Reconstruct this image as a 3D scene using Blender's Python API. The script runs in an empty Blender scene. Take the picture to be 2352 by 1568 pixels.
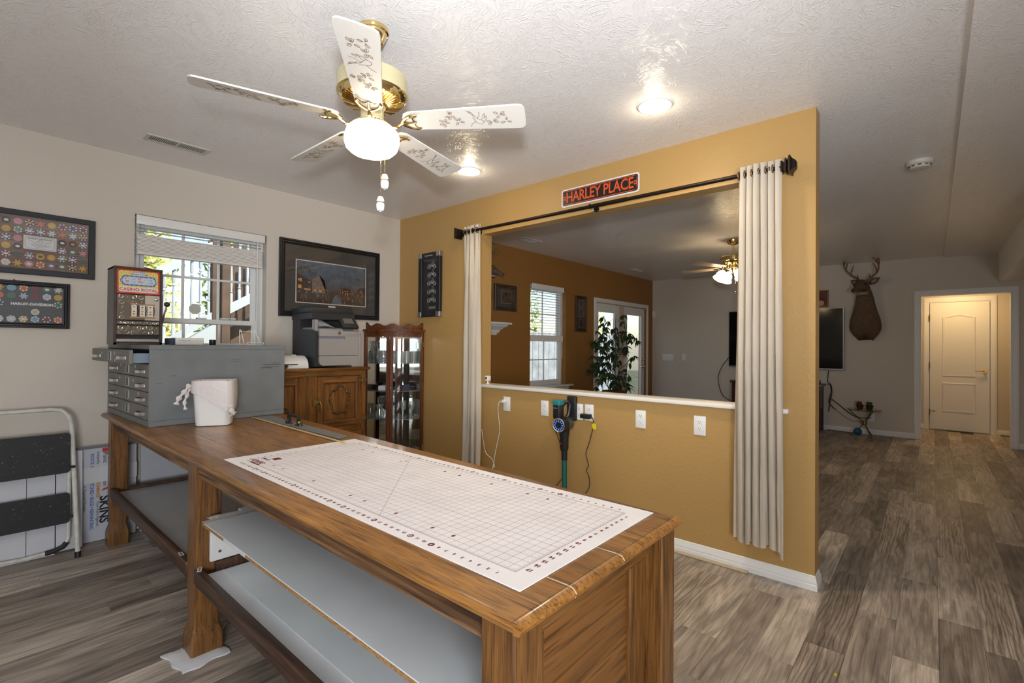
import bpy, bmesh, math, random
from mathutils import Vector, Matrix
random.seed(7)
PI = math.pi
D = bpy.data
SC = bpy.context.scene
COL = SC.collection

# ------------------------------------------------------------------ camera
def make_camera():
    yaw, pitch, roll = math.radians(41.07), math.radians(0.445), math.radians(0.444)
    f = Vector((math.cos(yaw) * math.cos(pitch), math.sin(yaw) * math.cos(pitch), math.sin(pitch)))
    r0 = Vector((math.sin(yaw), -math.cos(yaw), 0)); u0 = r0.cross(f)
    r = math.cos(roll) * r0 + math.sin(roll) * u0
    u = -math.sin(roll) * r0 + math.cos(roll) * u0
    cd = D.cameras.new('camera'); cd.sensor_width = 36; cd.lens = 1109.1 / 2352 * 36
    cd.clip_start = .03; cd.clip_end = 200
    o = D.objects.new('camera', cd); COL.objects.link(o)
    m = Matrix((r, u, -f)).transposed().to_4x4(); m.translation = (0, 0, 1.301)
    o.matrix_world = m
    SC.camera = o
make_camera()

# ------------------------------------------------------------------ light and exposure
SC.view_settings.view_transform = 'Standard'
SC.view_settings.look = 'None'
SC.view_settings.gamma = 1
SC.view_settings.exposure = 0.15
try: SC.view_settings.use_curve_mapping = False
except Exception: pass

SC.cycles.max_bounces = 8; SC.cycles.diffuse_bounces = 4; SC.cycles.glossy_bounces = 4; SC.cycles.transmission_bounces = 6; SC.cycles.transparent_max_bounces = 12
SC.cycles.caustics_reflective = False; SC.cycles.caustics_refractive = False

w = D.worlds.new('sky'); SC.world = w; w.use_nodes = True
nt = w.node_tree
sky = nt.nodes.new('ShaderNodeTexSky')
sky.sky_type = 'NISHITA'; sky.sun_disc = False
sky.sun_elevation = math.radians(48); sky.sun_rotation = math.radians(160)
bg = nt.nodes['Background']; bg.inputs['Strength'].default_value = .26
nt.links.new(sky.outputs['Color'], bg.inputs['Color'])

def lamp(name, kind, loc, direction, energy, color=(1, 1, 1), size=.1, size_y=None, **kw):
    l = D.lights.new(name, kind); l.energy = energy; l.color = color
    if kind == 'AREA':
        l.size = size
        if size_y: l.shape = 'RECTANGLE'; l.size_y = size_y
    elif kind == 'SUN': l.angle = math.radians(.6)
    else: l.shadow_soft_size = size
    for k, v in kw.items(): setattr(l, k, v)
    o = D.objects.new(name, l); COL.objects.link(o); o.location = loc
    o.rotation_euler = Vector(direction).to_track_quat('-Z', 'Y').to_euler()
    return o
lamp('sun', 'SUN', (2, -8, 12), (-.25, .62, -.75), 5, (1, .93, .8))
# added fill: area lamps at the made-up windows right of and behind the camera
lamp('added_fill_right', 'AREA', (-.95, -1.36, 1.1), (.62, 1, .72), 92, (.94, .97, 1), .95, .75)
lamp('added_fill_back', 'AREA', (-2.5, .7, 1.45), (1, .12, .25), 9, (.95, .98, 1), 1.5, 1.1)
lamp('can_light_beam', 'SPOT', (2.456, 1.131, 2.57), (0, 0, -1), 48, (1, .82, .56), .05, spot_size=math.radians(150), spot_blend=.8)
lamp('can_light_beam', 'SPOT', (2.491, 2.61, 2.57), (0, 0, -1), 16, (1, .82, .56), .05, spot_size=math.radians(150), spot_blend=.8)
lamp('can_light_glow', 'POINT', (2.456, 1.131, 2.555), (0, 0, -1), 1.7, (1, .82, .56), .03)
lamp('can_light_glow', 'POINT', (2.491, 2.61, 2.555), (0, 0, -1), 1.7, (1, .82, .56), .03)
# the photographer's flash above the lens, head tilted up
lamp('camera_flash', 'SPOT', (-.04, -.035, 1.54), (.78, .60, .34), 225, (.95, .97, 1), .06, spot_size=math.radians(90), spot_blend=1.0)
lamp('hall_lamp', 'AREA', (9.75, -.3, 2.36), (0, 0, -1), 13, (1, .66, .3), .3)

# ------------------------------------------------------------------ materials
MATS = {}
def newmat(name):
    m = D.materials.new(name); m.use_nodes = True
    return m, m.node_tree, m.node_tree.nodes['Principled BSDF']
def mat(name, color, rough=.5, metal=0., spec=.5, bump=None, vary=None, emit=None, trans=0., alpha=1., ior=1.45, coat=0.):
    """bump = (scale, strength, detail), vary = (scale, amount): mottled tint"""
    if name in MATS: return MATS[name]
    m, t, b = newmat(name)
    b.inputs['Base Color'].default_value = (*color, 1)
    b.inputs['Roughness'].default_value = rough
    b.inputs['Metallic'].default_value = metal
    b.inputs['Specular IOR Level'].default_value = spec
    b.inputs['IOR'].default_value = ior
    if trans: b.inputs['Transmission Weight'].default_value = trans
    if alpha < 1: b.inputs['Alpha'].default_value = alpha
    if coat: b.inputs['Coat Weight'].default_value = coat; b.inputs['Coat Roughness'].default_value = .08
    if emit:
        b.inputs['Emission Color'].default_value = (*emit[0], 1); b.inputs['Emission Strength'].default_value = emit[1]
    if bump or vary:
        tc = t.nodes.new('ShaderNodeTexCoord')
    if bump:
        n = t.nodes.new('ShaderNodeTexNoise'); n.inputs['Scale'].default_value = bump[0]
        n.inputs['Detail'].default_value = bump[2] if len(bump) > 2 else 3
        bp = t.nodes.new('ShaderNodeBump'); bp.inputs['Strength'].default_value = bump[1]; bp.inputs['Distance'].default_value = bump[3] if len(bump) > 3 else .004
        t.links.new(tc.outputs['Object'], n.inputs['Vector']); t.links.new(n.outputs['Fac'], bp.inputs['Height'])
        t.links.new(bp.outputs['Normal'], b.inputs['Normal'])
    if vary:
        n = t.nodes.new('ShaderNodeTexNoise'); n.inputs['Scale'].default_value = vary[0]; n.inputs['Detail'].default_value = 4
        r = t.nodes.new('ShaderNodeValToRGB'); a = vary[1]
        r.color_ramp.elements[0].position = .3; r.color_ramp.elements[1].position = .7
        r.color_ramp.elements[0].color = (*[max(0, c * (1 - a)) for c in color], 1)
        r.color_ramp.elements[1].color = (*[min(1, c * (1 + a)) for c in color], 1)
        t.links.new(tc.outputs['Object'], n.inputs['Vector']); t.links.new(n.outputs['Fac'], r.inputs['Fac'])
        t.links.new(r.outputs['Color'], b.inputs['Base Color'])
    MATS[name] = m
    return m

def wood(name, dark, mid, light, axis='Y', rough=.38, grain=1.0, spec=.5, coat=0., wear=0.):
    """long noise streaks along one object axis, fine pores, a little relief"""
    if name in MATS: return MATS[name]
    m, t, b = newmat(name); N = t.nodes; L = t.links
    tc = N.new('ShaderNodeTexCoord'); mp = N.new('ShaderNodeMapping')
    lo, hi = 1.3 * grain, 16 * grain
    mp.inputs['Scale'].default_value = {'X': (lo, hi, hi), 'Y': (hi, lo, hi), 'Z': (hi, hi, lo)}[axis]
    L.new(tc.outputs['Object'], mp.inputs['Vector'])
    n1 = N.new('ShaderNodeTexNoise'); n1.inputs['Scale'].default_value = 1; n1.inputs['Detail'].default_value = 5; n1.inputs['Distortion'].default_value = .7
    mp2 = N.new('ShaderNodeMapping'); lo2, hi2 = 6 * grain, 170 * grain
    mp2.inputs['Scale'].default_value = {'X': (lo2, hi2, hi2), 'Y': (hi2, lo2, hi2), 'Z': (hi2, hi2, lo2)}[axis]
    L.new(tc.outputs['Object'], mp2.inputs['Vector'])
    n2 = N.new('ShaderNodeTexNoise'); n2.inputs['Scale'].default_value = 1; n2.inputs['Detail'].default_value = 2
    L.new(mp.outputs[0], n1.inputs['Vector']); L.new(mp2.outputs[0], n2.inputs['Vector'])
    mp3 = N.new('ShaderNodeMapping'); lo3, hi3 = 2.2 * grain, 62 * grain
    mp3.inputs['Scale'].default_value = {'X': (lo3, hi3, hi3), 'Y': (hi3, lo3, hi3), 'Z': (hi3, hi3, lo3)}[axis]
    L.new(tc.outputs['Object'], mp3.inputs['Vector'])
    n3 = N.new('ShaderNodeTexNoise'); n3.inputs['Scale'].default_value = 1; n3.inputs['Detail'].default_value = 3; n3.inputs['Distortion'].default_value = .4
    L.new(mp3.outputs[0], n3.inputs['Vector'])
    mx = N.new('ShaderNodeMath'); mx.operation = 'MULTIPLY_ADD'; mx.inputs[1].default_value = .55
    L.new(n3.outputs['Fac'], mx.inputs[0])
    sc = N.new('ShaderNodeMath'); sc.operation = 'MULTIPLY'; sc.inputs[1].default_value = .45
    L.new(n1.outputs['Fac'], sc.inputs[0]); L.new(sc.outputs[0], mx.inputs[2])
    r = N.new('ShaderNodeValToRGB'); e = r.color_ramp.elements
    e[0].position = .36; e[0].color = (*dark, 1); e[1].position = .64; e[1].color = (*light, 1)
    k = e.new(.49); k.color = (*mid, 1)
    L.new(mx.outputs[0], r.inputs['Fac'])
    # open pores: short dark dashes
    rp_ = N.new('ShaderNodeValToRGB'); rp_.color_ramp.elements[0].position = .55; rp_.color_ramp.elements[1].position = .66
    rp_.color_ramp.elements[0].color = (1, 1, 1, 1); rp_.color_ramp.elements[1].color = (.5, .45, .4, 1)
    L.new(n2.outputs['Fac'], rp_.inputs['Fac'])
    mp_ = N.new('ShaderNodeMix'); mp_.data_type = 'RGBA'; mp_.blend_type = 'MULTIPLY'; mp_.inputs['Factor'].default_value = 1
    L.new(r.outputs['Color'], mp_.inputs['A']); L.new(rp_.outputs['Color'], mp_.inputs['B'])
    out = mp_.outputs['Result']
    if wear:
        nw = N.new('ShaderNodeTexNoise'); nw.inputs['Scale'].default_value = 2.1; nw.inputs['Detail'].default_value = 5
        L.new(tc.outputs['Object'], nw.inputs['Vector'])
        rw = N.new('ShaderNodeValToRGB'); rw.color_ramp.elements[0].position = .42; rw.color_ramp.elements[1].position = .68
        L.new(nw.outputs['Fac'], rw.inputs['Fac'])
        ml = N.new('ShaderNodeMath'); ml.operation = 'MULTIPLY'; ml.inputs[1].default_value = wear; L.new(rw.outputs['Color'], ml.inputs[0])
        mw = N.new('ShaderNodeMix'); mw.data_type = 'RGBA'; mw.inputs['B'].default_value = (*[c * .45 for c in dark], 1)
        L.new(ml.outputs[0], mw.inputs['Factor']); L.new(out, mw.inputs['A']); out = mw.outputs['Result']
    L.new(out, b.inputs['Base Color'])
    b.inputs['Roughness'].default_value = rough; b.inputs['Specular IOR Level'].default_value = spec
    if coat: b.inputs['Coat Weight'].default_value = coat; b.inputs['Coat Roughness'].default_value = .12
    bp = N.new('ShaderNodeBump'); bp.inputs['Strength'].default_value = .25; bp.inputs['Distance'].default_value = .001
    L.new(n2.outputs['Fac'], bp.inputs['Height']); L.new(bp.outputs['Normal'], b.inputs['Normal'])
    MATS[name] = m
    return m

def brushed_ceiling():
    """white ceiling stippled with a slap brush: streaks of raised paint that turn from patch to patch"""
    m, t, b = newmat('brushed_ceiling'); N = t.nodes; L = t.links
    tc = N.new('ShaderNodeTexCoord')
    def layer(cell, lo, hi, off):
        mp = N.new('ShaderNodeMapping'); mp.inputs['Location'].default_value = (off, off * 1.7, 0); L.new(tc.outputs['Object'], mp.inputs['Vector'])
        wob = N.new('ShaderNodeTexNoise'); wob.inputs['Scale'].default_value = 7; wob.inputs['Detail'].default_value = 2
        L.new(mp.outputs[0], wob.inputs['Vector'])
        mixv = N.new('ShaderNodeVectorMath'); mixv.operation = 'MULTIPLY_ADD'; mixv.inputs[1].default_value = (.12, .12, 0)
        L.new(wob.outputs['Color'], mixv.inputs[0]); L.new(mp.outputs[0], mixv.inputs[2])
        vo = N.new('ShaderNodeTexVoronoi'); vo.inputs['Scale'].default_value = cell; L.new(mixv.outputs[0], vo.inputs['Vector'])
        sep = N.new('ShaderNodeSeparateColor'); L.new(vo.outputs['Color'], sep.inputs[0])
        an = N.new('ShaderNodeMath'); an.operation = 'MULTIPLY'; an.inputs[1].default_value = PI * 2; L.new(sep.outputs[0], an.inputs[0])
        ro = N.new('ShaderNodeVectorRotate'); ro.rotation_type = 'Z_AXIS'
        L.new(mixv.outputs[0], ro.inputs['Vector']); L.new(an.outputs[0], ro.inputs['Angle'])
        ms = N.new('ShaderNodeMapping'); ms.inputs['Scale'].default_value = (lo, hi, 1); L.new(ro.outputs[0], ms.inputs['Vector'])
        no = N.new('ShaderNodeTexNoise'); no.inputs['Scale'].default_value = 1; no.inputs['Detail'].default_value = 3; no.inputs['Distortion'].default_value = .2
        L.new(ms.outputs[0], no.inputs['Vector'])
        cr = N.new('ShaderNodeValToRGB'); cr.color_ramp.elements[0].position = .55; cr.color_ramp.elements[1].position = .70
        L.new(no.outputs['Fac'], cr.inputs['Fac'])
        return cr.outputs['Color']
    a = layer(8, 17, 165, 0); c = layer(13, 26, 190, 3.3)
    ad = N.new('ShaderNodeMix'); ad.data_type = 'RGBA'; ad.blend_type = 'LIGHTEN'; ad.inputs['Factor'].default_value = 1
    L.new(a, ad.inputs['A']); L.new(c, ad.inputs['B'])
    bp = N.new('ShaderNodeBump'); bp.inputs['Strength'].default_value = .5; bp.inputs['Distance'].default_value = .003
    L.new(ad.outputs['Result'], bp.inputs['Height']); L.new(bp.outputs['Normal'], b.inputs['Normal'])
    b.inputs['Base Color'].default_value = (.87, .85, .845, 1); b.inputs['Roughness'].default_value = .3
    b.inputs['Specular IOR Level'].default_value = .5
    MATS['brushed_ceiling'] = m
    return m

def plank_mat(name, per_island):
    """grey-brown weathered oak vinyl: every plank its own tone, knots, cathedral grain"""
    m, t, b = newmat(name); N = t.nodes; L = t.links
    if per_island:
        rnd = N.new('ShaderNodeNewGeometry').outputs['Random Per Island']
    else:
        rnd = N.new('ShaderNodeObjectInfo').outputs['Random']
    tc = N.new('ShaderNodeTexCoord')
    of = N.new('ShaderNodeVectorMath'); of.operation = 'MULTIPLY_ADD'; of.inputs[1].default_value = (37, 53, 11)
    L.new(rnd, of.inputs[0]); L.new(tc.outputs['Object'], of.inputs[2])
    def noise(scale3, detail, dist):
        mp = N.new('ShaderNodeMapping'); mp.inputs['Scale'].default_value = scale3; L.new(of.outputs[0], mp.inputs['Vector'])
        n = N.new('ShaderNodeTexNoise'); n.inputs['Scale'].default_value = 1; n.inputs['Detail'].default_value = detail; n.inputs['Distortion'].default_value = dist
        L.new(mp.outputs[0], n.inputs['Vector']); return n.outputs['Fac']
    g1 = noise((2.6, 22, 1), 7, 1.6); g2 = noise((3.2, 150, 1), 3, .3); g3 = noise((2.0, 7, 1), 5, .8)
    mpw = N.new('ShaderNodeMapping'); mpw.inputs['Scale'].default_value = (1.3, 10, 1); L.new(of.outputs[0], mpw.inputs['Vector'])
    wv = N.new('ShaderNodeTexWave'); wv.bands_direction = 'Y'; wv.inputs['Scale'].default_value = 1.7; wv.inputs['Distortion'].default_value = 11
    wv.inputs['Detail'].default_value = 2.5; wv.inputs['Detail Scale'].default_value = 1.1
    L.new(mpw.outputs[0], wv.inputs['Vector'])
    tone = N.new('ShaderNodeValToRGB'); e = tone.color_ramp.elements; tone.color_ramp.interpolation = 'LINEAR'
    cols = [(0, (.22, .18, .147)), (.25, (.32, .265, .218)), (.5, (.39, .328, .27)), (.75, (.46, .39, .322)), (1, (.56, .485, .405))]
    e[0].color = (*cols[0][1], 1); e[1].color = (*cols[4][1], 1)
    for p, c in cols[1:4]:
        k = e.new(p); k.color = (*c, 1)
    L.new(rnd, tone.inputs['Fac'])
    def mult(col, fac_socket, lo, hi, p0, p1):
        r = N.new('ShaderNodeValToRGB'); r.color_ramp.elements[0].position = p0; r.color_ramp.elements[1].position = p1
        r.color_ramp.elements[0].color = (lo, lo, lo, 1); r.color_ramp.elements[1].color = (hi, hi, hi, 1)
        L.new(fac_socket, r.inputs['Fac'])
        x = N.new('ShaderNodeMix'); x.data_type = 'RGBA'; x.blend_type = 'MULTIPLY'; x.inputs['Factor'].default_value = 1
        L.new(col, x.inputs['A']); L.new(r.outputs['Color'], x.inputs['B']); return x.outputs['Result']
    c = mult(tone.outputs['Color'], g1, .62, 1.2, .34, .64)
    c = mult(c, g2, .80, 1.08, .36, .62)
    c = mult(c, g3, .66, 1.12, .30, .58)
    # cathedral rings only on some planks
    sel = N.new('ShaderNodeMath'); sel.operation = 'GREATER_THAN'; sel.inputs[1].default_value = .84; 
    fr = N.new('ShaderNodeMath'); fr.operation = 'FRACT'; ml = N.new('ShaderNodeMath'); ml.operation = 'MULTIPLY'; ml.inputs[1].default_value = 7.31
    L.new(rnd, ml.inputs[0]); L.new(ml.outputs[0], fr.inputs[0]); L.new(fr.outputs[0], sel.inputs[0])
    rw = N.new('ShaderNodeValToRGB'); rw.color_ramp.elements[0].position = .1; rw.color_ramp.elements[1].position = .4
    rw.color_ramp.elements[0].color = (.70, .67, .64, 1); rw.color_ramp.elements[1].color = (1.08, 1.08, 1.08, 1)
    L.new(wv.outputs['Fac'], rw.inputs['Fac'])
    x = N.new('ShaderNodeMix'); x.data_type = 'RGBA'; x.blend_type = 'MULTIPLY'
    L.new(sel.outputs[0], x.inputs['Factor']); L.new(c, x.inputs['A']); L.new(rw.outputs['Color'], x.inputs['B'])
    L.new(x.outputs['Result'], b.inputs['Base Color'])
    b.inputs['Roughness'].default_value = .42; b.inputs['Specular IOR Level'].default_value = .4
    bp = N.new('ShaderNodeBump'); bp.inputs['Strength'].default_value = .2; bp.inputs['Distance'].default_value = .001
    L.new(g2, bp.inputs['Height']); L.new(bp.outputs['Normal'], b.inputs['Normal'])
    MATS[name] = m
    return m

def clear_glass(name, tint=(1, 1, 1), refl=.08, milk=0.):
    """thin pane: mostly clear, some mirror"""
    if name in MATS: return MATS[name]
    m, t, b = newmat(name); N = t.nodes; L = t.links
    tr = N.new('ShaderNodeBsdfTransparent'); tr.inputs[0].default_value = (*tint, 1)
    gl = N.new('ShaderNodeBsdfGlossy'); gl.inputs['Roughness'].default_value = .02
    lw = N.new('ShaderNodeLayerWeight'); lw.inputs[0].default_value = .5; pw = N.new('ShaderNodeMath'); pw.operation = 'POWER'; pw.inputs[1].default_value = 4.5; L.new(lw.outputs['Facing'], pw.inputs[0]); lw = pw
    ml = N.new('ShaderNodeMath'); ml.operation = 'MULTIPLY_ADD'; ml.inputs[1].default_value = 1.0; ml.inputs[2].default_value = refl - .04; L.new(lw.outputs[0], ml.inputs[0])
    mx = N.new('ShaderNodeMixShader'); L.new(ml.outputs[0], mx.inputs[0]); L.new(tr.outputs[0], mx.inputs[1]); L.new(gl.outputs[0], mx.inputs[2])
    out = mx.outputs[0]
    if milk:
        df = N.new('ShaderNodeBsdfDiffuse'); df.inputs[0].default_value = (.85, .88, .88, 1); m2 = N.new('ShaderNodeMixShader'); m2.inputs[0].default_value = milk; L.new(out, m2.inputs[1]); L.new(df.outputs[0], m2.inputs[2]); out = m2.outputs[0]
    L.new(out, N['Material Output'].inputs[0]); N.remove(b)
    MATS[name] = m
    return m

def emitter(name, color, strength):
    if name in MATS: return MATS[name]
    m, t, b = newmat(name)
    b.inputs['Base Color'].default_value = (.9, .88, .8, 1)
    b.inputs['Emission Color'].default_value = (*color, 1); b.inputs['Emission Strength'].default_value = strength
    MATS[name] = m
    return m

CEIL = brushed_ceiling()
PLANK = plank_mat('vinyl_plank', False); PLANKS = plank_mat('vinyl_plank_field', True)
BEIGE = mat('beige_wall', (.62, .565, .50), .6, bump=(90, .28, 3, .003), spec=.3)
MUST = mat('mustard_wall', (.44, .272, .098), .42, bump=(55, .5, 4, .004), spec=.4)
MUSTR = mat('mustard_wall_dimmed', (.30, .14, .032), .45, bump=(55, .5, 4, .004), spec=.4)  # same mustard paint; the back room's dim warm light is put into the colour
WHITE = mat('white_trim', (.78, .775, .76), .35)
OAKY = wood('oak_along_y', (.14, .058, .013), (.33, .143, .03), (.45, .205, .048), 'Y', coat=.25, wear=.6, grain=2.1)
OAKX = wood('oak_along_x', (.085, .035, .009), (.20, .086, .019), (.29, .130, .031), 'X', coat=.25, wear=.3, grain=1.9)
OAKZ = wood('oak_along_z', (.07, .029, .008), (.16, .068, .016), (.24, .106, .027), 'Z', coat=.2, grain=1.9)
DARKOAK = wood('dark_oak', (.022, .010, .006), (.06, .028, .016), (.11, .055, .03), 'Y', rough=.45)
HONX = wood('honey_oak_x', (.07, .025, .005), (.18, .070, .012), (.27, .112, .022), 'X', coat=.3, grain=1.4)
HONZ = wood('honey_oak_z', (.065, .023, .005), (.165, .063, .011), (.25, .103, .02), 'Z', coat=.3, grain=1.4)
CHERZ = wood('cherry_z', (.05, .014, .006), (.12, .036, .012), (.19, .066, .022), 'Z', rough=.5, spec=.3, grain=1.2)
CHERX = wood('cherry_x', (.05, .014, .006), (.12, .036, .012), (.19, .066, .022), 'X', rough=.5, spec=.3, grain=1.2)
BLACK = mat('black_plastic', (.014, .014, .015), .4)
BLACKM = mat('matte_black', (.02, .02, .022), .65)
GREYM = mat('grey_enamel', (.17, .185, .195), .5, bump=(60, .08), vary=(9, .08))
OLIVE = mat('grey_drawer_enamel', (.17, .168, .155), .5, vary=(12, .1))
CHROME = mat('chrome', (.80, .80, .81), .22, 1)
STEEL = mat('brushed_steel', (.45, .45, .45), .38, 1)
BRASS = mat('polished_brass', (.86, .66, .32), .13, 1)
BRASSP = mat('brushed_brass', (.74, .68, .42), .35, .6)
ANTIQ = mat('antique_brass', (.35, .25, .10), .35, 1)
WPLA = mat('white_plastic', (.78, .78, .77), .35)
WENA = mat('white_enamel_tube', (.62, .62, .57), .4, bump=(40, .1), vary=(25, .12))
GLASS = mat('drinking_glass', (1, 1, 1), .02, trans=1., ior=1.45)
PANE = clear_glass('window_pane')
PICGL = clear_glass('picture_glass', refl=.07)
PAPER = mat('white_paper', (.75, .75, .77), .7)
INK = mat('black_ink', (.02, .02, .02), .8)
REDINK = mat('maroon_ink', (.17, .022, .035), .8)

# ------------------------------------------------------------------ mesh helpers
def BM(): return bmesh.new()
def box(bm, a, b, bev=0, seg=1, M=None):
    x0, y0, z0 = a; x1, y1, z1 = b
    vs = [bm.verts.new(v) for v in ((x0, y0, z0), (x1, y0, z0), (x1, y1, z0), (x0, y1, z0), (x0, y0, z1), (x1, y0, z1), (x1, y1, z1), (x0, y1, z1))]
    fs = [bm.faces.new([vs[i] for i in q]) for q in ((0, 3, 2, 1), (4, 5, 6, 7), (0, 1, 5, 4), (1, 2, 6, 5), (2, 3, 7, 6), (3, 0, 4, 7))]
    if bev:
        es = list({e for f in fs for e in f.edges})
        g = bmesh.ops.bevel(bm, geom=es, offset=bev, segments=seg, affect='EDGES', profile=.5, clamp_overlap=True)
        if M:
            vv = {v for f in g['faces'] for v in f.verts} | {v for v in vs if v.is_valid}
            bmesh.ops.transform(bm, matrix=M, verts=list(vv))
    elif M: bmesh.ops.transform(bm, matrix=M, verts=vs)
    return bm
def ring(bm, c, ax, r, seg, ref=None, ry=None):
    ax = Vector(ax).normalized()
    u = (ref - ax * ref.dot(ax)).normalized() if ref else ax.orthogonal().normalized()
    v = ax.cross(u)
    return [bm.verts.new(Vector(c) + u * (r * math.cos(2 * PI * i / seg)) + v * ((ry or r) * math.sin(2 * PI * i / seg))) for i in range(seg)]
def skin(bm, rings, caps=True, closed=False):
    n = len(rings[0])
    m = len(rings)
    for k in range(m if closed else m - 1):
        a, b = rings[k], rings[(k + 1) % m]
        for i in range(n):
            j = (i + 1) % n
            try: bm.faces.new((a[i], a[j], b[j], b[i]))
            except ValueError: pass
    if caps and not closed:
        try: bm.faces.new(rings[0][::-1]); bm.faces.new(rings[-1])
        except ValueError: pass
def tube(bm, pts, r, seg=8, closed=False, caps=True, flat=1.0, ref=None):
    pts = [Vector(p) for p in pts]; n = len(pts)
    rs = r if isinstance(r, (list, tuple)) else [r] * n
    rings = []; u = None
    for i, p in enumerate(pts):
        if closed: t = pts[(i + 1) % n] - pts[i - 1]
        else: t = pts[min(i + 1, n - 1)] - pts[max(i - 1, 0)]
        t.normalize()
        if u is None: u = (Vector(ref) - t * Vector(ref).dot(t)).normalized() if ref else t.orthogonal().normalized()
        else:
            u = u - t * u.dot(t)
            u = u.normalized() if u.length > 1e-6 else t.orthogonal().normalized()
        v = t.cross(u)
        rings.append([bm.verts.new(p + u * (rs[i] * math.cos(2 * PI * k / seg)) + v * (rs[i] * flat * math.sin(2 * PI * k / seg))) for k in range(seg)])
    skin(bm, rings, caps, closed)
    return bm
def cyl(bm, a, b, r, r2=None, seg=16):
    a = Vector(a); b = Vector(b); ax = b - a
    ref = ax.orthogonal()
    skin(bm, [ring(bm, a, ax, r, seg, ref), ring(bm, b, ax, r if r2 is None else r2, seg, ref)])
    return bm
def lathe(bm, prof, c=(0, 0, 0), seg=24, M=None, caps=False, lobes=None):
    c = Vector(c); rings = []
    for (r, z) in prof:
        rr = []
        for i in range(seg):
            a = 2 * PI * i / seg
            q = r * (1 + (lobes[1] * math.cos(lobes[0] * a) if lobes else 0))
            v = Vector((q * math.cos(a), q * math.sin(a), z))
            if M: v = M @ v
            rr.append(bm.verts.new(c + v))
        rings.append(rr)
    skin(bm, rings, caps)
    return bm
def prism(bm, poly, z0, z1, M=None):
    a = [bm.verts.new((x, y, z0)) for x, y in poly]; b = [bm.verts.new((x, y, z1)) for x, y in poly]
    n = len(poly)
    bm.faces.new(a[::-1]); bm.faces.new(b)
    for i in range(n): bm.faces.new((a[i], a[(i + 1) % n], b[(i + 1) % n], b[i]))
    if M: bmesh.ops.transform(bm, matrix=M, verts=a + b)
    return bm
def ball(bm, c, r, s=(1, 1, 1), seg=12, M=None):
    rings = []
    for k in range(1, seg // 2 + 1 - 1 + 1):
        th = PI * k / (seg // 2 + 1)
        rings.append([Vector((s[0] * r * math.sin(th) * math.cos(2 * PI * i / seg), s[1] * r * math.sin(th) * math.sin(2 * PI * i / seg), s[2] * r * math.cos(th))) for i in range(seg)])
    top, bot = Vector((0, 0, s[2] * r)), Vector((0, 0, -s[2] * r))
    f = (lambda v: bm.verts.new(Vector(c) + (M @ v if M else v)))
    R = [[f(v) for v in q] for q in rings]; t = f(top); b = f(bot)
    skin(bm, R, False)
    for i in range(seg):
        bm.faces.new((t, R[0][i], R[0][(i + 1) % seg])); bm.faces.new((b, R[-1][(i + 1) % seg], R[-1][i]))
    return bm
def loft(bm, secs, seg=16):
    """secs: (centre, u-vector, v-vector) ellipses"""
    rings = [[bm.verts.new(Vector(c) + Vector(u) * math.cos(2 * PI * i / seg) + Vector(v) * math.sin(2 * PI * i / seg)) for i in range(seg)] for c, u, v in secs]
    skin(bm, rings)
    return bm
def strip(bm, pts, w, M):
    """flat line of width w through 2D points, laid on the plane of M"""
    P = [Vector((x, y, 0)) for x, y in pts]
    for a, b in zip(P[:-1], P[1:]):
        d = b - a
        if d.length < 1e-6: continue
        d.normalize(); n = Vector((-d.y, d.x, 0)) * (w / 2); e = d * (w * .3)
        q = [bm.verts.new(M @ v) for v in (a - n - e, b - n + e, b + n + e, a + n - e)]
        bm.faces.new(q)
def quad(bm, pts):
    bm.faces.new([bm.verts.new(p) for p in pts]); return bm
def disc(bm, c, r, seg=14, M=None, ry=None):
    vs = [Vector((c[0] + r * math.cos(2 * PI * i / seg), c[1] + (ry or r) * math.sin(2 * PI * i / seg), c[2] if len(c) > 2 else 0)) for i in range(seg)]
    bm.faces.new([bm.verts.new(M @ v if M else v) for v in vs]); return bm

def mesh_of(name, bm, m, ang=35, recalc=True):
    if recalc: bmesh.ops.recalc_face_normals(bm, faces=bm.faces)
    for f in bm.faces: f.smooth = True
    me = D.meshes.new(name); bm.to_mesh(me); bm.free()
    me.set_sharp_from_angle(angle=math.radians(ang))
    if m: me.materials.append(m)
    return me
def obj(name, bm, m, parent=None, ang=35, label=None, loc=None, recalc=True):
    me = bm if isinstance(bm, bpy.types.Mesh) else mesh_of(name, bm, m, ang, recalc)
    o = D.objects.new(name, me); COL.objects.link(o)
    if parent: o.parent = parent
    if label: o['label'] = label
    if loc: o.location = loc
    return o
def tag(o, label, cat, group=None):
    o['label'] = label; o['category'] = cat
    if group: o['group'] = group
    return o
def thing(name, label, cat, loc=(0, 0, 0), rotz=0, group=None):
    o = D.objects.new(name, None); COL.objects.link(o); o.empty_display_size = .05
    o.location = loc; o.rotation_euler = (0, 0, rotz)
    return tag(o, label, cat, group)
def struct(name, bm, m, parent=None, ang=35):
    o = obj(name, bm, m, parent, ang)
    if not parent: o['kind'] = 'structure'
    return o
def structroot(name, loc=(0, 0, 0)):
    o = D.objects.new(name, None); COL.objects.link(o); o.location = loc; o['kind'] = 'structure'; o.empty_display_size = .05
    return o
def dup(root, loc=None, rot=None, label=None, group=None):
    def cp(o, par):
        c = o.copy(); COL.objects.link(c)
        if par: c.parent = par
        for ch in list(o.children): cp(ch, c)
        return c
    r = cp(root, None)
    if loc is not None: r.location = loc
    if rot is not None: r.rotation_euler = rot
    if label: r['label'] = label
    if group: r['group'] = group
    return r
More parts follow.
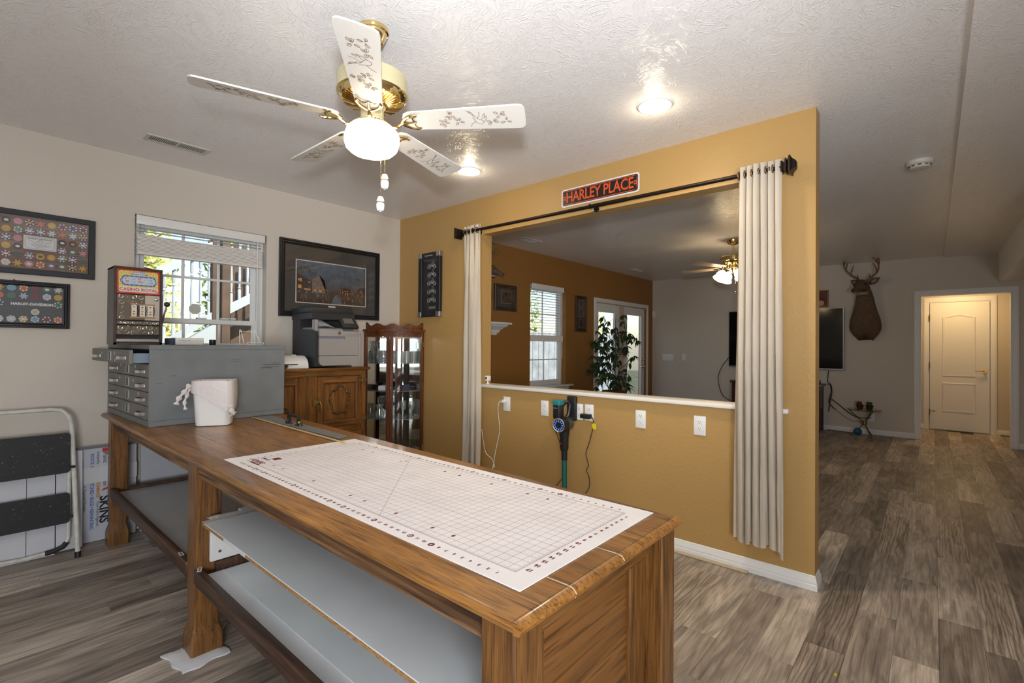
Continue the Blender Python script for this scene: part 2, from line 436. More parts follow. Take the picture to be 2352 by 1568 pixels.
def text_mesh(body, size, bold=0., align='CENTER', extrude=0., spacing=1., yal='CENTER'):
    cu = D.curves.new('lettering', 'FONT'); cu.body = body; cu.size = size; cu.align_x = align; cu.align_y = yal
    cu.offset = bold; cu.extrude = extrude; cu.space_character = spacing; cu.resolution_u = 3
    o = D.objects.new('lettering', cu); COL.objects.link(o)
    dg = bpy.context.evaluated_depsgraph_get()
    me = D.meshes.new_from_object(o.evaluated_get(dg))
    D.objects.remove(o); D.curves.remove(cu)
    return me
def text(name, body, size, m, parent, M, **kw):
    me = text_mesh(body, size, **kw); me.transform(M)
    if m: me.materials.append(m)
    o = D.objects.new(name, me); COL.objects.link(o)
    if parent: o.parent = parent
    return o
def frame_m(o, x, y):
    """matrix of a plane with origin o and axes x, y"""
    x = Vector(x).normalized(); y = Vector(y).normalized(); z = x.cross(y)
    m = Matrix((x, y, z)).transposed().to_4x4(); m.translation = o
    return m
def arc(c, r, a0, a1, n, plane='xz'):
    out = []
    for i in range(n + 1):
        a = a0 + (a1 - a0) * i / n
        u, v = r * math.cos(a), r * math.sin(a)
        out.append((c[0] + u, c[1], c[2] + v) if plane == 'xz' else (c[0] + u, c[1] + v, c[2]) if plane == 'xy' else (c[0], c[1] + u, c[2] + v))
    return out
def smoothpath(pts, n=6):
    """Catmull-Rom through the points"""
    P = [Vector(p) for p in pts]; P = [2 * P[0] - P[1]] + P + [2 * P[-1] - P[-2]]; out = []
    for i in range(1, len(P) - 2):
        for k in range(n):
            t = k / n; a, b, c, d = P[i - 1:i + 3]
            out.append(.5 * (2 * b + (c - a) * t + (2 * a - 5 * b + 4 * c - d) * t * t + (3 * b - a - 3 * c + d) * t ** 3))
    out.append(P[-2]); return out

# ================================================================== SETTING
H = 2.6
bm = BM()
box(bm, (-2.7, -1.6, -.12), (9.16, 4.35, -.007)); box(bm, (9.16, -1.8, -.12), (10.5, 1.4, -.007))
floor = struct('floor', bm, mat('floor_underlay', (.10, .085, .07), .9))

def plank_visible(x, y):
    if x < -.9 or x > 10.4: return False
    az = math.degrees(math.atan2(y, x))
    if not -8.5 < az < 92: return False
    if math.hypot(x, y) < .9: return False
    if x > 3.05 and y > max(.6, .16 * x + .08): return False   # behind the half wall
    if x > 9.1 and not -1.1 < y < .3: return False
    return True
PW, PL = .15, .914
bm = BM(); box(bm, (-PL / 2 + .0003, -PW / 2 + .0003, -.006), (PL / 2 - .0003, PW / 2 - .0003, 0), .0005)
plank_me = mesh_of('plank', bm, PLANK)
field = BM(); npl = 0
rng = random.Random(11)
row = -10
while row < 30:
    y = -.021 + PW * (row + .5)
    row += 1
    if y < -1.5 or y > 4.25: continue
    x = -2.7 - rng.random() * PL
    while x < 10.4:
        xc = x + PL / 2; x += PL
        if xc < 9.5 and not -2.1 < y < 4.19: continue
        if xc > 9.0 and not -1.6 < y < 1.2: continue
        if xc > 10.4: continue
        vis = any(plank_visible(xc + dx, y) for dx in (-.4, 0, .4))
        if vis and npl < 300:
            o = D.objects.new('plank', plank_me); COL.objects.link(o); o.parent = floor; o.location = (xc, y, 0)
            if rng.random() < .5: o.rotation_euler = (0, 0, PI)
            npl += 1
        else:
            box(field, (xc - PL / 2 + .0007, y - PW / 2 + .0006, -.006), (xc + PL / 2 - .0007, y + PW / 2 - .0006, 0))
o = obj('plank_field', field, PLANKS, floor); o['kind'] = 'stuff'

bm = BM(); box(bm, (-2.7, -.115, H), (9.2, 4.35, H + .15)); struct('ceiling', bm, CEIL)
bm = BM(); box(bm, (-2.7, -1.6, H - .025), (9.2, -.115, H + .15)); struct('ceiling', bm, CEIL)
bm = BM(); box(bm, (4.6, -1.45, 2.19), (9.06, -.655, H - .026)); struct('ceiling_soffit', bm, CEIL)

def wall_boxes(bm, axis, d0, d1, a0, a1, z0, z1, holes):
    """wall along x (axis 'x', d = y extent) or along y, with rectangular holes (a0, a1, z0, z1)"""
    def b(p, q, r, s):
        if q - p < 1e-4 or s - r < 1e-4: return
        if axis == 'x': box(bm, (p, d0, r), (q, d1, s))
        else: box(bm, (d0, p, r), (d1, q, s))
    cur = a0
    for h in sorted(holes):
        b(cur, h[0], z0, z1); b(h[0], h[1], z0, h[2]); b(h[0], h[1], h[3], z1); cur = h[1]
    b(cur, a1, z0, z1)
    return bm
W1 = (.803, 1.688, 1.05, 2.20); W2 = (5.20, 6.055, .72, 2.17); PD = (6.93, 8.79, 0, 2.03)
struct('wall_left', wall_boxes(BM(), 'x', 4.2, 4.36, -2.7, 3.08, 0, H, [W1]), BEIGE)
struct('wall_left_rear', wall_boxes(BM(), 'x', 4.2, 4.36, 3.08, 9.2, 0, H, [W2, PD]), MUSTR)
struct('wall_far', wall_boxes(BM(), 'y', 9.062, 9.165, -1.6, 4.2, 0, H, [(-.784, .139, 0, 2.062)]), BEIGE)
struct('wall_divider', wall_boxes(BM(), 'y', 3.027, 3.136, .475, 4.2, 0, H, [(.70, 2.983, .935, 2.275)]), MUST)
struct('wall_right', wall_boxes(BM(), 'x', -1.55, -1.45, -2.7, 9.16, 0, H, [(-1.55, -.35, .65, 1.60)]), BEIGE)
struct('wall_back', wall_boxes(BM(), 'y', -2.7, -2.6, -1.6, 4.36, 0, H, [(-.1, 1.5, .85, 2.05)]), BEIGE)
bm = BM()
box(bm, (10.35, -1.7, 0), (10.45, 1.3, 2.45)); struct('wall_hall_back', bm, BEIGE)
bm = BM(); box(bm, (9.165, 1.2, 0), (10.35, 1.3, 2.45)); struct('wall_hall_left', bm, BEIGE)
bm = BM(); box(bm, (9.165, -1.7, 0), (10.35, -1.6, 2.45)); struct('wall_hall_right', bm, BEIGE)
bm = BM(); box(bm, (9.165, -1.7, 2.45), (10.45, 1.3, 2.6)); struct('ceiling_hall', bm, WHITE)

# half-wall cap
bm = BM(); box(bm, (2.998, .60, .934), (3.165, 3.015, .960), .005, 2); struct('trim_1', bm, mat('ledge_white', (.76, .73, .68), .35))
# baseboards: moulded profile, swept
BBP = [(0, 0), (.014, 0), (.014, .028), (.011, .034), (.012, .04), (.009, .055), (.005, .065), (.004, .074), (0, .078)]
def baseboard(name, p0, p1, n, ext0=0, ext1=0):
    """profile along p0-p1, standing out along n; ext mitres the ends by that sign"""
    p0 = Vector(p0); p1 = Vector(p1); n = Vector(n); d = (p1 - p0).normalized(); bm = BM()
    A = [bm.verts.new(p0 + n * u - d * (u * ext0) + Vector((0, 0, v))) for u, v in BBP]
    B = [bm.verts.new(p1 + n * u + d * (u * ext1) + Vector((0, 0, v))) for u, v in BBP]
    k = len(BBP)
    for i in range(k): bm.faces.new((A[i], A[(i + 1) % k], B[(i + 1) % k], B[i]))
    bm.faces.new(A[::-1]); bm.faces.new(B)
    return struct(name, bm, WHITE, ang=20)
baseboard('baseboard_divider', (3.027, 4.2, .001), (3.027, .475, .001), (-1, 0, 0), 0, 1)
baseboard('baseboard_divider_end', (3.027, .475, .001), (3.136, .475, .001), (0, -1, 0), 1, 1)
baseboard('baseboard_divider_rear', (3.136, .475, .001), (3.136, 4.2, .001), (1, 0, 0), 1, 0)
baseboard('baseboard_left', (-2.6, 4.2, .001), (3.0, 4.2, .001), (0, -1, 0))
baseboard('baseboard_left_rear', (3.15, 4.2, .001), (6.86, 4.2, .001), (0, -1, 0))
baseboard('baseboard_far', (9.062, 4.18, .001), (9.062, .2, .001), (-1, 0, 0))
baseboard('baseboard_far_right', (9.062, -.85, .001), (9.062, -1.45, .001), (-1, 0, 0))
baseboard('baseboard_hall', (10.35, 1.2, .001), (10.35, .11, .001), (-1, 0, 0))
baseboard('baseboard_hall_right', (10.35, -.73, .001), (10.35, -1.6, .001), (-1, 0, 0))

# hall doorway casing
def casing(name, axis, d, out, a0, a1, ztop, wd=.062, th=.016, z0=0):
    r = structroot(name)
    for nm, p, q, r0, r1 in (('side_casing', a0 - wd, a0, z0, ztop), ('side_casing', a1, a1 + wd, z0, ztop), ('head_casing', a0 - wd, a1 + wd, ztop, ztop + wd)):
        bm = BM()
        for k, (ins, t) in enumerate(((0, th * .7), (.012, th))):
            i0 = ins; lo, hi = sorted((d, d + out * t))
            if axis == 'y': box(bm, (lo, p + i0, r0 + (i0 if nm == 'head_casing' else 0)), (hi, q - i0, r1 + (i0 if nm != 'head_casing' else -i0)), .002)
            else: box(bm, (p + i0, lo, r0 + (i0 if nm == 'head_casing' else 0)), (q - i0, hi, r1 + (i0 if nm != 'head_casing' else -i0)), .002)
        obj(nm, bm, WHITE, r)
    return r
casing('trim_2', 'y', 9.062, -1, -.784, .139, 2.062)
bm = BM()
box(bm, (9.06, .125, 0), (9.168, .139, 2.062)); box(bm, (9.06, -.784, 0), (9.168, -.77, 2.062)); box(bm, (9.06, -.77, 2.048), (9.168, .125, 2.062))
struct('trim_3', bm, WHITE)

# hall door: two recessed panels, the upper one arched
door = structroot('door_1', (10.35, 0, 0))
DL, DR, DT = .035, -.655, 2.035
casing('trim_4', 'y', 10.35, -1, DR - .006, DL + .006, DT + .006, .075)
def door_leaf():
    bm = BM(); box(bm, (-.028, DR, .012), (-.004, DL, DT), .002); return bm
DOORM = mat('door_white', (.76, .745, .71), .4, bump=(70, .1))
obj('door_leaf', door_leaf(), DOORM, door)
def arch_poly(y0, y1, z0, z1, rise, n=14):
    pts = [(y0, z0), (y1, z0)]
    for i in range(n + 1):
        s = i / n; yy = y1 + (y0 - y1) * s
        pts.append((yy, z1 + rise * (.5 - .5 * math.cos(2 * PI * s)) ))
    return pts
def moulding(poly, r=.011, x=-.029):
    bm = BM(); n = len(poly); cy = sum(p[0] for p in poly) / n; cz = sum(p[1] for p in poly) / n
    rings = []
    for (off, dx) in ((0, 0), (.006, -.006), (.014, -.004), (.022, 0)):
        rr = []
        for y, z in poly:
            v = Vector((y - cy, z - cz)); L = v.length; v = v * ((L - off * 1.6) / L)
            rr.append(bm.verts.new((x + dx, cy + v.x, cz + v.y)))
        rings.append(rr)
    for a, b in zip(rings[:-1], rings[1:]):
        for i in range(n): bm.faces.new((a[i], a[(i + 1) % n], b[(i + 1) % n], b[i]))
    return bm
obj('panel_moulding', moulding(arch_poly(-.50, -.115, .86, 1.80, .05)), DOORM, door, label='upper arched panel moulding')
obj('panel_moulding', moulding([(-.50, .30), (-.115, .30), (-.115, .76), (-.50, .76)]), DOORM, door)
for z in (.28, 1.03, 1.80):
    bm = BM(); box(bm, (-.034, DL - .004, z - .045), (-.026, DL + .008, z + .045)); cyl(bm, (-.035, DL + .004, z - .05), (-.035, DL + .004, z + .05), .006, seg=8)
    obj('hinge', bm, ANTIQ, door)
bm = BM(); cyl(bm, (-.028, -.595, .96), (-.036, -.595, .96), .032); cyl(bm, (-.036, -.595, .96), (-.075, -.595, .96), .011)
tube(bm, smoothpath([(-.07, -.60, .962), (-.075, -.56, .965), (-.075, -.52, .955), (-.073, -.49, .96)]), [.011, .011, .011, .0105, .01, .0095, .009, .0085, .008, .008, .0075, .007, .007, .0065, .006, .006, .006, .006, .006][:19])
obj('lever_handle', bm, mat('satin_brass', (.70, .48, .16), .42, .9), door, label='brass lever handle')
bm = BM(); tube(bm, [(-.03, DL, .30), (-.06, DL - .02, .30), (-.075, DL - .05, .30)], .005); ball(bm, (-.078, DL - .055, .30), .010, seg=8)
obj('door_stop', bm, ANTIQ, door)

# double-hung windows with grilles
def window(name, x0, x1, z0, z1, zm, cols, rows, y=4.27):
    r = structroot(name, (0, 0, 0)); f = .042
    bm = BM()
    box(bm, (x0, y, z0), (x0 + f, y + .07, z1), .004); box(bm, (x1 - f, y, z0), (x1, y + .07, z1), .004)
    box(bm, (x0 + f, y, z0), (x1 - f, y + .07, z0 + f), .004); box(bm, (x0 + f, y, z1 - f), (x1 - f, y + .07, z1), .004)
    obj('window_frame', bm, WPLA, r)
    a, b = x0 + f, x1 - f
    for nm, p, q, yy, lab in (('sash', zm - .02, z1 - f, y + .038, 'upper sash'), ('sash', z0 + f, zm + .02, y + .008, 'lower sash')):
        bm = BM(); s = .036
        box(bm, (a, yy, p), (a + s, yy + .028, q), .003); box(bm, (b - s, yy, p), (b, yy + .028, q), .003)
        box(bm, (a + s, yy, p), (b - s, yy + .028, p + s), .003); box(bm, (a + s, yy, q - s), (b - s, yy + .028, q), .003)
        so = obj(nm, bm, WPLA, r, label=lab)
        ia, ib, ip, iq = a + s, b - s, p + s, q - s
        for c in range(1, cols):
            xx = ia + (ib - ia) * c / cols; bm = BM(); box(bm, (xx - .009, yy + .006, ip), (xx + .009, yy + .02, iq), .002); obj('muntin', bm, WPLA, so)
        for c in range(1, rows):
            zz = ip + (iq - ip) * c / rows; bm = BM(); box(bm, (ia, yy + .008, zz - .009), (ib, yy + .018, zz + .009), .002); obj('muntin', bm, WPLA, so)
        bm = BM(); box(bm, (ia - .004, yy + .012, ip - .004), (ib + .004, yy + .015, iq + .004)); obj('pane', bm, PANE, so)
    bm = BM(); box(bm, ((x0 + x1) / 2 - .03, y + .0, zm + .018), ((x0 + x1) / 2 + .03, y + .02, zm + .03), .004); obj('sash_lock', bm, WPLA, r)
    return r
window('window_1', *W1, 1.465, 3, 2)
window('window_2', *W2, 1.41, 2, 2)
# window stool and apron of the far window
bm = BM(); box(bm, (5.08, 4.12, .695), (6.17, 4.27, .722), .005, 2); box(bm, (5.13, 4.17, .65), (6.12, 4.199, .695), .006); box(bm, (5.15, 4.18, .62), (6.10, 4.199, .652), .006)
struct('trim_5', bm, WHITE)
# unseen side and back windows, added to go with the fill lamps
def plain_frame(name, axis, d, a0, a1, z0, z1):
    r = structroot(name); bm = BM(); t = .05
    def bx(p, q, m, n):
        if axis == 'x': box(bm, (p, d - .06, m), (q, d, n))
        else: box(bm, (d - .06, p, m), (d, q, n))
    bx(a0, a0 + t, z0, z1); bx(a1 - t, a1, z0, z1); bx(a0, a1, z1 - t, z1); bx(a0, a1, z0, z0 + t); bx((a0 + a1) / 2 - t / 2, (a0 + a1) / 2 + t / 2, z0, z1)
    obj('window_frame', bm, WPLA, r); bm = BM()
    if axis == 'x': box(bm, (a0 + t, d - .035, z0 + t), (a1 - t, d - .03, z1 - t))
    else: box(bm, (d - .035, a0 + t, z0 + t), (d - .03, a1 - t, z1 - t))
    obj('pane', bm, PANE, r)
plain_frame('added_window_right', 'x', -1.46, -1.55, -.35, .65, 1.60)
plain_frame('added_window_back', 'y', -2.62, -.1, 1.5, .85, 2.05)

# glazed patio doors in the back room
pd = structroot('door_2')
casing('trim_6', 'x', 4.2, -1, PD[0], PD[1], PD[3], .07)
def leaf(x0, x1, side):
    bm = BM(); y0, y1 = 4.235, 4.275; st = .13
    box(bm, (x0, y0, .01), (x0 + st, y1, 2.02), .003); box(bm, (x1 - st, y0, .01), (x1, y1, 2.02), .003)
    box(bm, (x0 + st, y0, .01), (x1 - st, y1, .24), .003); box(bm, (x0 + st, y0, 1.88), (x1 - st, y1, 2.02), .003)
    l = obj('door_leaf', bm, WHITE, pd, label=side)
    bm = BM(); box(bm, (x0 + st, 4.25, .24), (x1 - st, 4.258, 1.88)); obj('pane', bm, PANE, l)
    return l
l1 = leaf(6.94, 7.76, 'left glazed leaf'); l2 = leaf(7.95, 8.78, 'right glazed leaf')
bm = BM(); box(bm, (7.76, 4.23, 0), (7.95, 4.30, 2.03), .003); obj('mullion_post', bm, mat('pale_pink_post', (.62, .50, .44), .5), pd)
for z, r in ((.906, .035), (1.049, .03)):
    bm = BM(); cyl(bm, (8.69, 4.235, z), (8.69, 4.222, z), r); ball(bm, (8.69, 4.20, z), r * .75, seg=10); obj('door_knob' if z < 1 else 'deadbolt', bm, BRASS, l2)

# ------------------------------------------------------------------ outdoors
bm = BM(); box(bm, (-12, 4.4, -.3), (26, 26, -.12)); g = struct('ground', bm, mat('soil_and_moss', (.09, .10, .05), .9, vary=(2, .4)))
BLUEW = mat('pale_blue_board', (.42, .47, .50), .8, vary=(5, .25))
bm = BM()
rr = random.Random(3)
fence = thing('garden_fence', 'pale blue-grey board fence outside the back room window', 'fence', (0, 0, -.12))
for i in range(34):
    x = 5.2 + i * .2; bm = BM(); box(bm, (x, 6.7, 0), (x + .192, 6.73 + rr.random() * .01, 1.72), .004); obj('board', bm, BLUEW, fence)
# house wall and deck ceiling seen over the fence
LEAFD = mat('leaf_green', (.36, .45, .12), .6, vary=(6, .5))
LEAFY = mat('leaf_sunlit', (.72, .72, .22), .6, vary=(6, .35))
BARK = mat('bark', (.10, .07, .045), .9, bump=(30, .5))
def tree(name, loc, h, spread, n, seed, label, leafm, group=None):
    r = random.Random(seed); t = thing(name, label, 'tree', loc, 0, group)
    bm = BM(); tube(bm, smoothpath([(0, 0, 0), (.05, .03, h * .3), (-.06, .04, h * .6), (.02, 0, h)], 4), [.13, .125, .12, .115, .11, .1, .095, .09, .08, .07, .06, .05, .03][:13]); obj('trunk', bm, BARK, t)
    for k in range(9):
        a = r.random() * 2 * PI; z = h * (.3 + .65 * r.random()); L = spread * (.5 + .5 * r.random()) * (1.15 - z / h * .5)
        bm = BM(); tube(bm, smoothpath([(0, 0, z), (.5 * L * math.cos(a), .5 * L * math.sin(a), z + .15), (L * math.cos(a), L * math.sin(a), z + .05)], 3), [.05, .045, .04, .035, .03, .022, .012], seg=5); obj('branch', bm, BARK, t)
    bm = BM()
    for k in range(n):
        a = r.random() * 2 * PI; z = h * (.12 + .95 * r.random()); L = spread * math.sqrt(r.random()) * (1.2 - .6 * z / h)
        c = Vector((L * math.cos(a), L * math.sin(a), z)); s = .04 + .08 * r.random()
        u = Vector((r.uniform(-1, 1), r.uniform(-1, 1), r.uniform(-.6, .6))).normalized() * s; v = u.orthogonal().normalized() * s * .45
        quad(bm, (c - u, c - v, c + u, c + v))
    o = obj('foliage', bm, leafm, t, recalc=False); o['kind'] = 'stuff'
G = 'trees outside the windows'
for i, (x, y, h, s, n, lm, lab) in enumerate([
    (1.55, 9.6, 5.2, 1.55, 5200, LEAFY, 'yellow-green sunlit tree outside the left end of the office window'),
    (3.9, 10.2, 6.0, 1.6, 5200, LEAFD, 'leafy green tree behind the stair balusters outside the office window'),
    (6.2, 12.5, 5.0, 1.5, 2000, LEAFY, 'tree between the staircase and the far fence outside'),
    (9.2, 9.4, 5.0, 1.5, 2400, LEAFY, 'yellow-green branches in the upper panes of the back room window'),
    (11.9, 10.2, 4.6, 1.5, 2400, LEAFD, 'dark green tree beyond the board fence'),
    (14.4, 9.2, 4.2, 1.3, 1600, LEAFY, 'sunlit tree beyond the patio doors')]):
    tree('garden_tree', (x, y, -.12), h, s * .62, n, 20 + i, lab, lm, G)

# outdoor staircase: white railings of turned balusters, brown posts
RAILW = mat('exterior_white', (.60, .68, .70), .6)
BROWN = mat('exterior_brown', (.14, .095, .065), .8, vary=(7, .25))
st = thing('outdoor_staircase', 'white railed staircase with brown posts outside the office window', 'staircase', (0, 0, -.12))
def sl(x): return 2.166 + (x - 1.313) * .72           # handrail top
def bal(x, z0, z1, y=6.0):
    L = z1 - z0
    pr = [(.017, 0), (.017, .2), (.011, .215), (.019, .235), (.011, .25), (.016, .42), (.012, .62), (.009, .70), (.018, .73), (.010, .75), (.017, .78), (.017, 1)]
    bm = BM(); lathe(bm, [(r, z0 + t * L) for r, t in pr], (x, y, 0), 8); obj('baluster', bm, RAILW, st)
bm = BM()
M = Matrix.Identity(4)
prism(bm, [(.6, sl(.6)), (1.86, sl(1.86)), (1.86, sl(1.86) - .10), (.6, sl(.6) - .10)], -6.03, -5.96, Matrix.Rotation(PI / 2, 4, 'X')); obj('handrail', bm, RAILW, st)
bm = BM(); prism(bm, [(.6, sl(.6) - .78), (1.86, sl(1.86) - .78), (1.86, sl(1.86) - .87), (.6, sl(.6) - .87)], -6.03, -5.96, Matrix.Rotation(PI / 2, 4, 'X')); obj('bottom_rail', bm, RAILW, st)
for i in range(15):
    x = .66 + .082 * i; bal(x, sl(x) - .80, sl(x) - .06)
bm = BM(); prism(bm, [(.6, sl(.6) - .92), (1.86, sl(1.86) - .92), (1.86, sl(1.86) - 1.2), (.6, sl(.6) - 1.2)], -6.06, -5.93, Matrix.Rotation(PI / 2, 4, 'X')); obj('stringer', bm, RAILW, st, label='left flight stringer')
for a, b, y0, m in ((1.828, 1.884, 5.95, BROWN), (1.906, 1.99, 5.90, BROWN)):
    bm = BM(); box(bm, (a, y0, 0), (b, y0 + .1, 3.2), .004); obj('post', bm, m, st)
def s2(x): return 1.743 + (x - 1.993) * .62
bm = BM(); prism(bm, [(1.99, s2(1.99)), (2.7, s2(2.7)), (2.7, s2(2.7) + .11), (1.99, s2(1.99) + .11)], -6.0, -5.95, Matrix.Rotation(PI / 2, 4, 'X')); obj('stringer', bm, RAILW, st, label='right flight stringer')
for i in range(7):
    x = 2.02 + .085 * i; bal(x, s2(x) + .08, s2(x) + .75, 5.97)
bm = BM(); box(bm, (2.15, 6.35, 0), (2.75, 6.4, 2.6)); obj('wall_panel', bm, BROWN, st)
bm = BM(); box(bm, (1.2, 6.6, 0), (3.2, 6.65, 1.35), .004); obj('skirting_panel', bm, BROWN, st)

# ================================================================== TABLE AND WHAT STANDS ON IT
def wpart(name, bm, m, root, parent=None, **kw):
    """part whose shape is written in room coordinates"""
    bmesh.ops.translate(bm, verts=bm.verts, vec=-root.location)
    return obj(name, bm, m, parent or root, **kw)
ZT = .838
table = thing('layout_table', 'long oak layout table with shelves under it in the foreground', 'table', (1.0, 2.3, 0))
XL = .615
def xr(y): return 1.297 + (y - .51) * .0435
# boards of the top run along the table; the outer ones carry the rounded nose
edges = [0, .24, .52, .76, 1]
for i in range(4):
    bm = BM(); y0, y1 = .53, 4.075
    def X(f, y): return XL + (xr(y) - XL) * f
    zb, zt = ZT - .024, ZT
    prof0 = []
    a, b = edges[i], edges[i + 1]
    g = .0004
    def section(y):
        xa, xb = X(a, y) + (g if i else 0), X(b, y) - (g if i < 3 else 0)
        L = [(xa + .012, zt), (xa + .004, zt - .004), (xa, zt - .012), (xa + .004, zb + .002), (xa + .010, zb)] if i == 0 else [(xa + .001, zt), (xa, zt - .001), (xa, zb)]
        R = [(xb - .010, zb), (xb - .004, zb + .002), (xb, zt - .012), (xb - .004, zt - .004), (xb - .012, zt)] if i == 3 else [(xb, zb), (xb, zt - .001), (xb - .001, zt)]
        return [bm.verts.new((x, y, z)) for x, z in L + R]
    skin(bm, [section(y0), section(y1)])
    wpart('tabletop_board', bm, OAKY, table)
bm = BM()
pr = [(.512 + .016, ZT), (.512 + .006, ZT - .004), (.512, ZT - .012), (.512 + .005, ZT - .022), (.512 + .012, ZT - .024), (.531, ZT - .024), (.531, ZT)]
skin(bm, [[bm.verts.new((x, y, z)) for y, z in pr] for x in (XL + .002, xr(.51) - .002)])
wpart('end_nosing', bm, OAKY, table)
PUTTY = mat('pale_putty', (.55, .47, .36), .8)
for f in (.24, .52):
    x = XL + (xr(.55) - XL) * f; bm = BM()
    tube(bm, [(x, .60, ZT + .0002), (x, .535, ZT + .0004), (x + .002, .520, ZT - .003), (x + .002, .513, ZT - .010), (x + .003, .516, ZT - .020)], [.0006, .0011, .0016, .0015, .0008], seg=5)
    wpart('seam_filler', bm, PUTTY, table)
# legs
def leg(x0, y0, s, kind):
    bm = BM(); z1 = ZT - .026
    if kind == 'plain':
        box(bm, (x0, y0, 0), (x0 + s, y0 + s, z1), .004)
    else:   # straight to below the rail, tapering ankle, flared block foot
        cx, cy = x0 + s / 2, y0 + s / 2; h = s / 2
        R = []
        for z, k in ((0, .60), (.058, .60), (.085, .585), (.11, .50), (.125, .455), (.30, .5 ), (.345, .5), (z1, .5)):
            q = k * s; c = .12 * q
            R.append([bm.verts.new((cx + a, cy + b, z)) for a, b in ((-q + c, -q), (q - c, -q), (q, -q + c), (q, q - c), (q - c, q), (-q + c, q), (-q, q - c), (-q, -q + c))])
        skin(bm, R)
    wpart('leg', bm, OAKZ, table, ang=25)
leg(.648, .553, .084, 'plain'); leg(1.262, .553, .084, 'plain')
leg(.648, 2.285, .10, 'foot'); leg(1.29, 2.285, .10, 'foot')
leg(.648, 3.945, .09, 'foot'); leg(1.34, 3.945, .09, 'foot')
for y in (.553, 2.285):      # moulding strip on the outer edge of the leg
    pass
# aprons
def bar(name, a, b, m, bev=.003, **kw):
    bm = BM(); box(bm, a, b, bev); return wpart(name, bm, m, table, **kw)
for (ya, yb) in ((.637, 2.285), (2.385, 3.945)):
    bm = BM(); pr = [(.652, .812), (.652, .80), (.658, .793), (.658, .762), (.664, .752), (.664, .742), (.69, .742), (.69, .812)]
    skin(bm, [[bm.verts.new((x, y, z)) for x, z in pr] for y in (ya, yb)]); wpart('apron', bm, wood('striped_fir', (.035, .016, .008), (.12, .055, .02), (.36, .20, .09), 'Y', rough=.6, grain=.9), table, ang=20)
    bar('apron', (1.33, ya, .735), (1.35, yb, .812), DARKOAK)
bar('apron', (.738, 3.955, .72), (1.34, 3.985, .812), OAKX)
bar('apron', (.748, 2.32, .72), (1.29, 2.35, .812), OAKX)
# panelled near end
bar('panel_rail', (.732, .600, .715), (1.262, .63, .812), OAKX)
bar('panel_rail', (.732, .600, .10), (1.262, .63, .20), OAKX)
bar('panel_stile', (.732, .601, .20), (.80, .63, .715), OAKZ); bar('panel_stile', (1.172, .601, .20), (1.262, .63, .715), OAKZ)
bm = BM(); box(bm, (.795, .612, .19), (1.178, .624, .72)); wpart('end_panel', bm, wood('oak_panel', (.085, .034, .008), (.19, .078, .017), (.24, .10, .023), 'X', coat=.2, grain=.8), table)
# bottom shelves: dark rails, boards
for (ya, yb) in ((.637, 2.284), (2.386, 3.944)):
    bm = BM(); box(bm, (.645, ya, .315), (.672, yb, .372), .004, 2); box(bm, (.650, ya + .01, .302), (.668, yb - .01, .316), .003)
    wpart('shelf_rail', bm, DARKOAK, table)
    bar('shelf_rail', (1.335, ya, .31), (1.36, yb, .36), DARKOAK)
    bm = BM(); box(bm, (.672, ya, .330), (1.335, yb, .346)); wpart('shelf_board', bm, DARKOAK, table)
bar('cross_rail', (.72, 2.262, .325), (1.30, 2.284, .385), DARKOAK); bar('cross_rail', (.738, 3.92, .31), (1.34, 3.944, .37), DARKOAK)
bar('cross_rail', (.732, .632, .32), (1.262, .65, .37), DARKOAK)
# upper shelf of white-coated chipboard on a screwed cleat
CHIP = mat('raw_chipboard', (.34, .19, .075), .9, bump=(300, .8, 2, .002), vary=(160, .5))
MELA = mat('white_melamine', (.66, .66, .64), .45, vary=(14, .05))
bm = BM(); prism(bm, [(.646, .645), (1.31, .645), (1.31, 2.25), (.80, 2.25), (.80, 2.215), (.70, 2.215), (.70, 2.185), (.646, 2.185)], .576, .592); us = wpart('upper_shelf', bm, MELA, table)
bm = BM(); box(bm, (.6445, .645, .5765), (.6462, 2.184, .5915)); wpart('chipboard_edge', bm, CHIP, table, us, label='bare chipboard shelf edge')
bm = BM(); box(bm, (.6440, 1.75, .577), (.6446, 1.95, .591)); wpart('edge_tape', bm, MELA, table, us)
cl = bar('shelf_cleat', (.70, 2.264, .388), (1.25, 2.283, .576), MELA)
for z in (.53, .425):
    bm = BM(); cyl(bm, (.735, 2.2635, z), (.735, 2.262, z), .006, seg=10); wpart('screw', bm, mat('screw_grey', (.12, .12, .12), .4, .6), table, cl)
bar('shelf_cleat', (.735, .632, .41), (1.25, .650, .576), MELA)
STICK = mat('white_sticker', (.8, .8, .8), .5)
for (x, y, z, rz, nm) in ((.672, 2.20, .5922, .2, us), (.660, 2.24, .3725, 1.2, None), (.662, 2.47, .3725, 1.5, None)):
    Mx = Matrix.Translation((x, y, z)) @ Matrix.Rotation(rz, 4, 'Z')
    bm = BM(); box(bm, (0, 0, 0), (.045, .016, .0004), M=Mx); s = wpart('sticker', bm, STICK, table, nm)
    if nm is None:
        bm = BM()
        for k in range(4): box(bm, (.006 + k * .009, .004, .0005), (.012 + k * .009, .012, .0006), M=Mx)
        wpart('sticker_print', bm, INK, table, s)

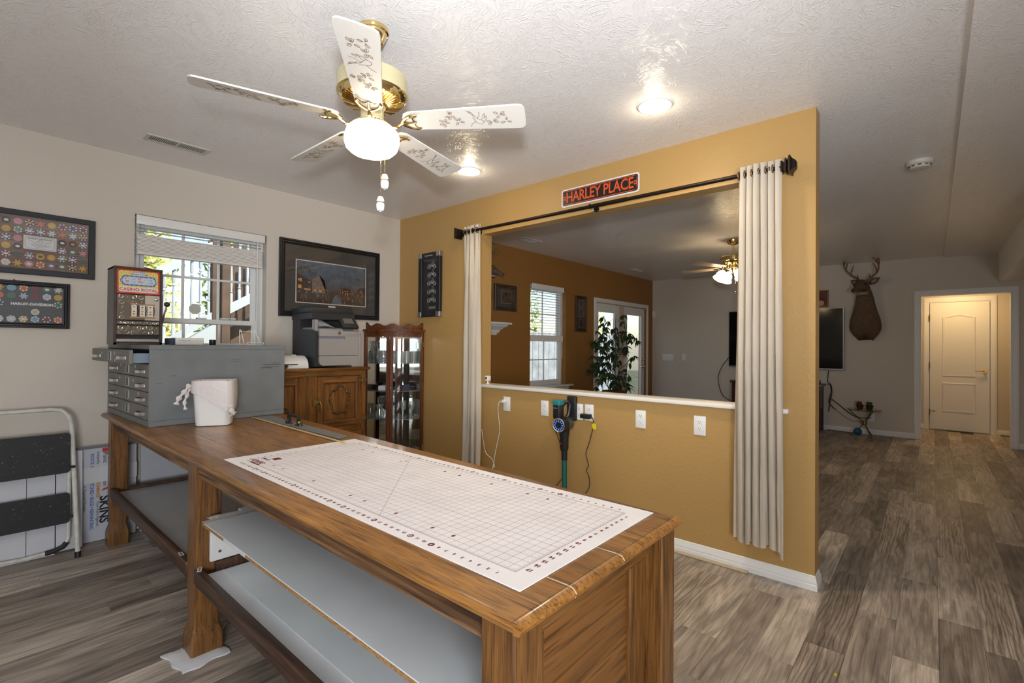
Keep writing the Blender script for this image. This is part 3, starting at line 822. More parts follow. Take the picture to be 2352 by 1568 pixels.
# plastic sheets lying on the shelves
ACR = mat('frosted_sheet', (.70, .75, .78), .22, spec=.5, vary=(3, .05)); ACRW = mat('milky_sheet', (.76, .78, .82), .2, vary=(4, .05))
def sheet(lab, x0, x1, y0, y1, z, th, m, rz=0):
    bm = BM(); box(bm, (x0, y0, z), (x1, y1, z + th), .0006)
    o = obj('plastic_sheet', bm, m); return tag(o, lab, 'plastic sheet', 'plastic sheets on the table shelves')
sheet('frosted plastic sheet lying on the white chipboard upper shelf', .640, 1.25, .66, 2.145, .5925, .003, ACR)
sheet('wide milky plastic sheet on the near lower shelf', .678, 1.30, .66, 2.25, .3465, .002, ACRW)
sheet('narrower clear plastic sheet topmost on the near lower shelf', .74, 1.28, .68, 2.24, .3490, .002, ACR)
sheet('grey plastic sheet on the far lower shelf behind the middle leg', .676, 1.32, 2.395, 3.90, .3465, .003, mat('grey_sheet', (.42, .43, .43), .28, vary=(4, .06)))

# folded towel under the middle leg
bm = BM(); prng = random.Random(5)
def towel(bm, c, rz, L, W, th):
    nx, ny = 12, 10; V = {}
    R = Matrix.Translation(c) @ Matrix.Rotation(rz, 4, 'Z')
    for s in (0, 1):
        for i in range(nx + 1):
            for j in range(ny + 1):
                x = (i / nx - .5) * L; y = (j / ny - .5) * W
                ed = min(i, nx - i, 2) / 2 * min(j, ny - j, 2) / 2
                x += .006 * math.sin(j * 1.1) * (abs(i - nx / 2) / nx * 2); y += .007 * math.sin(i * .9 + 1) * (abs(j - ny / 2) / ny * 2)
                z = (th * (.45 + .55 * ed) + .0015 * prng.random()) if s else .001
                V[s, i, j] = bm.verts.new(R @ Vector((x, y, z)))
    for i in range(nx):
        for j in range(ny):
            bm.faces.new((V[1, i, j], V[1, i + 1, j], V[1, i + 1, j + 1], V[1, i, j + 1])); bm.faces.new((V[0, i, j], V[0, i, j + 1], V[0, i + 1, j + 1], V[0, i + 1, j]))
    for i in range(nx):
        for j in (0, ny): bm.faces.new((V[0, i, j], V[0, i + 1, j], V[1, i + 1, j], V[1, i, j]))
    for j in range(ny):
        for i in (0, nx): bm.faces.new((V[0, i, j], V[0, i, j + 1], V[1, i, j + 1], V[1, i, j]))
towel(bm, (.668, 2.315, .0), .12, .175, .19, .013)
TERRY = mat('white_terry', (.72, .72, .74), .95, bump=(260, .9, 2, .003))
tag(obj('folded_towel', bm, TERRY, ang=60), 'folded white towel on the floor under the middle table leg', 'towel')

# cutting mat with printed inch grid
matt = thing('cutting_mat', 'white cutting mat with maroon inch grid on the oak table', 'cutting mat', (.985, 1.35, ZT))
MX0, MX1, MY0, MY1, MZ = .697, 1.272, .583, 2.118, ZT + .0025
def mat_print():
    m, t, b = newmat('cutting_mat_surface'); N = t.nodes; L = t.links
    b.inputs['Roughness'].default_value = .45
    tc = N.new('ShaderNodeTexCoord'); n = N.new('ShaderNodeTexNoise'); n.inputs['Scale'].default_value = 9; n.inputs['Detail'].default_value = 5
    L.new(tc.outputs['Object'], n.inputs['Vector']); r = N.new('ShaderNodeValToRGB')
    r.color_ramp.elements[0].position = .35; r.color_ramp.elements[0].color = (.84, .82, .84, 1); r.color_ramp.elements[1].position = .62; r.color_ramp.elements[1].color = (.90, .88, .90, 1)
    L.new(n.outputs['Fac'], r.inputs['Fac']); L.new(r.outputs['Color'], b.inputs['Base Color']); return m
bm = BM(); box(bm, (MX0, MY0, ZT + .0003), (MX1, MY1, MZ), .0006); sheet_o = wpart('mat_sheet', bm, mat_print(), matt)
U = .0258
GX = lambda n: 1.214 - U * n          # short-edge numbers count from the partition side
GY = lambda n: .639 + U * n
gm = BM(); I4 = Matrix.Translation((0, 0, MZ + .00015))
for k in range(19): strip(gm, [(GX(k), GY(0)), (GX(k), GY(54))], .00075 if k % 6 else .0011, I4)
for k in range(55): strip(gm, [(GX(0), GY(k)), (GX(18), GY(k))], .00075 if k % 6 else .0011, I4)
strip(gm, [(.746, 1.118), (1.205, 1.589)], .0010, I4)
for k in range(0, 54 * 8):           # eighth-inch ticks
    L = .016 if k % 8 == 0 else .011 if k % 4 == 0 else .007
    y = GY(k / 8); strip(gm, [(GX(18) , y), (GX(18) + L, y)], .0004, I4); strip(gm, [(GX(0), y), (GX(0) - L, y)], .0004, I4)
for k in range(0, 18 * 8):
    L = .016 if k % 8 == 0 else .011 if k % 4 == 0 else .007
    x = GX(k / 8); strip(gm, [(x, GY(0)), (x, GY(0) + L)], .0004, I4); strip(gm, [(x, GY(54)), (x, GY(54) - L)], .0004, I4)
GRIDINK = mat('grid_ink', (.33, .15, .165), .8)
o = wpart('printed_grid', gm, GRIDINK, matt, sheet_o, recalc=False); o['kind'] = 'stuff'
# numbers read from the partition side: up is -x, right is +y
def numM(x, y): return frame_m((x, y, MZ + .0003), (0, 1, 0), (-1, 0, 0))
nb = BM(); 
def add_text(bm, s, size, M, bold=.0):
    me = text_mesh(s, size, bold); me.transform(M); bm.from_mesh(me); D.meshes.remove(me)
circ = BM(); inv = BM()
SPECIAL = (9, 12, 18, 24, 27, 36, 45, 48)
for n in range(1, 54):
    if n in SPECIAL:
        for x in (.722, 1.232):
            disc(circ, (x, GY(n), MZ + .00025), .0085, 16); add_text(inv, str(n), .011, numM(x, GY(n)), .0006)
    else:
        for x in (.723, 1.231): add_text(nb, str(n), .0115, numM(x, GY(n)), .0006)
for n in range(1, 18):
    add_text(nb, str(n), .014, numM(GX(n), .622), .0008); add_text(nb, str(n), .0105, numM(GX(n), 2.050), .0004)
for n in SPECIAL:
    for x in (.790, 1.168): disc(circ, (x, GY(n), MZ + .00025), .0062, 12, ry=.0045)
disc(circ, (1.15, GY(36) + .01, MZ + .00025), .004, 12)
# logo block in the far corner
for (x, y, s, tx) in ((.775, 1.985, .030, 'DESIGN'), (.812, 2.0, .014, 'CUT MAT'), (.755, 1.965, .012, 'SELF HEALING')):
    add_text(nb, tx, s, numM(x, y), .001)
box(circ, (.826, 1.955, MZ + .0002), (.856, 1.99, MZ + .0003))
MARK = mat('pale_print', (.7, .67, .69), .6)
o = wpart('printed_markers', circ, REDINK, matt, sheet_o, recalc=False); o['kind'] = 'stuff'
o = wpart('printed_numbers', nb, REDINK, matt, sheet_o, recalc=False); o['kind'] = 'stuff'
o = wpart('marker_numbers', inv, MARK, matt, sheet_o, recalc=False); o['kind'] = 'stuff'

# straight edge with two-post handle, thin stick
se = thing('straight_edge', 'grey metal straight edge with a black handle lying on the table', 'ruler', (1.25, 2.66, ZT))
bm = BM(); q = [(1.205, 3.17), (1.305, 3.17), (1.275, 2.19), (1.215, 2.165)]
prism(bm, [(x, y) for x, y in q][::-1], ZT + .001, ZT + .007)
for k in range(3):
    f = .25 + .25 * k; tube(bm, [(1.205 + .1 * f, 3.16, ZT + .0072), (1.217 + .055 * f, 2.19, ZT + .0072)], .0012, 5)
wpart('ruler_blade', bm, mat('dull_aluminium', (.33, .34, .33), .42, .6), se)
hd = BM()
for y in (2.775, 2.665): box(hd, (1.236, y - .016, ZT + .007), (1.266, y + .016, ZT + .013), .003); box(hd, (1.243, y - .009, ZT + .012), (1.259, y + .009, ZT + .048), .004)
tube(hd, smoothpath([(1.251, 2.79, ZT + .04), (1.251, 2.765, ZT + .056), (1.251, 2.72, ZT + .058), (1.251, 2.675, ZT + .056), (1.251, 2.65, ZT + .04)]), .0085, 8)
hh = wpart('handle', hd, BLACK, se)
for y in (2.80, 2.64):
    bm = BM(); cyl(bm, (1.251, y, ZT + .007), (1.251, y, ZT + .022), .012, .009, 10); wpart('knob', bm, BLACK, se, hh)
bm = BM(); cyl(bm, (1.249, 2.652, ZT + .020), (1.2465, 2.648, ZT + .030), .004, seg=8); wpart('level_vial', bm, mat('vial_green', (.45, .8, .05), .2), se, hh, label='green bubble level vial')
bm = BM(); cyl(bm, (1.203, 3.185, ZT + .0045), (1.181, 2.045, ZT + .0065), .0042, seg=6)
tag(obj('wooden_stick', bm, mat('pale_wood', (.62, .44, .22), .6)), 'thin pale wooden stick beside the straight edge on the table', 'stick')

# flat-file cabinet
CZ = ZT + .001
fc = thing('flat_file_cabinet', 'grey steel flat-file cabinet with five drawers on the far table end', 'cabinet', (.684, 3.205, CZ), math.radians(1.7))
CW, CD, CH = .735, .925, .447
bm = BM(); t = .012
box(bm, (0, 0, 0), (CW, t, CH), .002); box(bm, (0, CD - t, 0), (CW, CD, CH), .002); box(bm, (CW - t, t, 0), (CW, CD - t, CH), .002)
box(bm, (.001, t, CH - .022), (CW - t, CD - t, CH - .001)); box(bm, (.001, t, .001), (CW - t, CD - t, .032))
for z in (.110, .188, .266, .343): box(bm, (.014, t, z - .002), (CW - t, CD - t, z + .002))
obj('cabinet_body', bm, GREYM, fc)
bm = BM(); box(bm, (.004, -.0008, CH - .026), (CW - .004, 0, CH - .0245)); box(bm, (.004, -.0008, .030), (CW - .004, 0, .0315))
rs = random.Random(8); obj('panel_seam', bm, mat('seam_dark', (.05, .055, .06), .7), fc)
SCR = mat('scratch_dark', (.075, .07, .065), .8); bm = BM()
for (x, z, L, wd) in ((.60, .325, .11, .004), (.61, .312, .09, .0025), (.585, .305, .07, .005), (.40, .35, .05, .002), (.41, .362, .05, .002), (.10, .275, .025, .002), (.03, .235, .03, .002), (.66, .335, .04, .003)):
    M = frame_m((x, -.0010, z), (1, 0, 0), (0, 0, 1)); strip(bm, [(0, 0), (L * .5, .002), (L, -.001)], wd, M)
obj('paint_scratch', bm, SCR, fc, recalc=False)
STKW = mat('label_paper', (.58, .57, .53), .8)
def drawer(z0, z1, pull, lab, stick):
    bm = BM(); box(bm, (-pull + .001, .020, z0), (-pull + .018, CD - .016, z1), .002)
    d = obj('drawer', bm, OLIVE, fc, label=lab)
    if pull > .01:
        bm = BM(); box(bm, (-pull + .018, .032, z0 + .006), (.2, .040, z1 - .018)); box(bm, (-pull + .018, CD - .04, z0 + .006), (.2, CD - .032, z1 - .018)); box(bm, (-pull + .018, .04, z0 + .006), (.2, CD - .04, z0 + .012))
        obj('drawer_box', bm, mat('blue_grey_steel', (.20, .26, .32), .4), d)
    x = -pull + .001
    for yc in (.145, .735):
        bm = BM(); n = 12; zc = (z0 + z1) / 2 - .006; rings = []
        for k in range(n + 1):
            s = -1 + 2 * k / n; y = yc + s * .055; dx = .026 * (1 - abs(s) ** 2.4)
            rings.append([bm.verts.new((x - dx - a, y, zc + b)) for a, b in ((.0, -.008), (.0025, -.008), (.0025, .008), (.0, .008))])
        skin(bm, rings); obj('handle', bm, CHROME, d)
    bm = BM(); yc = .44; zc = (z0 + z1) / 2
    for (a, b, c, e) in ((-.03, -.027, -.026, .026), (.027, .03, -.026, .026), (-.03, .03, -.026, -.023), (-.03, .03, .023, .026)):
        box(bm, (x - .004, yc + a, zc + c), (x + .001, yc + b, zc + e))
    obj('label_holder', bm, STEEL, d)
    bm = BM(); box(bm, (x - .0008, yc - .026, zc - .022), (x + .0005, yc + .026, zc + .022)); obj('label_card', bm, mat('card_grey', (.14, .14, .13), .8), d)
    for (y, dz) in stick:
        bm = BM(); box(bm, (x - .0006, y - .011, zc + dz - .008), (x + .0004, y + .011, zc + dz + .008)); s = obj('sticker', bm, STKW, d)
        bm = BM()
        for q in (-.004, .001): box(bm, (x - .0009, y - .008, zc + dz + q), (x - .0006, y + .008, zc + dz + q + .002))
        obj('sticker_print', bm, mat('faded_ink', (.25, .24, .22), .8), s)
drawer(.034, .109, 0, 'bottom drawer', [])
drawer(.112, .187, 0, 'second drawer from the bottom', [(.21, .02)])
drawer(.190, .265, 0, 'middle drawer', [(.62, .018), (.32, .012)])
drawer(.268, .342, 0, 'second drawer from the top', [(.60, .018), (.28, .018)])
drawer(.345, .421, .085, 'top drawer pulled out', [(.64, .014), (.33, .016), (.32, -.022)])
CT = CZ + CH + .0005

# tabletop slot machine
sm = thing('slot_machine', 'tabletop slot machine with red CASINO ROYAL sign on the grey cabinet', 'slot machine', (.597, 3.60, CT), math.radians(0))
sm.location = (.592 + .003, 3.60, CT); SW, SD, SH = .236, .19, .462
WENGE = mat('dark_brown_wood_grain', (.060, .030, .024), .5, vary=(30, .2)); GREYS = mat('case_grey', (.19, .185, .18), .6)
bm = BM(); t = .013
prs = [(0, 0), (SD, 0), (SD, SH), (.012, SH), (0, .30)]
for x0, x1 in ((0, t), (SW - t, SW)):
    V = [[bm.verts.new((x, y, z)) for y, z in prs] for x in (x0, x1)]; skin(bm, V)
obj('side_panel', bm, GREYS, sm)
bm = BM(); box(bm, (-.0005, -.002, .0), (t, .004, .300)); box(bm, (SW - t, -.002, 0), (SW + .0005, .004, .300)); box(bm, (0, -.002, 0), (SW, .006, .014))
box(bm, (0, .0, SH - .012), (SW, SD, SH + .001), .002)
for x0, x1 in ((-.0005, t), (SW - t, SW + .0005)):
    V = [[bm.verts.new((x, y, z)) for y, z in ((-.002, .298), (.004, .298), (.016, SH), (.010, SH))] for x in (x0, x1)]; skin(bm, V)
obj('front_edging', bm, WENGE, sm)
bm = BM(); box(bm, (t, .02, .014), (SW - t, SD - .002, SH - .014)); obj('case_back', bm, BLACKM, sm)
# top sign, leaning back a little
SM = frame_m((t, .0035, .305), (1, 0, 0), (0, .077, 1)); sw_, sh_ = SW - 2 * t, .146
def flat(name, poly, m, z, parent, M=SM):
    bm = BM(); prism(bm, poly, z, z + .0006, M); return obj(name, bm, m, parent)
def rrect(x0, y0, x1, y1, r, n=5):
    out = []
    for cx, cy, a in ((x1 - r, y0 + r, -PI / 2), (x1 - r, y1 - r, 0), (x0 + r, y1 - r, PI / 2), (x0 + r, y0 + r, PI)):
        for i in range(n + 1): out.append((cx + r * math.cos(a + PI / 2 * i / n), cy + r * math.sin(a + PI / 2 * i / n)))
    return out
RED = mat('sign_red', (.56, .06, .025), .4); YEL = mat('sign_yellow', (.66, .55, .16), .5, vary=(160, .35)); BLU = mat('sign_blue', (.05, .14, .42), .4); WHI = mat('sign_white', (.66, .65, .66), .4); PBL = mat('sign_pale_blue', (.50, .57, .68), .4)
bm = BM(); prism(bm, rrect(0, 0, sw_, sh_, .002), -.012, 0, SM); sg = obj('top_sign', bm, RED, sm)
flat('sign_print', rrect(.009, .009, sw_ - .009, sh_ - .009, .012), YEL, .0002, sg)
flat('sign_print', rrect(.012, .010, sw_ - .012, .040, .001), WHI, .0009, sg)
flat('sign_print', rrect(.016, .048, sw_ - .014, .108, .028), BLU, .0009, sg)
flat('sign_print', rrect(.026, .056, sw_ - .024, .100, .02), PBL, .0016, sg)
flat('sign_print', [(.075, .112), (.14, .112), (.132, .136), (.083, .136)], WHI, .0009, sg)
bm = BM()
import itertools
N_ = 28
for k in range(N_):
    s = k / N_ * 2 * PI; x = sw_ / 2 + .001 + (sw_ / 2 - .020) * max(-1, min(1, 1.25 * math.cos(s))); y = .078 + .026 * max(-1, min(1, 1.12 * math.sin(s))); 
    disc(bm, (x, y, .0018), .0024, 8, SM)
obj('sign_bulb_print', bm, mat('bulb_yellow', (.75, .72, .2), .5), sg, recalc=False)
text('lettering', 'CASINO ROYAL', .026, RED, sg, SM @ Matrix.Translation((sw_ / 2, .0245, .0017)), bold=.0006, spacing=1.0)
text('lettering', 'WINNING', .0125, BLU, sg, SM @ Matrix.Translation((.106, .130, .0017)), bold=.0003)
text('lettering', 'COMBINATIONS', .0115, BLU, sg, SM @ Matrix.Translation((.106, .117, .0017)), bold=.0003)
for tx, x, y in (('77', .048, .070), ('7', .041, .087), ('77', .107, .087), ('777', .112, .070)): text('lettering', tx, .016, RED, sg, SM @ Matrix.Translation((x, y, .0024)), bold=.0006)
for tx, x, y in (('—2', .078, .087), ('—4', .078, .070), ('—6', .160, .087), ('—10', .160, .070)): text('lettering', tx, .013, BLU, sg, SM @ Matrix.Translation((x, y, .0024)), bold=.0003)
bm = BM()
for x in (.055, .133): ball(bm, SM @ Vector((x, .086, .002)), .004, (1, .2, 1), 8)
obj('bell_print', bm, mat('bell_gold', (.6, .48, .08), .5), sg)
# silver embossed fascia with scrolls
FM = frame_m((t, .0, 0), (1, 0, 0), (0, 0, 1))
PEWT = mat('antique_silver', (.16, .135, .11), .4, .8, bump=(70, .3, 2, .002))
def fascia(y0, y1, name, seed, holes=None, scale=1., x0=0., x1=None):
    x1 = x1 or sw_
    bm = BM(); box(bm, (t + x0, .001, y0), (t + x1, .012, y1), .002); f = obj(name, bm, PEWT, sm)
    bm = BM(); r = random.Random(seed); hh = y1 - y0; R0 = min(.0135, hh * .42) * scale; nz = max(1, round(hh / (R0 * 2.1))); nx = max(1, round((x1 - x0 - .012) / (R0 * 2.1)))
    for iz in range(nz):
        for ix in range(nx):
            cx = t + x0 + .006 + (x1 - x0 - .012) * (ix + .5) / nx; cz = y0 + hh * (iz + .5) / nz; s = r.choice((-1, 1)); a0 = r.random() * 6.28; n = 12
            if name == 'upper_fascia' and cx > t + .052 and .16 < cz < .245: continue
            pts = []
            for k in range(n + 1):
                a = a0 + s * (k / n) * 2 * PI * 1.3; q = R0 * (1 - .8 * k / n); pts.append((cx + q * math.cos(a), -.0003, cz + q * math.sin(a)))
            tube(bm, pts, [.0024 * (1 - .5 * k / n) for k in range(n + 1)], 5)
    o = obj('scroll_relief', bm, mat('scroll_silver', (.62, .57, .50), .2, 1), f); o['kind'] = 'stuff'
    return f
fascia(.060, .115, 'tray_fascia', 3); fascia(.120, .143, 'band_fascia', 4, scale=.8); fascia(.147, .300, 'upper_fascia', 5, x1=.135); 
bm = BM(); box(bm, (t + .135, .001, .147), (t + sw_, .012, .300), .002); up = obj('coin_fascia', bm, mat('satin_silver', (.58, .54, .49), .35, .8), sm)
bm = BM(); ball(bm, (t + .190, -.004, .277), .011, (1, .7, 1), 12); obj('coin_button', bm, CHROME, up)
REEL = mat('reel_white', (.72, .66, .56), .4)
for k in range(3):
    xc = .082 + k * .040; bm = BM()
    n = 10; rings = []
    for i in range(n + 1):
        a = -.9 + 1.8 * i / n; rings.append([bm.verts.new((t + xc - .014, -.001 - .011 * math.cos(a) + .004, .203 + .034 * math.sin(a) / .78)), bm.verts.new((t + xc + .012, -.001 - .011 * math.cos(a) + .004, .203 + .034 * math.sin(a) / .78))])
    for a_, b_ in zip(rings[:-1], rings[1:]): bm.faces.new((a_[0], a_[1], b_[1], b_[0]))
    re = obj('reel', bm, REEL, sm)
    for j, (z, m) in enumerate(((.226, BLU), (.214, YEL), (.199, RED), (.184, mat('fruit_dark', (.10, .05, .04), .5)))):
        bm = BM(); ball(bm, (t + xc - .002, -.0105 + abs(z - .203) * .16, z), .0042, (1.3, .25, .8), 8); obj('reel_symbol', bm, m, re)
    bm = BM(); tube(bm, [(t + xc + .016, -.004, .175), (t + xc + .0165, -.012, .203), (t + xc + .016, -.004, .232)], .0022, 5); obj('reel_gap', bm, BLACKM, re)
bm = BM(); box(bm, (t + .062, -.002, .160), (t + .185, .0, .168)); box(bm, (t + .062, -.002, .240), (t + .185, 0, .246)); obj('reel_window_trim', bm, mat('copper_light', (.55, .33, .16), .3, .8), sm)
bm = BM(); box(bm, (t, -.004, .016), (SW - t, .012, .035), .003); obj('coin_tray', bm, CHROME, sm)
bm = BM(); tube(bm, smoothpath([(SW + .004, .05, .11), (SW + .010, .04, .14), (SW + .014, .02, .19), (SW + .022, .005, .238)], 4), [.006] * 3 + [.0055] * 4 + [.005] * 3 + [.0045] * 3, 8); box(bm, (SW, .035, .06), (SW + .006, .06, .125), .002)
lv = obj('lever', bm, mat('lever_steel', (.30, .29, .28), .3, .9), sm)
bm = BM(); ball(bm, (SW + .024, .003, .252), .0165, seg=14); obj('lever_ball', bm, mat('lever_ball_dark', (.06, .05, .05), .3, .5), lv)

# other things on the cabinet
bx = thing('carton', 'white carton with a navy end on the grey cabinet by the slot machine', 'box', (.85, 3.52, CT))
bm = BM(); box(bm, (.03, 0, 0), (.185, .11, .045), .003); obj('carton_sleeve', bm, mat('carton_white', (.72, .71, .67), .6), bx)
bm = BM(); box(bm, (0, .002, .001), (.033, .108, .042), .002); obj('carton_end', bm, mat('carton_navy', (.035, .04, .09), .5), bx)
text('lettering', 'professional', .013, mat('faint_grey_print', (.3, .32, .4), .7), bx, frame_m((.08, -.0004, .028), (1, 0, 0), (0, 0, 1)), bold=.0002)
text('lettering', 'microchain', .010, mat('orange_print', (.7, .35, .12), .7), bx, frame_m((.147, -.0004, .029), (1, 0, 0), (0, 0, 1)))
bm = BM(); lathe(bm, [(0, 0), (.018, 0), (.019, .002), (.019, .034), (.017, .036), (0, .036)], seg=20); cc = obj('black_canister', bm, BLACK); cc.location = (1.094, 3.55, CT); tag(cc, 'small black cylinder standing on the grey cabinet', 'canister')
bm = BM(); tube(bm, smoothpath([(0, 0, .0025), (.03, -.012, .004), (.05, .01, .003), (.085, .006, .003)], 5), .0022, 6); o = obj('black_strap', bm, BLACK); o.location = (.98, 3.66, CT); tag(o, 'loop of black cord behind the white carton on the grey cabinet', 'cord')
bm = BM()
tube(bm, smoothpath([(0, .0, .003), (.014, .04, .098), (.020, .045, .103), (.024, .04, .098), (.022, -.02, .003)], 6), .0026, 6)
tube(bm, smoothpath([(.100, .0, .003), (.108, .04, .098), (.114, .045, .103), (.118, .04, .098), (.132, -.02, .003)], 6), .0026, 6)
tube(bm, smoothpath([(.022, -.02, .003), (.024, -.06, .003), (.028, -.062, .018), (.05, -.062, .020), (.11, -.062, .020), (.128, -.062, .018), (.132, -.06, .003), (.132, -.02, .003)], 4), .0026, 6)
tube(bm, [(.014, .04, .096), (.118, .04, .096)], .002, 6); tube(bm, [(0, 0, .003), (.100, 0, .003)], .002, 6)
o = obj('wire_easel', bm, mat('white_wire', (.75, .75, .72), .3)); o.location = (1.275, 3.60, CT); tag(o, 'white wire plate easel at the right end of the grey cabinet', 'easel')

# waste bin with bag
def rrect3(w, d, z, n=6, r=.035, cx=0, cy=0, wob=0., seed=0):
    return [(cx + x, cy + y, z) for x, y in rrect(-w / 2, -d / 2, w / 2, d / 2, r, n)]
tb = thing('waste_bin', 'white plastic waste bin with a bag liner on the table against the cabinet', 'waste bin', (.962, 3.075, ZT), math.radians(-28))
bm = BM(); secs = [(.150, .115, 0, .03), (.168, .132, .004, .034), (.172, .136, .03, .034), (.196, .150, .235, .034), (.204, .158, .243, .034), (.200, .154, .247, .034), (.190, .144, .240, .03), (.165, .125, .02, .03)]
skin(bm, [[bm.verts.new(p) for p in rrect3(w_, d_, z, 6, r)] for w_, d_, z, r in secs]); obj('bin_body', bm, WPLA, tb, ang=50)
BAG = mat('thin_white_bag', (.74, .69, .69), .35, bump=(60, .5, 3, .004), alpha=.88)
bm = BM(); rg = random.Random(4); n = len(rrect(0, 0, 1, 1, .2, 6)); rows = []
lowz = [.0] * n
for lev, (sc_, z) in enumerate(((.90, .13), (.95, .225), (1.0, .250), (1.055, .252), (1.075, .232), (1.07, .205), (1.06, .185))):
    rr_ = []
    for i, (x, y, _) in enumerate(rrect3(.198, .152, 0, 6, .036)):
        a = math.atan2(y, x); drop = max(0, math.cos(a + .55)) * .085 + max(0, math.cos(a - .2)) * .03
        zz = z - (drop * (lev - 3) / 3 if lev > 3 else 0) + rg.uniform(-.003, .003)
        k = sc_ + rg.uniform(-.012, .012)
        rr_.append(bm.verts.new((x * k, y * k, zz)))
    rows.append(rr_)
skin(bm, rows, caps=False); lin = obj('bag_liner', bm, BAG, tb, ang=60, recalc=False)
bm = BM(); rg = random.Random(9)
for pts, wd in (([(-.105, -.07, .235), (-.125, -.08, .20), (-.150, -.085, .165), (-.163, -.088, .130)], .020), ([(-.105, -.05, .22), (-.118, -.06, .18), (-.128, -.075, .14), (-.122, -.082, .10)], .014), ([(.09, -.085, .12), (.098, -.086, .09), (.105, -.086, .068), (.09, -.088, .055)], .022), ([(.09, -.085, .12), (.10, -.075, .085), (.118, -.08, .072)], .014)):
    bm = BM(); P = smoothpath(pts, 4); tube(bm, P, [wd * (.55 + .3 * math.sin(i * 1.7)) for i in range(len(P))], 7, flat=.4); obj('bag_tie', bm, BAG, tb, ang=60)

# ================================================================== AROUND THE OFFICE
# blind of the office window, raised
wb = thing('window_blind', 'white slatted blind raised to the top of the office window', 'blind', (.80, 4.18, 1.9))
bm = BM(); box(bm, (.806, 4.165, 2.126), (1.662, 4.178, 2.190), .004, 2); wpart('valance', bm, WHITE, wb)
bm = BM(); box(bm, (.815, 4.185, 2.145), (1.655, 4.235, 2.185)); wpart('head_rail', bm, WHITE, wb)
SLAT = mat('blind_slat', (.80, .77, .74), .5)
for k in range(13):
    z = 1.936 + k * .0095; bm = BM(); dx = .002 * math.sin(k * 2.3); tl = .02 * math.sin(k * 1.9)
    box(bm, (.811 + dx, 4.165, z - .0038), (1.640 + dx, 4.215, z + .0038), .0015); bmesh.ops.rotate(bm, verts=bm.verts, cent=(1.2, 4.19, z), matrix=Matrix.Rotation(tl * .5, 3, 'X')); wpart('slat', bm, SLAT, wb)
for z in (2.082, 2.105):
    bm = BM(); box(bm, (.811, 4.165, z - .0012), (1.640, 4.215, z + .0012), .0008); bmesh.ops.rotate(bm, verts=bm.verts, cent=(1.2, 4.19, z), matrix=Matrix.Rotation(.04, 3, 'X')); wpart('slat', bm, SLAT, wb)
bm = BM(); box(bm, (.811, 4.163, 1.917), (1.640, 4.217, 1.931), .003); wpart('bottom_rail', bm, SLAT, wb)
for x in (.92, 1.23, 1.53):
    for y in (4.163, 4.217):
        bm = BM(); tube(bm, [(x, y, 1.93), (x, y, 2.14)], .0012, 4); wpart('ladder_cord', bm, WPLA, wb)
bm = BM(); tube(bm, [(1.60, 4.158, 2.13), (1.602, 4.156, 1.35)], .0045, 6); wpart('tilt_wand', bm, mat('clear_wand', (.75, .76, .74), .2), wb)
bm = BM(); lathe(bm, [(0, -.035), (.037, -.035 * 0), (0, .035)], seg=8); bm.free()
bm = BM(); prism(bm, [(.042 * math.cos(i * PI / 4 + PI / 8), .042 * math.sin(i * PI / 4 + PI / 8)) for i in range(8)], 0, .003, Matrix.Translation((1.19, 4.262, 1.56)) @ Matrix.Rotation(PI / 2, 4, 'X'))
tag(obj('window_ornament', bm, mat('frosted_disc', (.55, .58, .52), .3)), 'octagonal frosted disc hanging in the office window', 'ornament')
bm = BM()
for x0, x1, z in ((1.37, 1.44, 1.487), (1.42, 1.48, 1.489)): box(bm, (x0, 4.255, z), (x1, 4.29, z + .012), .003)
tag(obj('folded_tissue', bm, PAPER), 'small folded white paper on the meeting rail of the office window', 'paper')

# poker chip frames
CHIPC = {'k': (.03, .03, .035), 'p': (.50, .24, .27), 'o': (.50, .15, .06), 'y': (.50, .31, .06), 'm': (.18, .05, .07), 'b': (.08, .09, .22), 'w': (.50, .50, .50), 'g': (.08, .17, .13), 'n': (.05, .07, .16), 's': (.10, .11, .12), 't': (.16, .26, .23), 'v': (.16, .12, .26), 'c': (.16, .32, .45), 'l': (.40, .42, .52), 'r': (.42, .12, .08)}
CHM = {k: mat('chip_' + n, v, .45) for (k, v), n in zip(CHIPC.items(), ('black', 'pink', 'orange', 'yellow', 'maroon', 'blue', 'white', 'green', 'navy', 'slate', 'teal', 'violet', 'sky', 'lilac', 'red'))}
SPOT = mat('chip_spot_white', (.66, .65, .63), .5); SPOTK = mat('chip_spot_dark', (.05, .05, .05), .5)
CENT = {c: mat('chip_centre_' + n, v, .5) for c, n, v in (('w', 'white', (.62, .62, .62)), ('o', 'amber', (.55, .27, .06)), ('y', 'gold', (.5, .4, .15)), ('d', 'dark', (.09, .08, .08)))}
chipme = {}
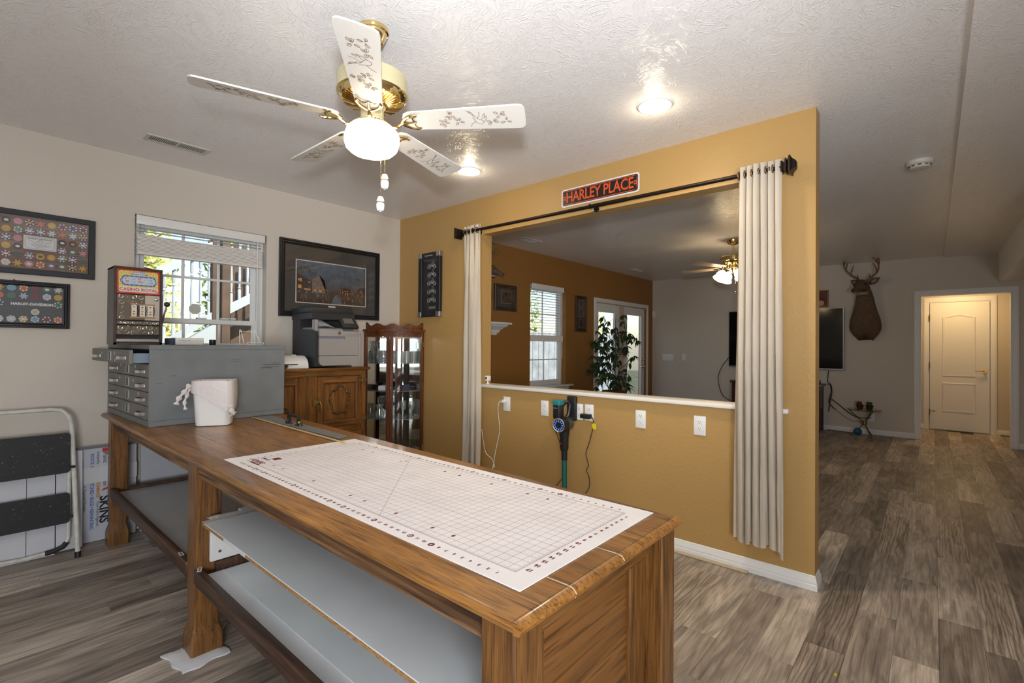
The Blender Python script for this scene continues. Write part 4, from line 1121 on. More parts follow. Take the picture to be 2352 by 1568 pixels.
def chip(par, x, z, y, code, loc):
    k, c, s = code
    if ('b', k) not in chipme:
        bm = BM(); cyl(bm, (0, 0, 0), (0, -.0035, 0), .0195, seg=20); chipme['b', k] = mesh_of('chip', bm, CHM[k])
    o = D.objects.new('chip', chipme['b', k]); COL.objects.link(o); o.parent = par; o.location = (x, y, z)
    if s in 'wk':
        if ('s', s) not in chipme:
            bm = BM()
            for i in range(6):
                a = i * PI / 3 + .3; M = frame_m((0, -.0037, 0), (1, 0, 0), (0, 0, 1)) @ Matrix.Rotation(a, 4, 'Z'); quad(bm, [M @ Vector(p) for p in ((.0125, -.0035, 0), (.0195, -.004, 0), (.0195, .004, 0), (.0125, .0035, 0))])
            chipme['s', s] = mesh_of('edge_spot', bm, SPOT if s == 'w' else SPOTK, recalc=False)
        q = D.objects.new('edge_spot', chipme['s', s]); COL.objects.link(q); q.parent = o; q.rotation_euler = (0, random.random() * 2, 0)
    if c in CENT:
        if ('c', c) not in chipme:
            bm = BM(); disc(bm, (0, 0, 0), .0105, 16, frame_m((0, -.0039, 0), (1, 0, 0), (0, 0, 1)), ry=.0075); chipme['c', c] = mesh_of('chip_inlay', bm, CENT[c], recalc=False)
        q = D.objects.new('chip_inlay', chipme['c', c]); COL.objects.link(q); q.parent = o
def picture_frame(t, x0, x1, z0, z1, y, wd, m, steps=1, depth=.022):
    """frame on the window wall: mitred, stepped"""
    bm = BM(); prof = []
    if steps == 1: prof = [(0, 0), (0, depth), (.003, depth + .002), (wd - .003, depth + .002), (wd, depth - .004), (wd, 0)]
    else:
        prof = [(0, 0), (0, depth), (.004, depth + .004), (wd * .3, depth + .004), (wd * .36, depth - .004), (wd * .42, depth), (wd * .66, depth), (wd * .72, depth - .008), (wd * .78, depth - .004), (wd * .95, depth - .006), (wd, depth - .012), (wd, 0)]
    rings = []
    for cx, cz, sx, sz in ((x0, z0, 1, 1), (x1, z0, -1, 1), (x1, z1, -1, -1), (x0, z1, 1, -1)):
        rings.append([bm.verts.new((cx + sx * a, y - d, cz + sz * a)) for a, d in prof])
    skin(bm, rings, closed=True)
    return wpart('frame', bm, m, t, ang=20)
NAVYF = mat('dark_navy_frame', (.022, .026, .034), .5)
pf = thing('poker_chip_frame', 'navy framed poker chips on wood grain with a white certificate in the middle, upper left', 'picture frame', (0, 4.2, 1.7))
FX0, FX1, FZ0, FZ1 = -.33, .590, 1.712, 2.099
picture_frame(pf, FX0, FX1, FZ0, FZ1, 4.199, .034, NAVYF)
bm = BM(); box(bm, (FX0 + .03, 4.186, FZ0 + .03), (FX1 - .03, 4.197, FZ1 - .03)); wpart('backing_board', bm, wood('brown_backing', (.13, .075, .055), (.19, .115, .085), (.23, .145, .105), 'X', rough=.6), pf)
rows_ = ['kmokoypokymbmx'[:0]] * 8
grid = ["kwo p.. kow o.k yyo m.w b.w m.w", "y.d t.w vww nww w.k o.k w.k kow", "nww p.. --- --- --- kw. kok vww", "y.y kw. --- --- --- vww gwd p.k", "mww s.. vww ydd yyd gww nww s..", "w.w y.k pw. o.w vw. gw. kyw yok"]
random.seed(2)
dz = (FZ1 - FZ0 - .10) / 7
cols_x = [.530 - .0497 * k for k in range(16)]
grid8 = ["m.w b.w m.w yyo o.k kow p.. kw. y.d b.w o.. g.. kow y.. w.k m.w", "kow w.k o.k w.k nww vww t.w y.d nww w.k o.. y.. p.. gww b.w s..", "vww kok kw. --- --- --- p.. nww y.y kw. o.k m.w w.. y.. g.w kow", "p.k gwd vww --- --- --- kw. y.y mww s.. y.k p.. vww kow b.. o..", "s.. nww gww yyd ydd vww s.. mww w.w y.. kww p.. o.w gw. m.w w..", "yok kyw gw. vw. o.w pw. y.k w.w p.. kow b.w y.. m.w s.. g.. kw."]
dz = .0505
for r_, line in enumerate(grid8):
    z = 2.030 - r_ * dz
    for c_, code in enumerate(line.split()):
        if code != '---': chip(pf, cols_x[c_], z - 1.7, 4.186 - 4.2, code, None)
bm = BM(); box(bm, (.256, 4.181, 1.868), (.404, 4.186, 1.952)); cer = wpart('certificate', bm, mat('certificate_white', (.66, .66, .68), .5), pf)
CM = frame_m((.330 - 0, 4.1808 - 4.2, 1.910 - 1.7), (1, 0, 0), (0, 0, 1)); bm = BM()
for k in (1, .95):
    P = rrect(-.068 * k, -.036 * k, .068 * k, .036 * k, .012); strip(bm, P + P[:1], .0008, CM)
for k, (y, L) in enumerate(((-.006, .06), (-.012, .09), (-.018, .075), (-.025, .05))): strip(bm, [(-L / 2, y), (L / 2, y)], .0016, CM)
P = [(-.012, .006), (-.008, .014), (-.002, .018), (.005, .017), (.010, .010), (.006, .004), (-.002, .002), (-.012, .006)]; strip(bm, P, .0022, CM); strip(bm, [(-.05, .012), (-.03, .004), (-.012, .008)], .0016, CM); strip(bm, [(.05, .012), (.03, .004), (.012, .008)], .0016, CM)
obj('certificate_print', bm, mat('print_grey', (.10, .10, .11), .7), cer, recalc=False)
text('lettering', 'HARLEY-DAVIDSON', .012, mat('print_grey', (0, 0, 0)), cer, CM @ Matrix.Translation((0, .025, 0)), bold=.0003)
bm = BM(); box(bm, (FX0 + .03, 4.1775, FZ0 + .03), (FX1 - .03, 4.179, FZ1 - .03)); wpart('glazing', bm, PICGL, pf)

pf2 = thing('poker_chip_frame', 'stepped black framed poker chips on charcoal with white HARLEY-DAVIDSON lettering', 'picture frame', (0, 4.2, 1.5))
GX0, GX1, GZ0, GZ1 = -.11, .469, 1.384, 1.670
picture_frame(pf2, GX0, GX1, GZ0, GZ1, 4.199, .032, mat('black_frame', (.012, .012, .014), .35), 2)
bm = BM(); box(bm, (GX0 + .028, 4.186, GZ0 + .028), (GX1 - .028, 4.197, GZ1 - .028)); wpart('backing_board', bm, mat('charcoal_board', (.10, .11, .125), .7), pf2)
g2 = ["w.k gw. m.. o.w c.. y.k p.. kow nww", "y.. l.w m.. l.k g.. o.. y.. w.k b..", "g.w --- --- --- --- n.w s.. y.. o.."]
for r_, line in enumerate(g2):
    for c_, code in enumerate(line.split()):
        if code != '---': chip(pf2, .415 - .0515 * c_, 1.626 - r_ * .047 - 1.5, 4.186 - 4.2, code, None)
for c_, code in enumerate("o.w m.w c.w yww lww lww p.. b.w".split()): chip(pf2, .415 - .0515 * c_, 1.438 - 1.5, 4.186 - 4.2, code, None)
chip(pf2, .312, 1.483 - 1.5, 4.186 - 4.2, 'wyx', None)
text('lettering', 'HARLEY-DAVIDSON', .0208, WHI, pf2, frame_m((.300, 4.1835 - 4.2, 1.5295 - 1.5), (1, 0, 0), (0, 0, 1)), bold=.0012)
bm = BM(); box(bm, (GX0 + .03, 4.1775, GZ0 + .03), (GX1 - .03, 4.179, GZ1 - .03)); wpart('glazing', bm, PICGL, pf2)
bm = BM(); box(bm, (.215, 4.18, 1.671), (.222, 4.19, 1.676)); wpart('hanger_nub', bm, BLACK, pf2)

# framed street scene above the printer
pc = thing('framed_print', 'black framed dusk street scene print with grey mat above the printer', 'picture', (2.27, 4.2, 1.87))
picture_frame(pc, 1.787, 2.765, 1.536, 2.207, 4.199, .048, mat('black_frame', (0, 0, 0)), 2, .026)
bm = BM(); box(bm, (1.83, 4.184, 1.58), (2.725, 4.197, 2.165)); wpart('mat_board', bm, mat('charcoal_mat', (.052, .048, .044), .6), pc)
PX0, PX1, PZ0, PZ1 = 1.934, 2.610, 1.668, 2.033
bm = BM(); box(bm, (PX0 - .008, 4.1825, PZ0 - .008), (PX1 + .008, 4.184, PZ1 + .008)); wpart('white_bevel', bm, mat('bevel_cream', (.62, .58, .52), .6), pc)
def dusk():
    """night-street print: blue-grey sky above, brown wet street below, blotches of lamp light"""
    m, t, b = newmat('street_print'); N = t.nodes; L = t.links
    tc = N.new('ShaderNodeTexCoord'); sp = N.new('ShaderNodeSeparateXYZ'); L.new(tc.outputs['Object'], sp.inputs[0])
    r = N.new('ShaderNodeValToRGB'); mr = N.new('ShaderNodeMapRange'); mr.inputs[1].default_value = PZ0 - 1.87; mr.inputs[2].default_value = PZ1 - 1.87; L.new(sp.outputs['Z'], mr.inputs[0])
    e = r.color_ramp.elements; e[0].position = 0; e[0].color = (.045, .028, .02, 1); e[1].position = 1; e[1].color = (.085, .11, .145, 1)
    for p, c in ((.30, (.065, .045, .035)), (.42, (.075, .08, .09)), (.7, (.075, .095, .125))):
        k = e.new(p); k.color = (*c, 1)
    n = N.new('ShaderNodeTexNoise'); n.inputs['Scale'].default_value = 22; n.inputs['Detail'].default_value = 6; L.new(tc.outputs['Object'], n.inputs['Vector'])
    mx = N.new('ShaderNodeMix'); mx.data_type = 'RGBA'; mx.blend_type = 'OVERLAY'; mx.inputs['Factor'].default_value = .7
    L.new(mr.outputs[0], r.inputs['Fac']); L.new(r.outputs['Color'], mx.inputs['A']); L.new(n.outputs['Fac'], mx.inputs['B']); L.new(mx.outputs['Result'], b.inputs['Base Color']); b.inputs['Roughness'].default_value = .6
    return m
bm = BM(); box(bm, (PX0, 4.1815, PZ0), (PX1, 4.1826, PZ1)); pr_ = wpart('print_sheet', bm, dusk(), pc)
PM = frame_m((PX0 - 2.27, 4.1812 - 4.2, PZ0 - 1.87), (1, 0, 0), (0, 0, 1))
PL_ = [0]
def pp(polys, name, c):
    bm = BM(); PL_[0] += 1
    for k, P in enumerate(polys): quad(bm, [PM @ Vector((x, y, .0002 + .0004 * PL_[0] + .00001 * (k % 30))) for x, y in P])
    o = obj(name, bm, mat(name + '_ink', c, .6, vary=(60, .35)), pr_, recalc=False); o['kind'] = 'stuff'
rp = random.Random(12)
pp([[(.0, .10), (.14, .10), (.14, .19), (.0, .25)], [(.40, .105), (.52, .105), (.52, .15), (.46, .165), (.40, .14)], [(.55, .10), (.676, .10), (.676, .185), (.60, .165)]], 'dark_houses', (.05, .03, .025))
pp([[(.14, .09), (.255, .09), (.255, .205), (.2, .262), (.14, .21)], [(.19, .25), (.205, .25), (.205, .275), (.19, .275)]], 'stone_house', (.16, .125, .10))
pp([[(.255, .09), (.278, .09), (.278, .17), (.20, .262), (.255, .205)]], 'house_side', (.07, .055, .048))
tr_ = []
for k in range(90):
    a = rp.random() * 2 * PI; q = .07 * math.sqrt(rp.random()); x, y = max(.006, .06 + q * math.cos(a)), .27 + q * .8 * math.sin(a); s = .006
    tr_.append([(x - s, y), (x, y - s), (x + s, y), (x, y + s)])
pp(tr_, 'autumn_tree', (.085, .06, .035))
gl = []
for k in range(60):
    x = rp.choice((rp.uniform(.005, .30), rp.uniform(.38, .66))); y = rp.uniform(.085, .135); w_, h_ = rp.uniform(.003, .008), rp.uniform(.004, .012); gl.append([(x, y), (x + w_, y), (x + w_, y + h_), (x, y + h_)])
for x, y, w_, h_ in ((.01, .185, .018, .02), (.03, .18, .014, .03), (.105, .175, .016, .012), (.07, .11, .055, .012), (.01, .12, .03, .03), (.16, .1, .015, .022), (.20, .1, .03, .02)): gl.append([(x, y), (x + w_, y), (x + w_, y + h_), (x, y + h_)])
pp(gl, 'lamp_glow', (.60, .28, .06))
rf = []
for k in range(46):
    x = rp.choice((rp.uniform(.03, .30), rp.uniform(.36, .66))); y = rp.uniform(.0, .06); h_ = rp.uniform(.012, .04); rf.append([(x, y), (x + .0035, y), (x + .0035, y + h_), (x, y + h_)])
pp(rf, 'wet_reflection', (.30, .14, .05))
pp([[(x, y), (x + .012, y), (x + .010, y + .03), (x + .002, y + .03)] for x, y in ((.18, .055), (.195, .05), (.235, .06), (.08, .08), (.53, .03))], 'figures', (.14, .16, .19))
pp([[(.32, .0), (.44, .0), (.38, .085), (.36, .085)]], 'wet_street', (.10, .11, .125))
bm = BM(); PT = PM @ Matrix.Translation((0, 0, .0035)); strip(bm, [(.605, .13), (.605, .27)], .003, PT); strip(bm, [(.58, .262), (.635, .25)], .0025, PT); strip(bm, [(.58, .252), (.635, .24)], .0025, PT); obj('telegraph_pole', bm, INK, pr_, recalc=False)
bm = BM(); box(bm, (2.23, 4.1825, 1.634), (2.30, 4.1838, 1.650)); wpart('title_plate', bm, mat('bevel_cream', (0, 0, 0)), pc)
bm = BM(); box(bm, (1.832, 4.1735, 1.58), (2.72, 4.175, 2.163)); wpart('glazing', bm, PICGL, pc)

# shadow box of little motorcycles on the mustard wall
sb = thing('motorcycle_shadow_box', 'tall black shadow box of five silver motorcycles on the mustard wall', 'shadow box', (3.027, 3.682, 1.88))
def mb(a, b, **k):
    bm = BM(); box(bm, a, b, **k); return bm
wpart('box_frame', mb((2.988, 3.522, 1.571), (3.026, 3.572, 2.192), bev=.003), BLACK, sb); wpart('box_frame', mb((2.988, 3.792, 1.571), (3.026, 3.842, 2.192), bev=.003), BLACK, sb)
wpart('box_frame', mb((2.988, 3.572, 1.571), (3.026, 3.792, 1.632), bev=.003), BLACK, sb); wpart('box_frame', mb((2.988, 3.572, 2.135), (3.026, 3.792, 2.192), bev=.003), BLACK, sb)
wpart('box_back', mb((3.012, 3.57, 1.63), (3.024, 3.794, 2.137)), BLACKM, sb)
for y in (3.545, 3.819):
    for z in (1.594, 2.170): wpart('corner_plate', mb((2.985, y - .025, z - .023), (3.027, y + .025, z + .024), bev=.002), STEEL, sb)
wpart('glazing', mb((2.997, 3.57, 1.63), (2.9985, 3.794, 2.137)), PICGL, sb)
SIL = mat('cast_silver', (.55, .55, .54), .35, .9)
for k in range(5):
    bm = BM(); z = 2.055 - k * .082; y0 = 3.655
    M = frame_m((3.004, y0, z), (0, -1, 0), (0, 0, 1))
    def mt(pts, r): tube(bm, [M @ Vector((p[0], p[1], 0)) for p in pts], r, 6)
    for cx in (-.040, .042): tube(bm, [M @ Vector((cx + .019 * math.cos(a), .019 * math.sin(a), 0)) for a in [i * PI / 6 for i in range(12)]], .0042, 6, closed=True); mt([(cx - .016, 0), (cx + .016, 0)], .0012); mt([(cx, -.016), (cx, .016)], .0012)
    mt([(-.040, 0), (-.012, .006), (.014, .004), (.024, .022), (.042, 0)], .004); mt([(.042, 0), (.026, .038), (.018, .05)], .0032)
    mt([(-.03, .020), (-.006, .024), (.016, .030)], .006); mt([(-.046, .024), (-.022, .02)], .004); mt([(.018, .05), (.004, .056)], .003)
    ball(bm, M @ Vector((.002, .008, 0)), .012, (.5, 1, 1), 8)
    wpart('model_motorcycle', bm, SIL, sb)
wpart('caption_plate', mb((3.008, 3.60, 1.645), (3.011, 3.70, 1.672)), mat('caption_grey', (.18, .18, .18), .5), sb)
text('lettering', 'Harley-Davidson', .017, WHI, sb, frame_m((2.9875 - 3.027, 0, 2.163 - 1.88), (0, -1, 0), (0, 0, 1)), bold=.0003)
text('lettering', 'MOTORCYCLES', .009, mat('caption_grey', (0, 0, 0)), sb, frame_m((2.9875 - 3.027, 0, 1.60 - 1.88), (0, -1, 0), (0, 0, 1)))

# street sign
ss = thing('street_sign', 'black and orange HARLEY PLACE street sign above the opening', 'sign', (3.027, 1.82, 2.418))
SG = frame_m((0, 0, 0), (0, -1, 0), (0, 0, 1))
ORG = mat('sign_orange', (.62, .085, .02), .4)
def sp(name, poly, m, d, parent):
    bm = BM(); prism(bm, poly, d, d + .0008, SG); return obj(name, bm, m, parent)
s0 = sp('sign_plate', rrect(-.322, -.068, .322, .068, .022), mat('sign_white', (0, 0, 0)), .004, ss)
sp('sign_print', rrect(-.310, -.057, .310, .057, .016), mat('sign_black', (.012, .011, .011), .35), .0052, ss)
bm = BM(); P = rrect(-.303, -.050, .303, .050, .012); strip(bm, P + P[:1], .0045, SG @ Matrix.Translation((0, 0, .0064))); obj('border_line', bm, ORG, ss, recalc=False)
text('lettering', 'HARLEY PLACE', .108, ORG, ss, SG @ Matrix.Translation((0, -.001, .0066)) @ Matrix.Diagonal((.80, 1, 1, 1)), bold=.0018, spacing=.95)
for x in (-.292, .292):
    bm = BM(); s = 1 if x > 0 else -1
    prism(bm, [(x - .012, -.014), (x + .012, -.014), (x + .008, 0), (x + .012, .014), (x - .012, .014), (x - .006, 0)], .0062, .0068, SG); obj('shield_emblem', bm, ORG, ss)
    bm = BM(); prism(bm, rrect(x - .005, -.005, x + .005, .005, .002, 2), .0069, .0072, SG); obj('bolt_hole', bm, BLACK, ss)

# curtain rod and curtains
IRON = mat('oil_rubbed_bronze', (.020, .014, .011), .4, .6)
rod = thing('curtain_rod', 'dark bronze curtain rod with square finials above the opening', 'curtain rod', (2.94, 1.88, 2.29))
bm = BM(); cyl(bm, (2.94, 3.165, 2.297), (2.94, .625, 2.282), .0125, seg=14); wpart('rod', bm, IRON, rod)
bm = BM(); cyl(bm, (2.94, 1.83, 2.2895), (2.94, 1.55, 2.288), .0145, seg=14); wpart('rod_sleeve', bm, IRON, rod)
for y, s, z in ((3.165, 1, 2.297), (.625, -1, 2.282)):
    bm = BM(); R = []
    for d, h in ((0, .014), (.004, .028), (.010, .028), (.013, .021), (.020, .021), (.024, .034), (.030, .037), (.034, .024), (.042, .042), (.050, .046), (.058, .030), (.066, .024), (.070, .022), (.076, .014)):
        R.append([bm.verts.new((2.94 + a * h, y + s * d, z + b * h)) for a, b in ((-1, -1), (1, -1), (1, 1), (-1, 1))])
    skin(bm, R); wpart('finial', bm, IRON, rod, ang=20)
for y, z in ((3.02, 2.296), (1.835, 2.2895), (.68, 2.2825)):
    bm = BM(); cyl(bm, (2.94, y, z), (3.026, y, z), .007, seg=8); cyl(bm, (3.018, y, z), (3.0265, y, z), .022, seg=14); tube(bm, [(2.94, y, z - .016), (2.925, y, z - .008), (2.925, y, z + .010), (2.94, y, z + .017)], .004, 6); wpart('bracket', bm, IRON, rod)
bm = BM(); tube(bm, [(2.94, 1.81, 2.275), (2.94, 1.81, 2.262)], .004, 6); ball(bm, (2.94, 1.81, 2.258), .008, seg=8); wpart('set_screw', bm, STEEL, rod)
CLOTH = mat('linen_curtain', (.86, .785, .675), .9, bump=(400, .25, 2, .001), vary=(3, .05))
def curtain(lab, ya, yb, ya2, yb2, ztop, zbot, n, seed, flare_tip):
    t = thing('curtain', lab, 'curtain', (2.94, (ya + yb) / 2, zbot))
    r = random.Random(seed); bm = BM(); S = n * 10; K = 26
    ph = [r.uniform(-.25, .25) for _ in range(n + 2)]; amp = [r.uniform(.8, 1.15) for _ in range(n + 2)]
    rows = []
    for k in range(K + 1):
        f = k / K; z = ztop + (zbot - ztop) * f; row = []
        for i in range(S + 1):
            s = i / S; y = (ya + (yb - ya) * s) * (1 - f) + (ya2 + (yb2 - ya2) * s) * f
            q = s * n; j = int(q); a = (.021 + .007 * math.sin(f * 3 + ph[j] * 5)) * amp[j]
            x = 2.94 + a * math.sin(2 * PI * (q + ph[j] * math.sin(f * 2.2) * .5)) * (1 if f > .04 else .9) + .005 * math.sin(7 * f + 9 * s)
            yy = y + .010 * math.sin(2 * PI * q * 2 + f * 3 + seed)
            zz = z + (.012 * math.sin(2 * PI * q * .5 + 1) if k == K else 0) + (.006 * math.sin(2 * PI * q) if k == 0 else 0)
            if flare_tip and k >= K - 1 and i >= S - 3: zz -= .045 * (k - K + 2) / 2
            row.append(bm.verts.new((min(x, 3.01), yy, zz)))
        rows.append(row)
    for a, b in zip(rows[:-1], rows[1:]):
        for i in range(S): bm.faces.new((a[i], a[i + 1], b[i + 1], b[i]))
    bmesh.ops.solidify(bm, geom=bm.faces, thickness=.0018)
    wpart('cloth', bm, CLOTH, t, ang=80, recalc=False)
    zr = 2.297 - (3.165 - 0) * 0
    for k in range(n):
        y = ya + (yb - ya) * (k + .0 + (.06 if k == 0 else 0)) / n + (yb - ya) / n * .06; zz = 2.297 - (3.165 - y) * .0059
        bm = BM(); tube(bm, [(2.94 + .0215 * math.cos(a), y, zz + .0215 * math.sin(a)) for a in [i * PI / 8 for i in range(16)]], .0045, 6, closed=True); wpart('grommet', bm, mat('bronze_grommet', (.30, .19, .09), .3, .9), t)
    return t
curtain('narrow cream linen curtain gathered at the left end of the rod', 3.125, 2.925, 3.16, 2.93, 2.345, .17, 4, 2, False)
curtain('wide cream linen curtain gathered at the right end of the rod', .845, .630, .855, .605, 2.330, .195, 6, 5, True)

# wall outlets
def outlet(y, z, lab, plug_top=False):
    t = thing('wall_outlet', lab, 'outlet', (3.027, y, z), 0, 'outlets along the half wall')
    bm = BM(); box(bm, (-.007, -.037, -.060), (-.0005, .037, .060), .003, 2); obj('cover_plate', bm, WPLA, t)
    for dz in (-.0205, .0205):
        bm = BM(); prism(bm, [(.0165 * math.cos(a) if abs(math.cos(a)) < .95 else .0165 * math.copysign(.95, math.cos(a)), max(-.0135, min(.0135, .0172 * math.sin(a)))) for a in [i * PI / 12 for i in range(24)]], .0065, .0082, frame_m((0, 0, dz), (0, -1, 0), (0, 0, 1))); rc = obj('receptacle', bm, WPLA, t)
        bm = BM(); M = frame_m((-.0084, 0, dz), (0, -1, 0), (0, 0, 1))
        for a, b, c, d in ((-.0075, -.0055, .000, .008), (.0055, .0075, .001, .0075)): quad(bm, [M @ Vector(p) for p in ((a, c, 0), (b, c, 0), (b, d, 0), (a, d, 0))])
        disc(bm, (0, -.0065, 0), .0026, 8, M); obj('socket_slots', bm, INK, rc, recalc=False)
    return t
outlet(2.686, .811, 'white wall outlet with the white plug and cable, by the left curtain')
outlet(2.289, .811, 'white wall outlet second from the left, left of the vacuum')
outlet(1.974, .814, 'white wall outlet mostly hidden behind the stick vacuum')
outlet(1.884, .816, 'white wall outlet with the black power adapter')
outlet(1.481, .811, 'bare white wall outlet nearer the middle of the half wall')
outlet(1.087, .813, 'bare white wall outlet nearest the right curtain')
bm = BM(); disc(bm, (0, 0, 0), .006, 8, frame_m((3.0264, .93, .52), (0, -1, 0), (0, 0, 1)), ry=.003); 
bm.free()
ch = thing('usb_charger', 'white charger plug with white cable in the leftmost outlet', 'charger', (3.02, 2.70, .83))
bm = BM(); box(bm, (2.985, 2.685, .820), (3.018, 2.715, .846), .004, 2); wpart('plug', bm, WPLA, ch)
bm = BM(); tube(bm, smoothpath([(2.988, 2.715, .833), (2.98, 2.735, .822), (2.985, 2.752, .77), (3.0, 2.755, .68), (3.0, 2.745, .58), (3.0, 2.79, .40), (2.99, 2.80, .30), (2.95, 2.79, .22)], 6), .0028, 6); wpart('cable', bm, WPLA, ch)
bm = BM(); tube(bm, smoothpath([(2.99, 2.785, .27), (3.0, 2.83, .33), (3.0, 2.90, .37), (3.0, 2.93, .45), (3.0, 2.955, .57)], 6), .0026, 6); wpart('cable_loop', bm, WPLA, ch)
ad = thing('power_adapter', 'black power adapter with cord and yellow tag plugged in beside the vacuum', 'adapter', (3.01, 1.89, .79))
bm = BM(); box(bm, (2.975, 1.855, .775), (3.018, 1.935, .808), .006, 2); wpart('adapter_block', bm, BLACK, ad)
bm = BM(); tube(bm, smoothpath([(2.995, 1.858, .792), (2.99, 1.835, .782), (2.995, 1.828, .745), (3.0, 1.845, .68), (3.0, 1.868, .60), (3.0, 1.895, .52), (3.0, 1.872, .44), (3.0, 1.89, .40), (3.0, 1.868, .36), (3.0, 1.87, .27), (2.96, 1.92, .20)], 6), .003, 6); wpart('cord', bm, BLACKM, ad)
bm = BM(); prism(bm, [(-.012, -.018), (.014, -.026), (.020, .006), (.004, .022), (-.016, .012)], 0, .0012, frame_m((2.988, 1.822, .728), (0, -1, .2), (0, .2, 1))); wpart('yellow_tag', bm, mat('tag_yellow', (.72, .60, .01), .5), ad)

# cordless stick vacuum on its wall dock
vc = thing('stick_vacuum', 'teal and black cordless stick vacuum docked on the half wall', 'vacuum cleaner', (2.95, 2.06, 0))
TEAL = mat('teal_plastic', (.015, .20, .22), .35); GUN = mat('gunmetal', (.14, .135, .13), .3, .7)
bm = BM(); box(bm, (2.995, 1.985, .745), (3.026, 2.065, .925), .010, 3); wpart('wall_dock', bm, BLACK, vc)
bm = BM(); cyl(bm, (2.925, 2.05, .725), (2.995, 2.05, .725), .055, .052, 20); wpart('dust_cup', bm, GUN, vc)
bm = BM(); cyl(bm, (2.88, 2.050, .722), (2.93, 2.048, .724), .056, .060, 20); mo = wpart('motor_head', bm, BLACK, vc)
RM = frame_m((2.8745, 2.050, .722), (.14, -1, 0), (0, 0, 1))
bm = BM(); tube(bm, [RM @ Vector((.046 * math.cos(a), .046 * math.sin(a), 0)) for a in [i * PI / 12 for i in range(24)]], .006, 8, closed=True); obj('chrome_ring', (bmesh.ops.translate(bm, verts=bm.verts, vec=-vc.location), bm)[1], CHROME, mo)
bm = BM()
for i in range(12):
    a = i * PI / 6; q = RM @ Matrix.Rotation(a, 4, 'Z'); quad(bm, [q @ Vector(p) for p in ((.024, -.003, .0015), (.036, -.0045, .0015), (.036, .0045, .0015), (.024, .003, .0015))])
bmesh.ops.translate(bm, verts=bm.verts, vec=-vc.location); obj('blue_vents', bm, mat('blue_led', (.05, .15, .5), .3, emit=((.1, .3, 1), .7)), mo, recalc=False)
bm = BM(); box(bm, (2.875, 2.045, .765), (2.94, 2.105, .88), .010, 3); bt = wpart('battery_pack', bm, BLACK, vc)
bm = BM(); box(bm, (2.873, 2.043, .862), (2.942, 2.107, .900), .008, 3); wpart('battery_cap', bm, TEAL, vc, bt)
bm = BM(); box(bm, (2.8745, 2.062, .843), (2.8752, 2.095, .846)); wpart('brand_print', bm, mat('pale_grey_print', (.4, .4, .4), .5), vc, bt)
bm = BM(); tube(bm, smoothpath([(2.94, 2.065, .86), (2.965, 2.045, .885), (2.985, 2.03, .87), (2.98, 2.035, .80), (2.965, 2.045, .765)], 5), .014, 8); wpart('handle', bm, BLACK, vc)
bm = BM(); R = []
for z, a, b in ((.68, .044, .036), (.62, .034, .03), (.55, .034, .028), (.535, .03, .024), (.52, .022, .022)): R.append([bm.verts.new((2.945 + b * math.cos(i * PI / 7), 2.048 + a * math.sin(i * PI / 7), z)) for i in range(14)])
skin(bm, R); nk = wpart('neck', bm, BLACK, vc)
bm = BM(); box(bm, (2.913, 2.052, .575), (2.918, 2.066, .592), .002); wpart('release_button', bm, mat('button_red', (.35, .01, .01), .4), vc, nk)
bm = BM(); cyl(bm, (2.945, 2.046, .535), (2.945, 2.046, .46), .022, seg=14); wpart('wand_collar', bm, BLACK, vc)
bm = BM(); cyl(bm, (2.945, 2.046, .46), (2.945, 2.04, .07), .0195, seg=16); wpart('wand', bm, mat('teal_metal', (.03, .20, .20), .3, .6), vc)
bm = BM(); box(bm, (2.90, 1.92, .003), (2.995, 2.17, .065), .015, 3); wpart('floor_head', bm, BLACK, vc)
bm = BM(); tube(bm, smoothpath([(2.93, 2.125, .68), (2.97, 2.115, .60), (2.985, 2.105, .53), (2.985, 2.075, .42), (2.985, 2.08, .33), (2.97, 2.14, .24)], 6), .003, 6); wpart('charging_cord', bm, BLACKM, vc)
# small white camera on the ledge, loose wood strip, scrap
cam = thing('motion_sensor', 'small white camera on a stand at the left end of the ledge', 'camera', (3.06, 2.945, .961))
bm = BM(); lathe(bm, [(0, 0), (.020, 0), (.018, .004), (.008, .007), (.007, .026), (0, .028)], seg=14); obj('stand', bm, WPLA, cam)
bm = BM(); box(bm, (-.022, -.021, .026), (.020, .021, .072), .006, 3); obj('camera_body', bm, WPLA, cam)
bm = BM(); cyl(bm, (-.022, 0, .05), (-.0245, 0, .05), .010, seg=12); obj('lens', bm, BLACK, cam)
bm = BM(); box(bm, (2.985, .80, .001), (3.010, 1.75, .011), .002); tag(obj('wood_strip', bm, mat('raw_pine', (.52, .42, .28), .7)), 'loose thin pine strip lying along the half wall baseboard', 'wood strip')
bm = BM(); prism(bm, [(0, 0), (.012, .002), (.016, .010), (.010, .006), (.003, .010)], .0005, .004, Matrix.Translation((2.30, .285, 0))); tag(obj('yellow_scrap', bm, mat('tag_yellow', (0, 0, 0))), 'tiny yellow scrap on the floor planks at the bottom of the view', 'scrap')
bm = BM(); cyl(bm, (.83, 2.47, .002), (.76, 2.36, .003), .0016, seg=5); tag(obj('white_stick', bm, PAPER), 'thin white stick on the floor behind the folded towel', 'stick')

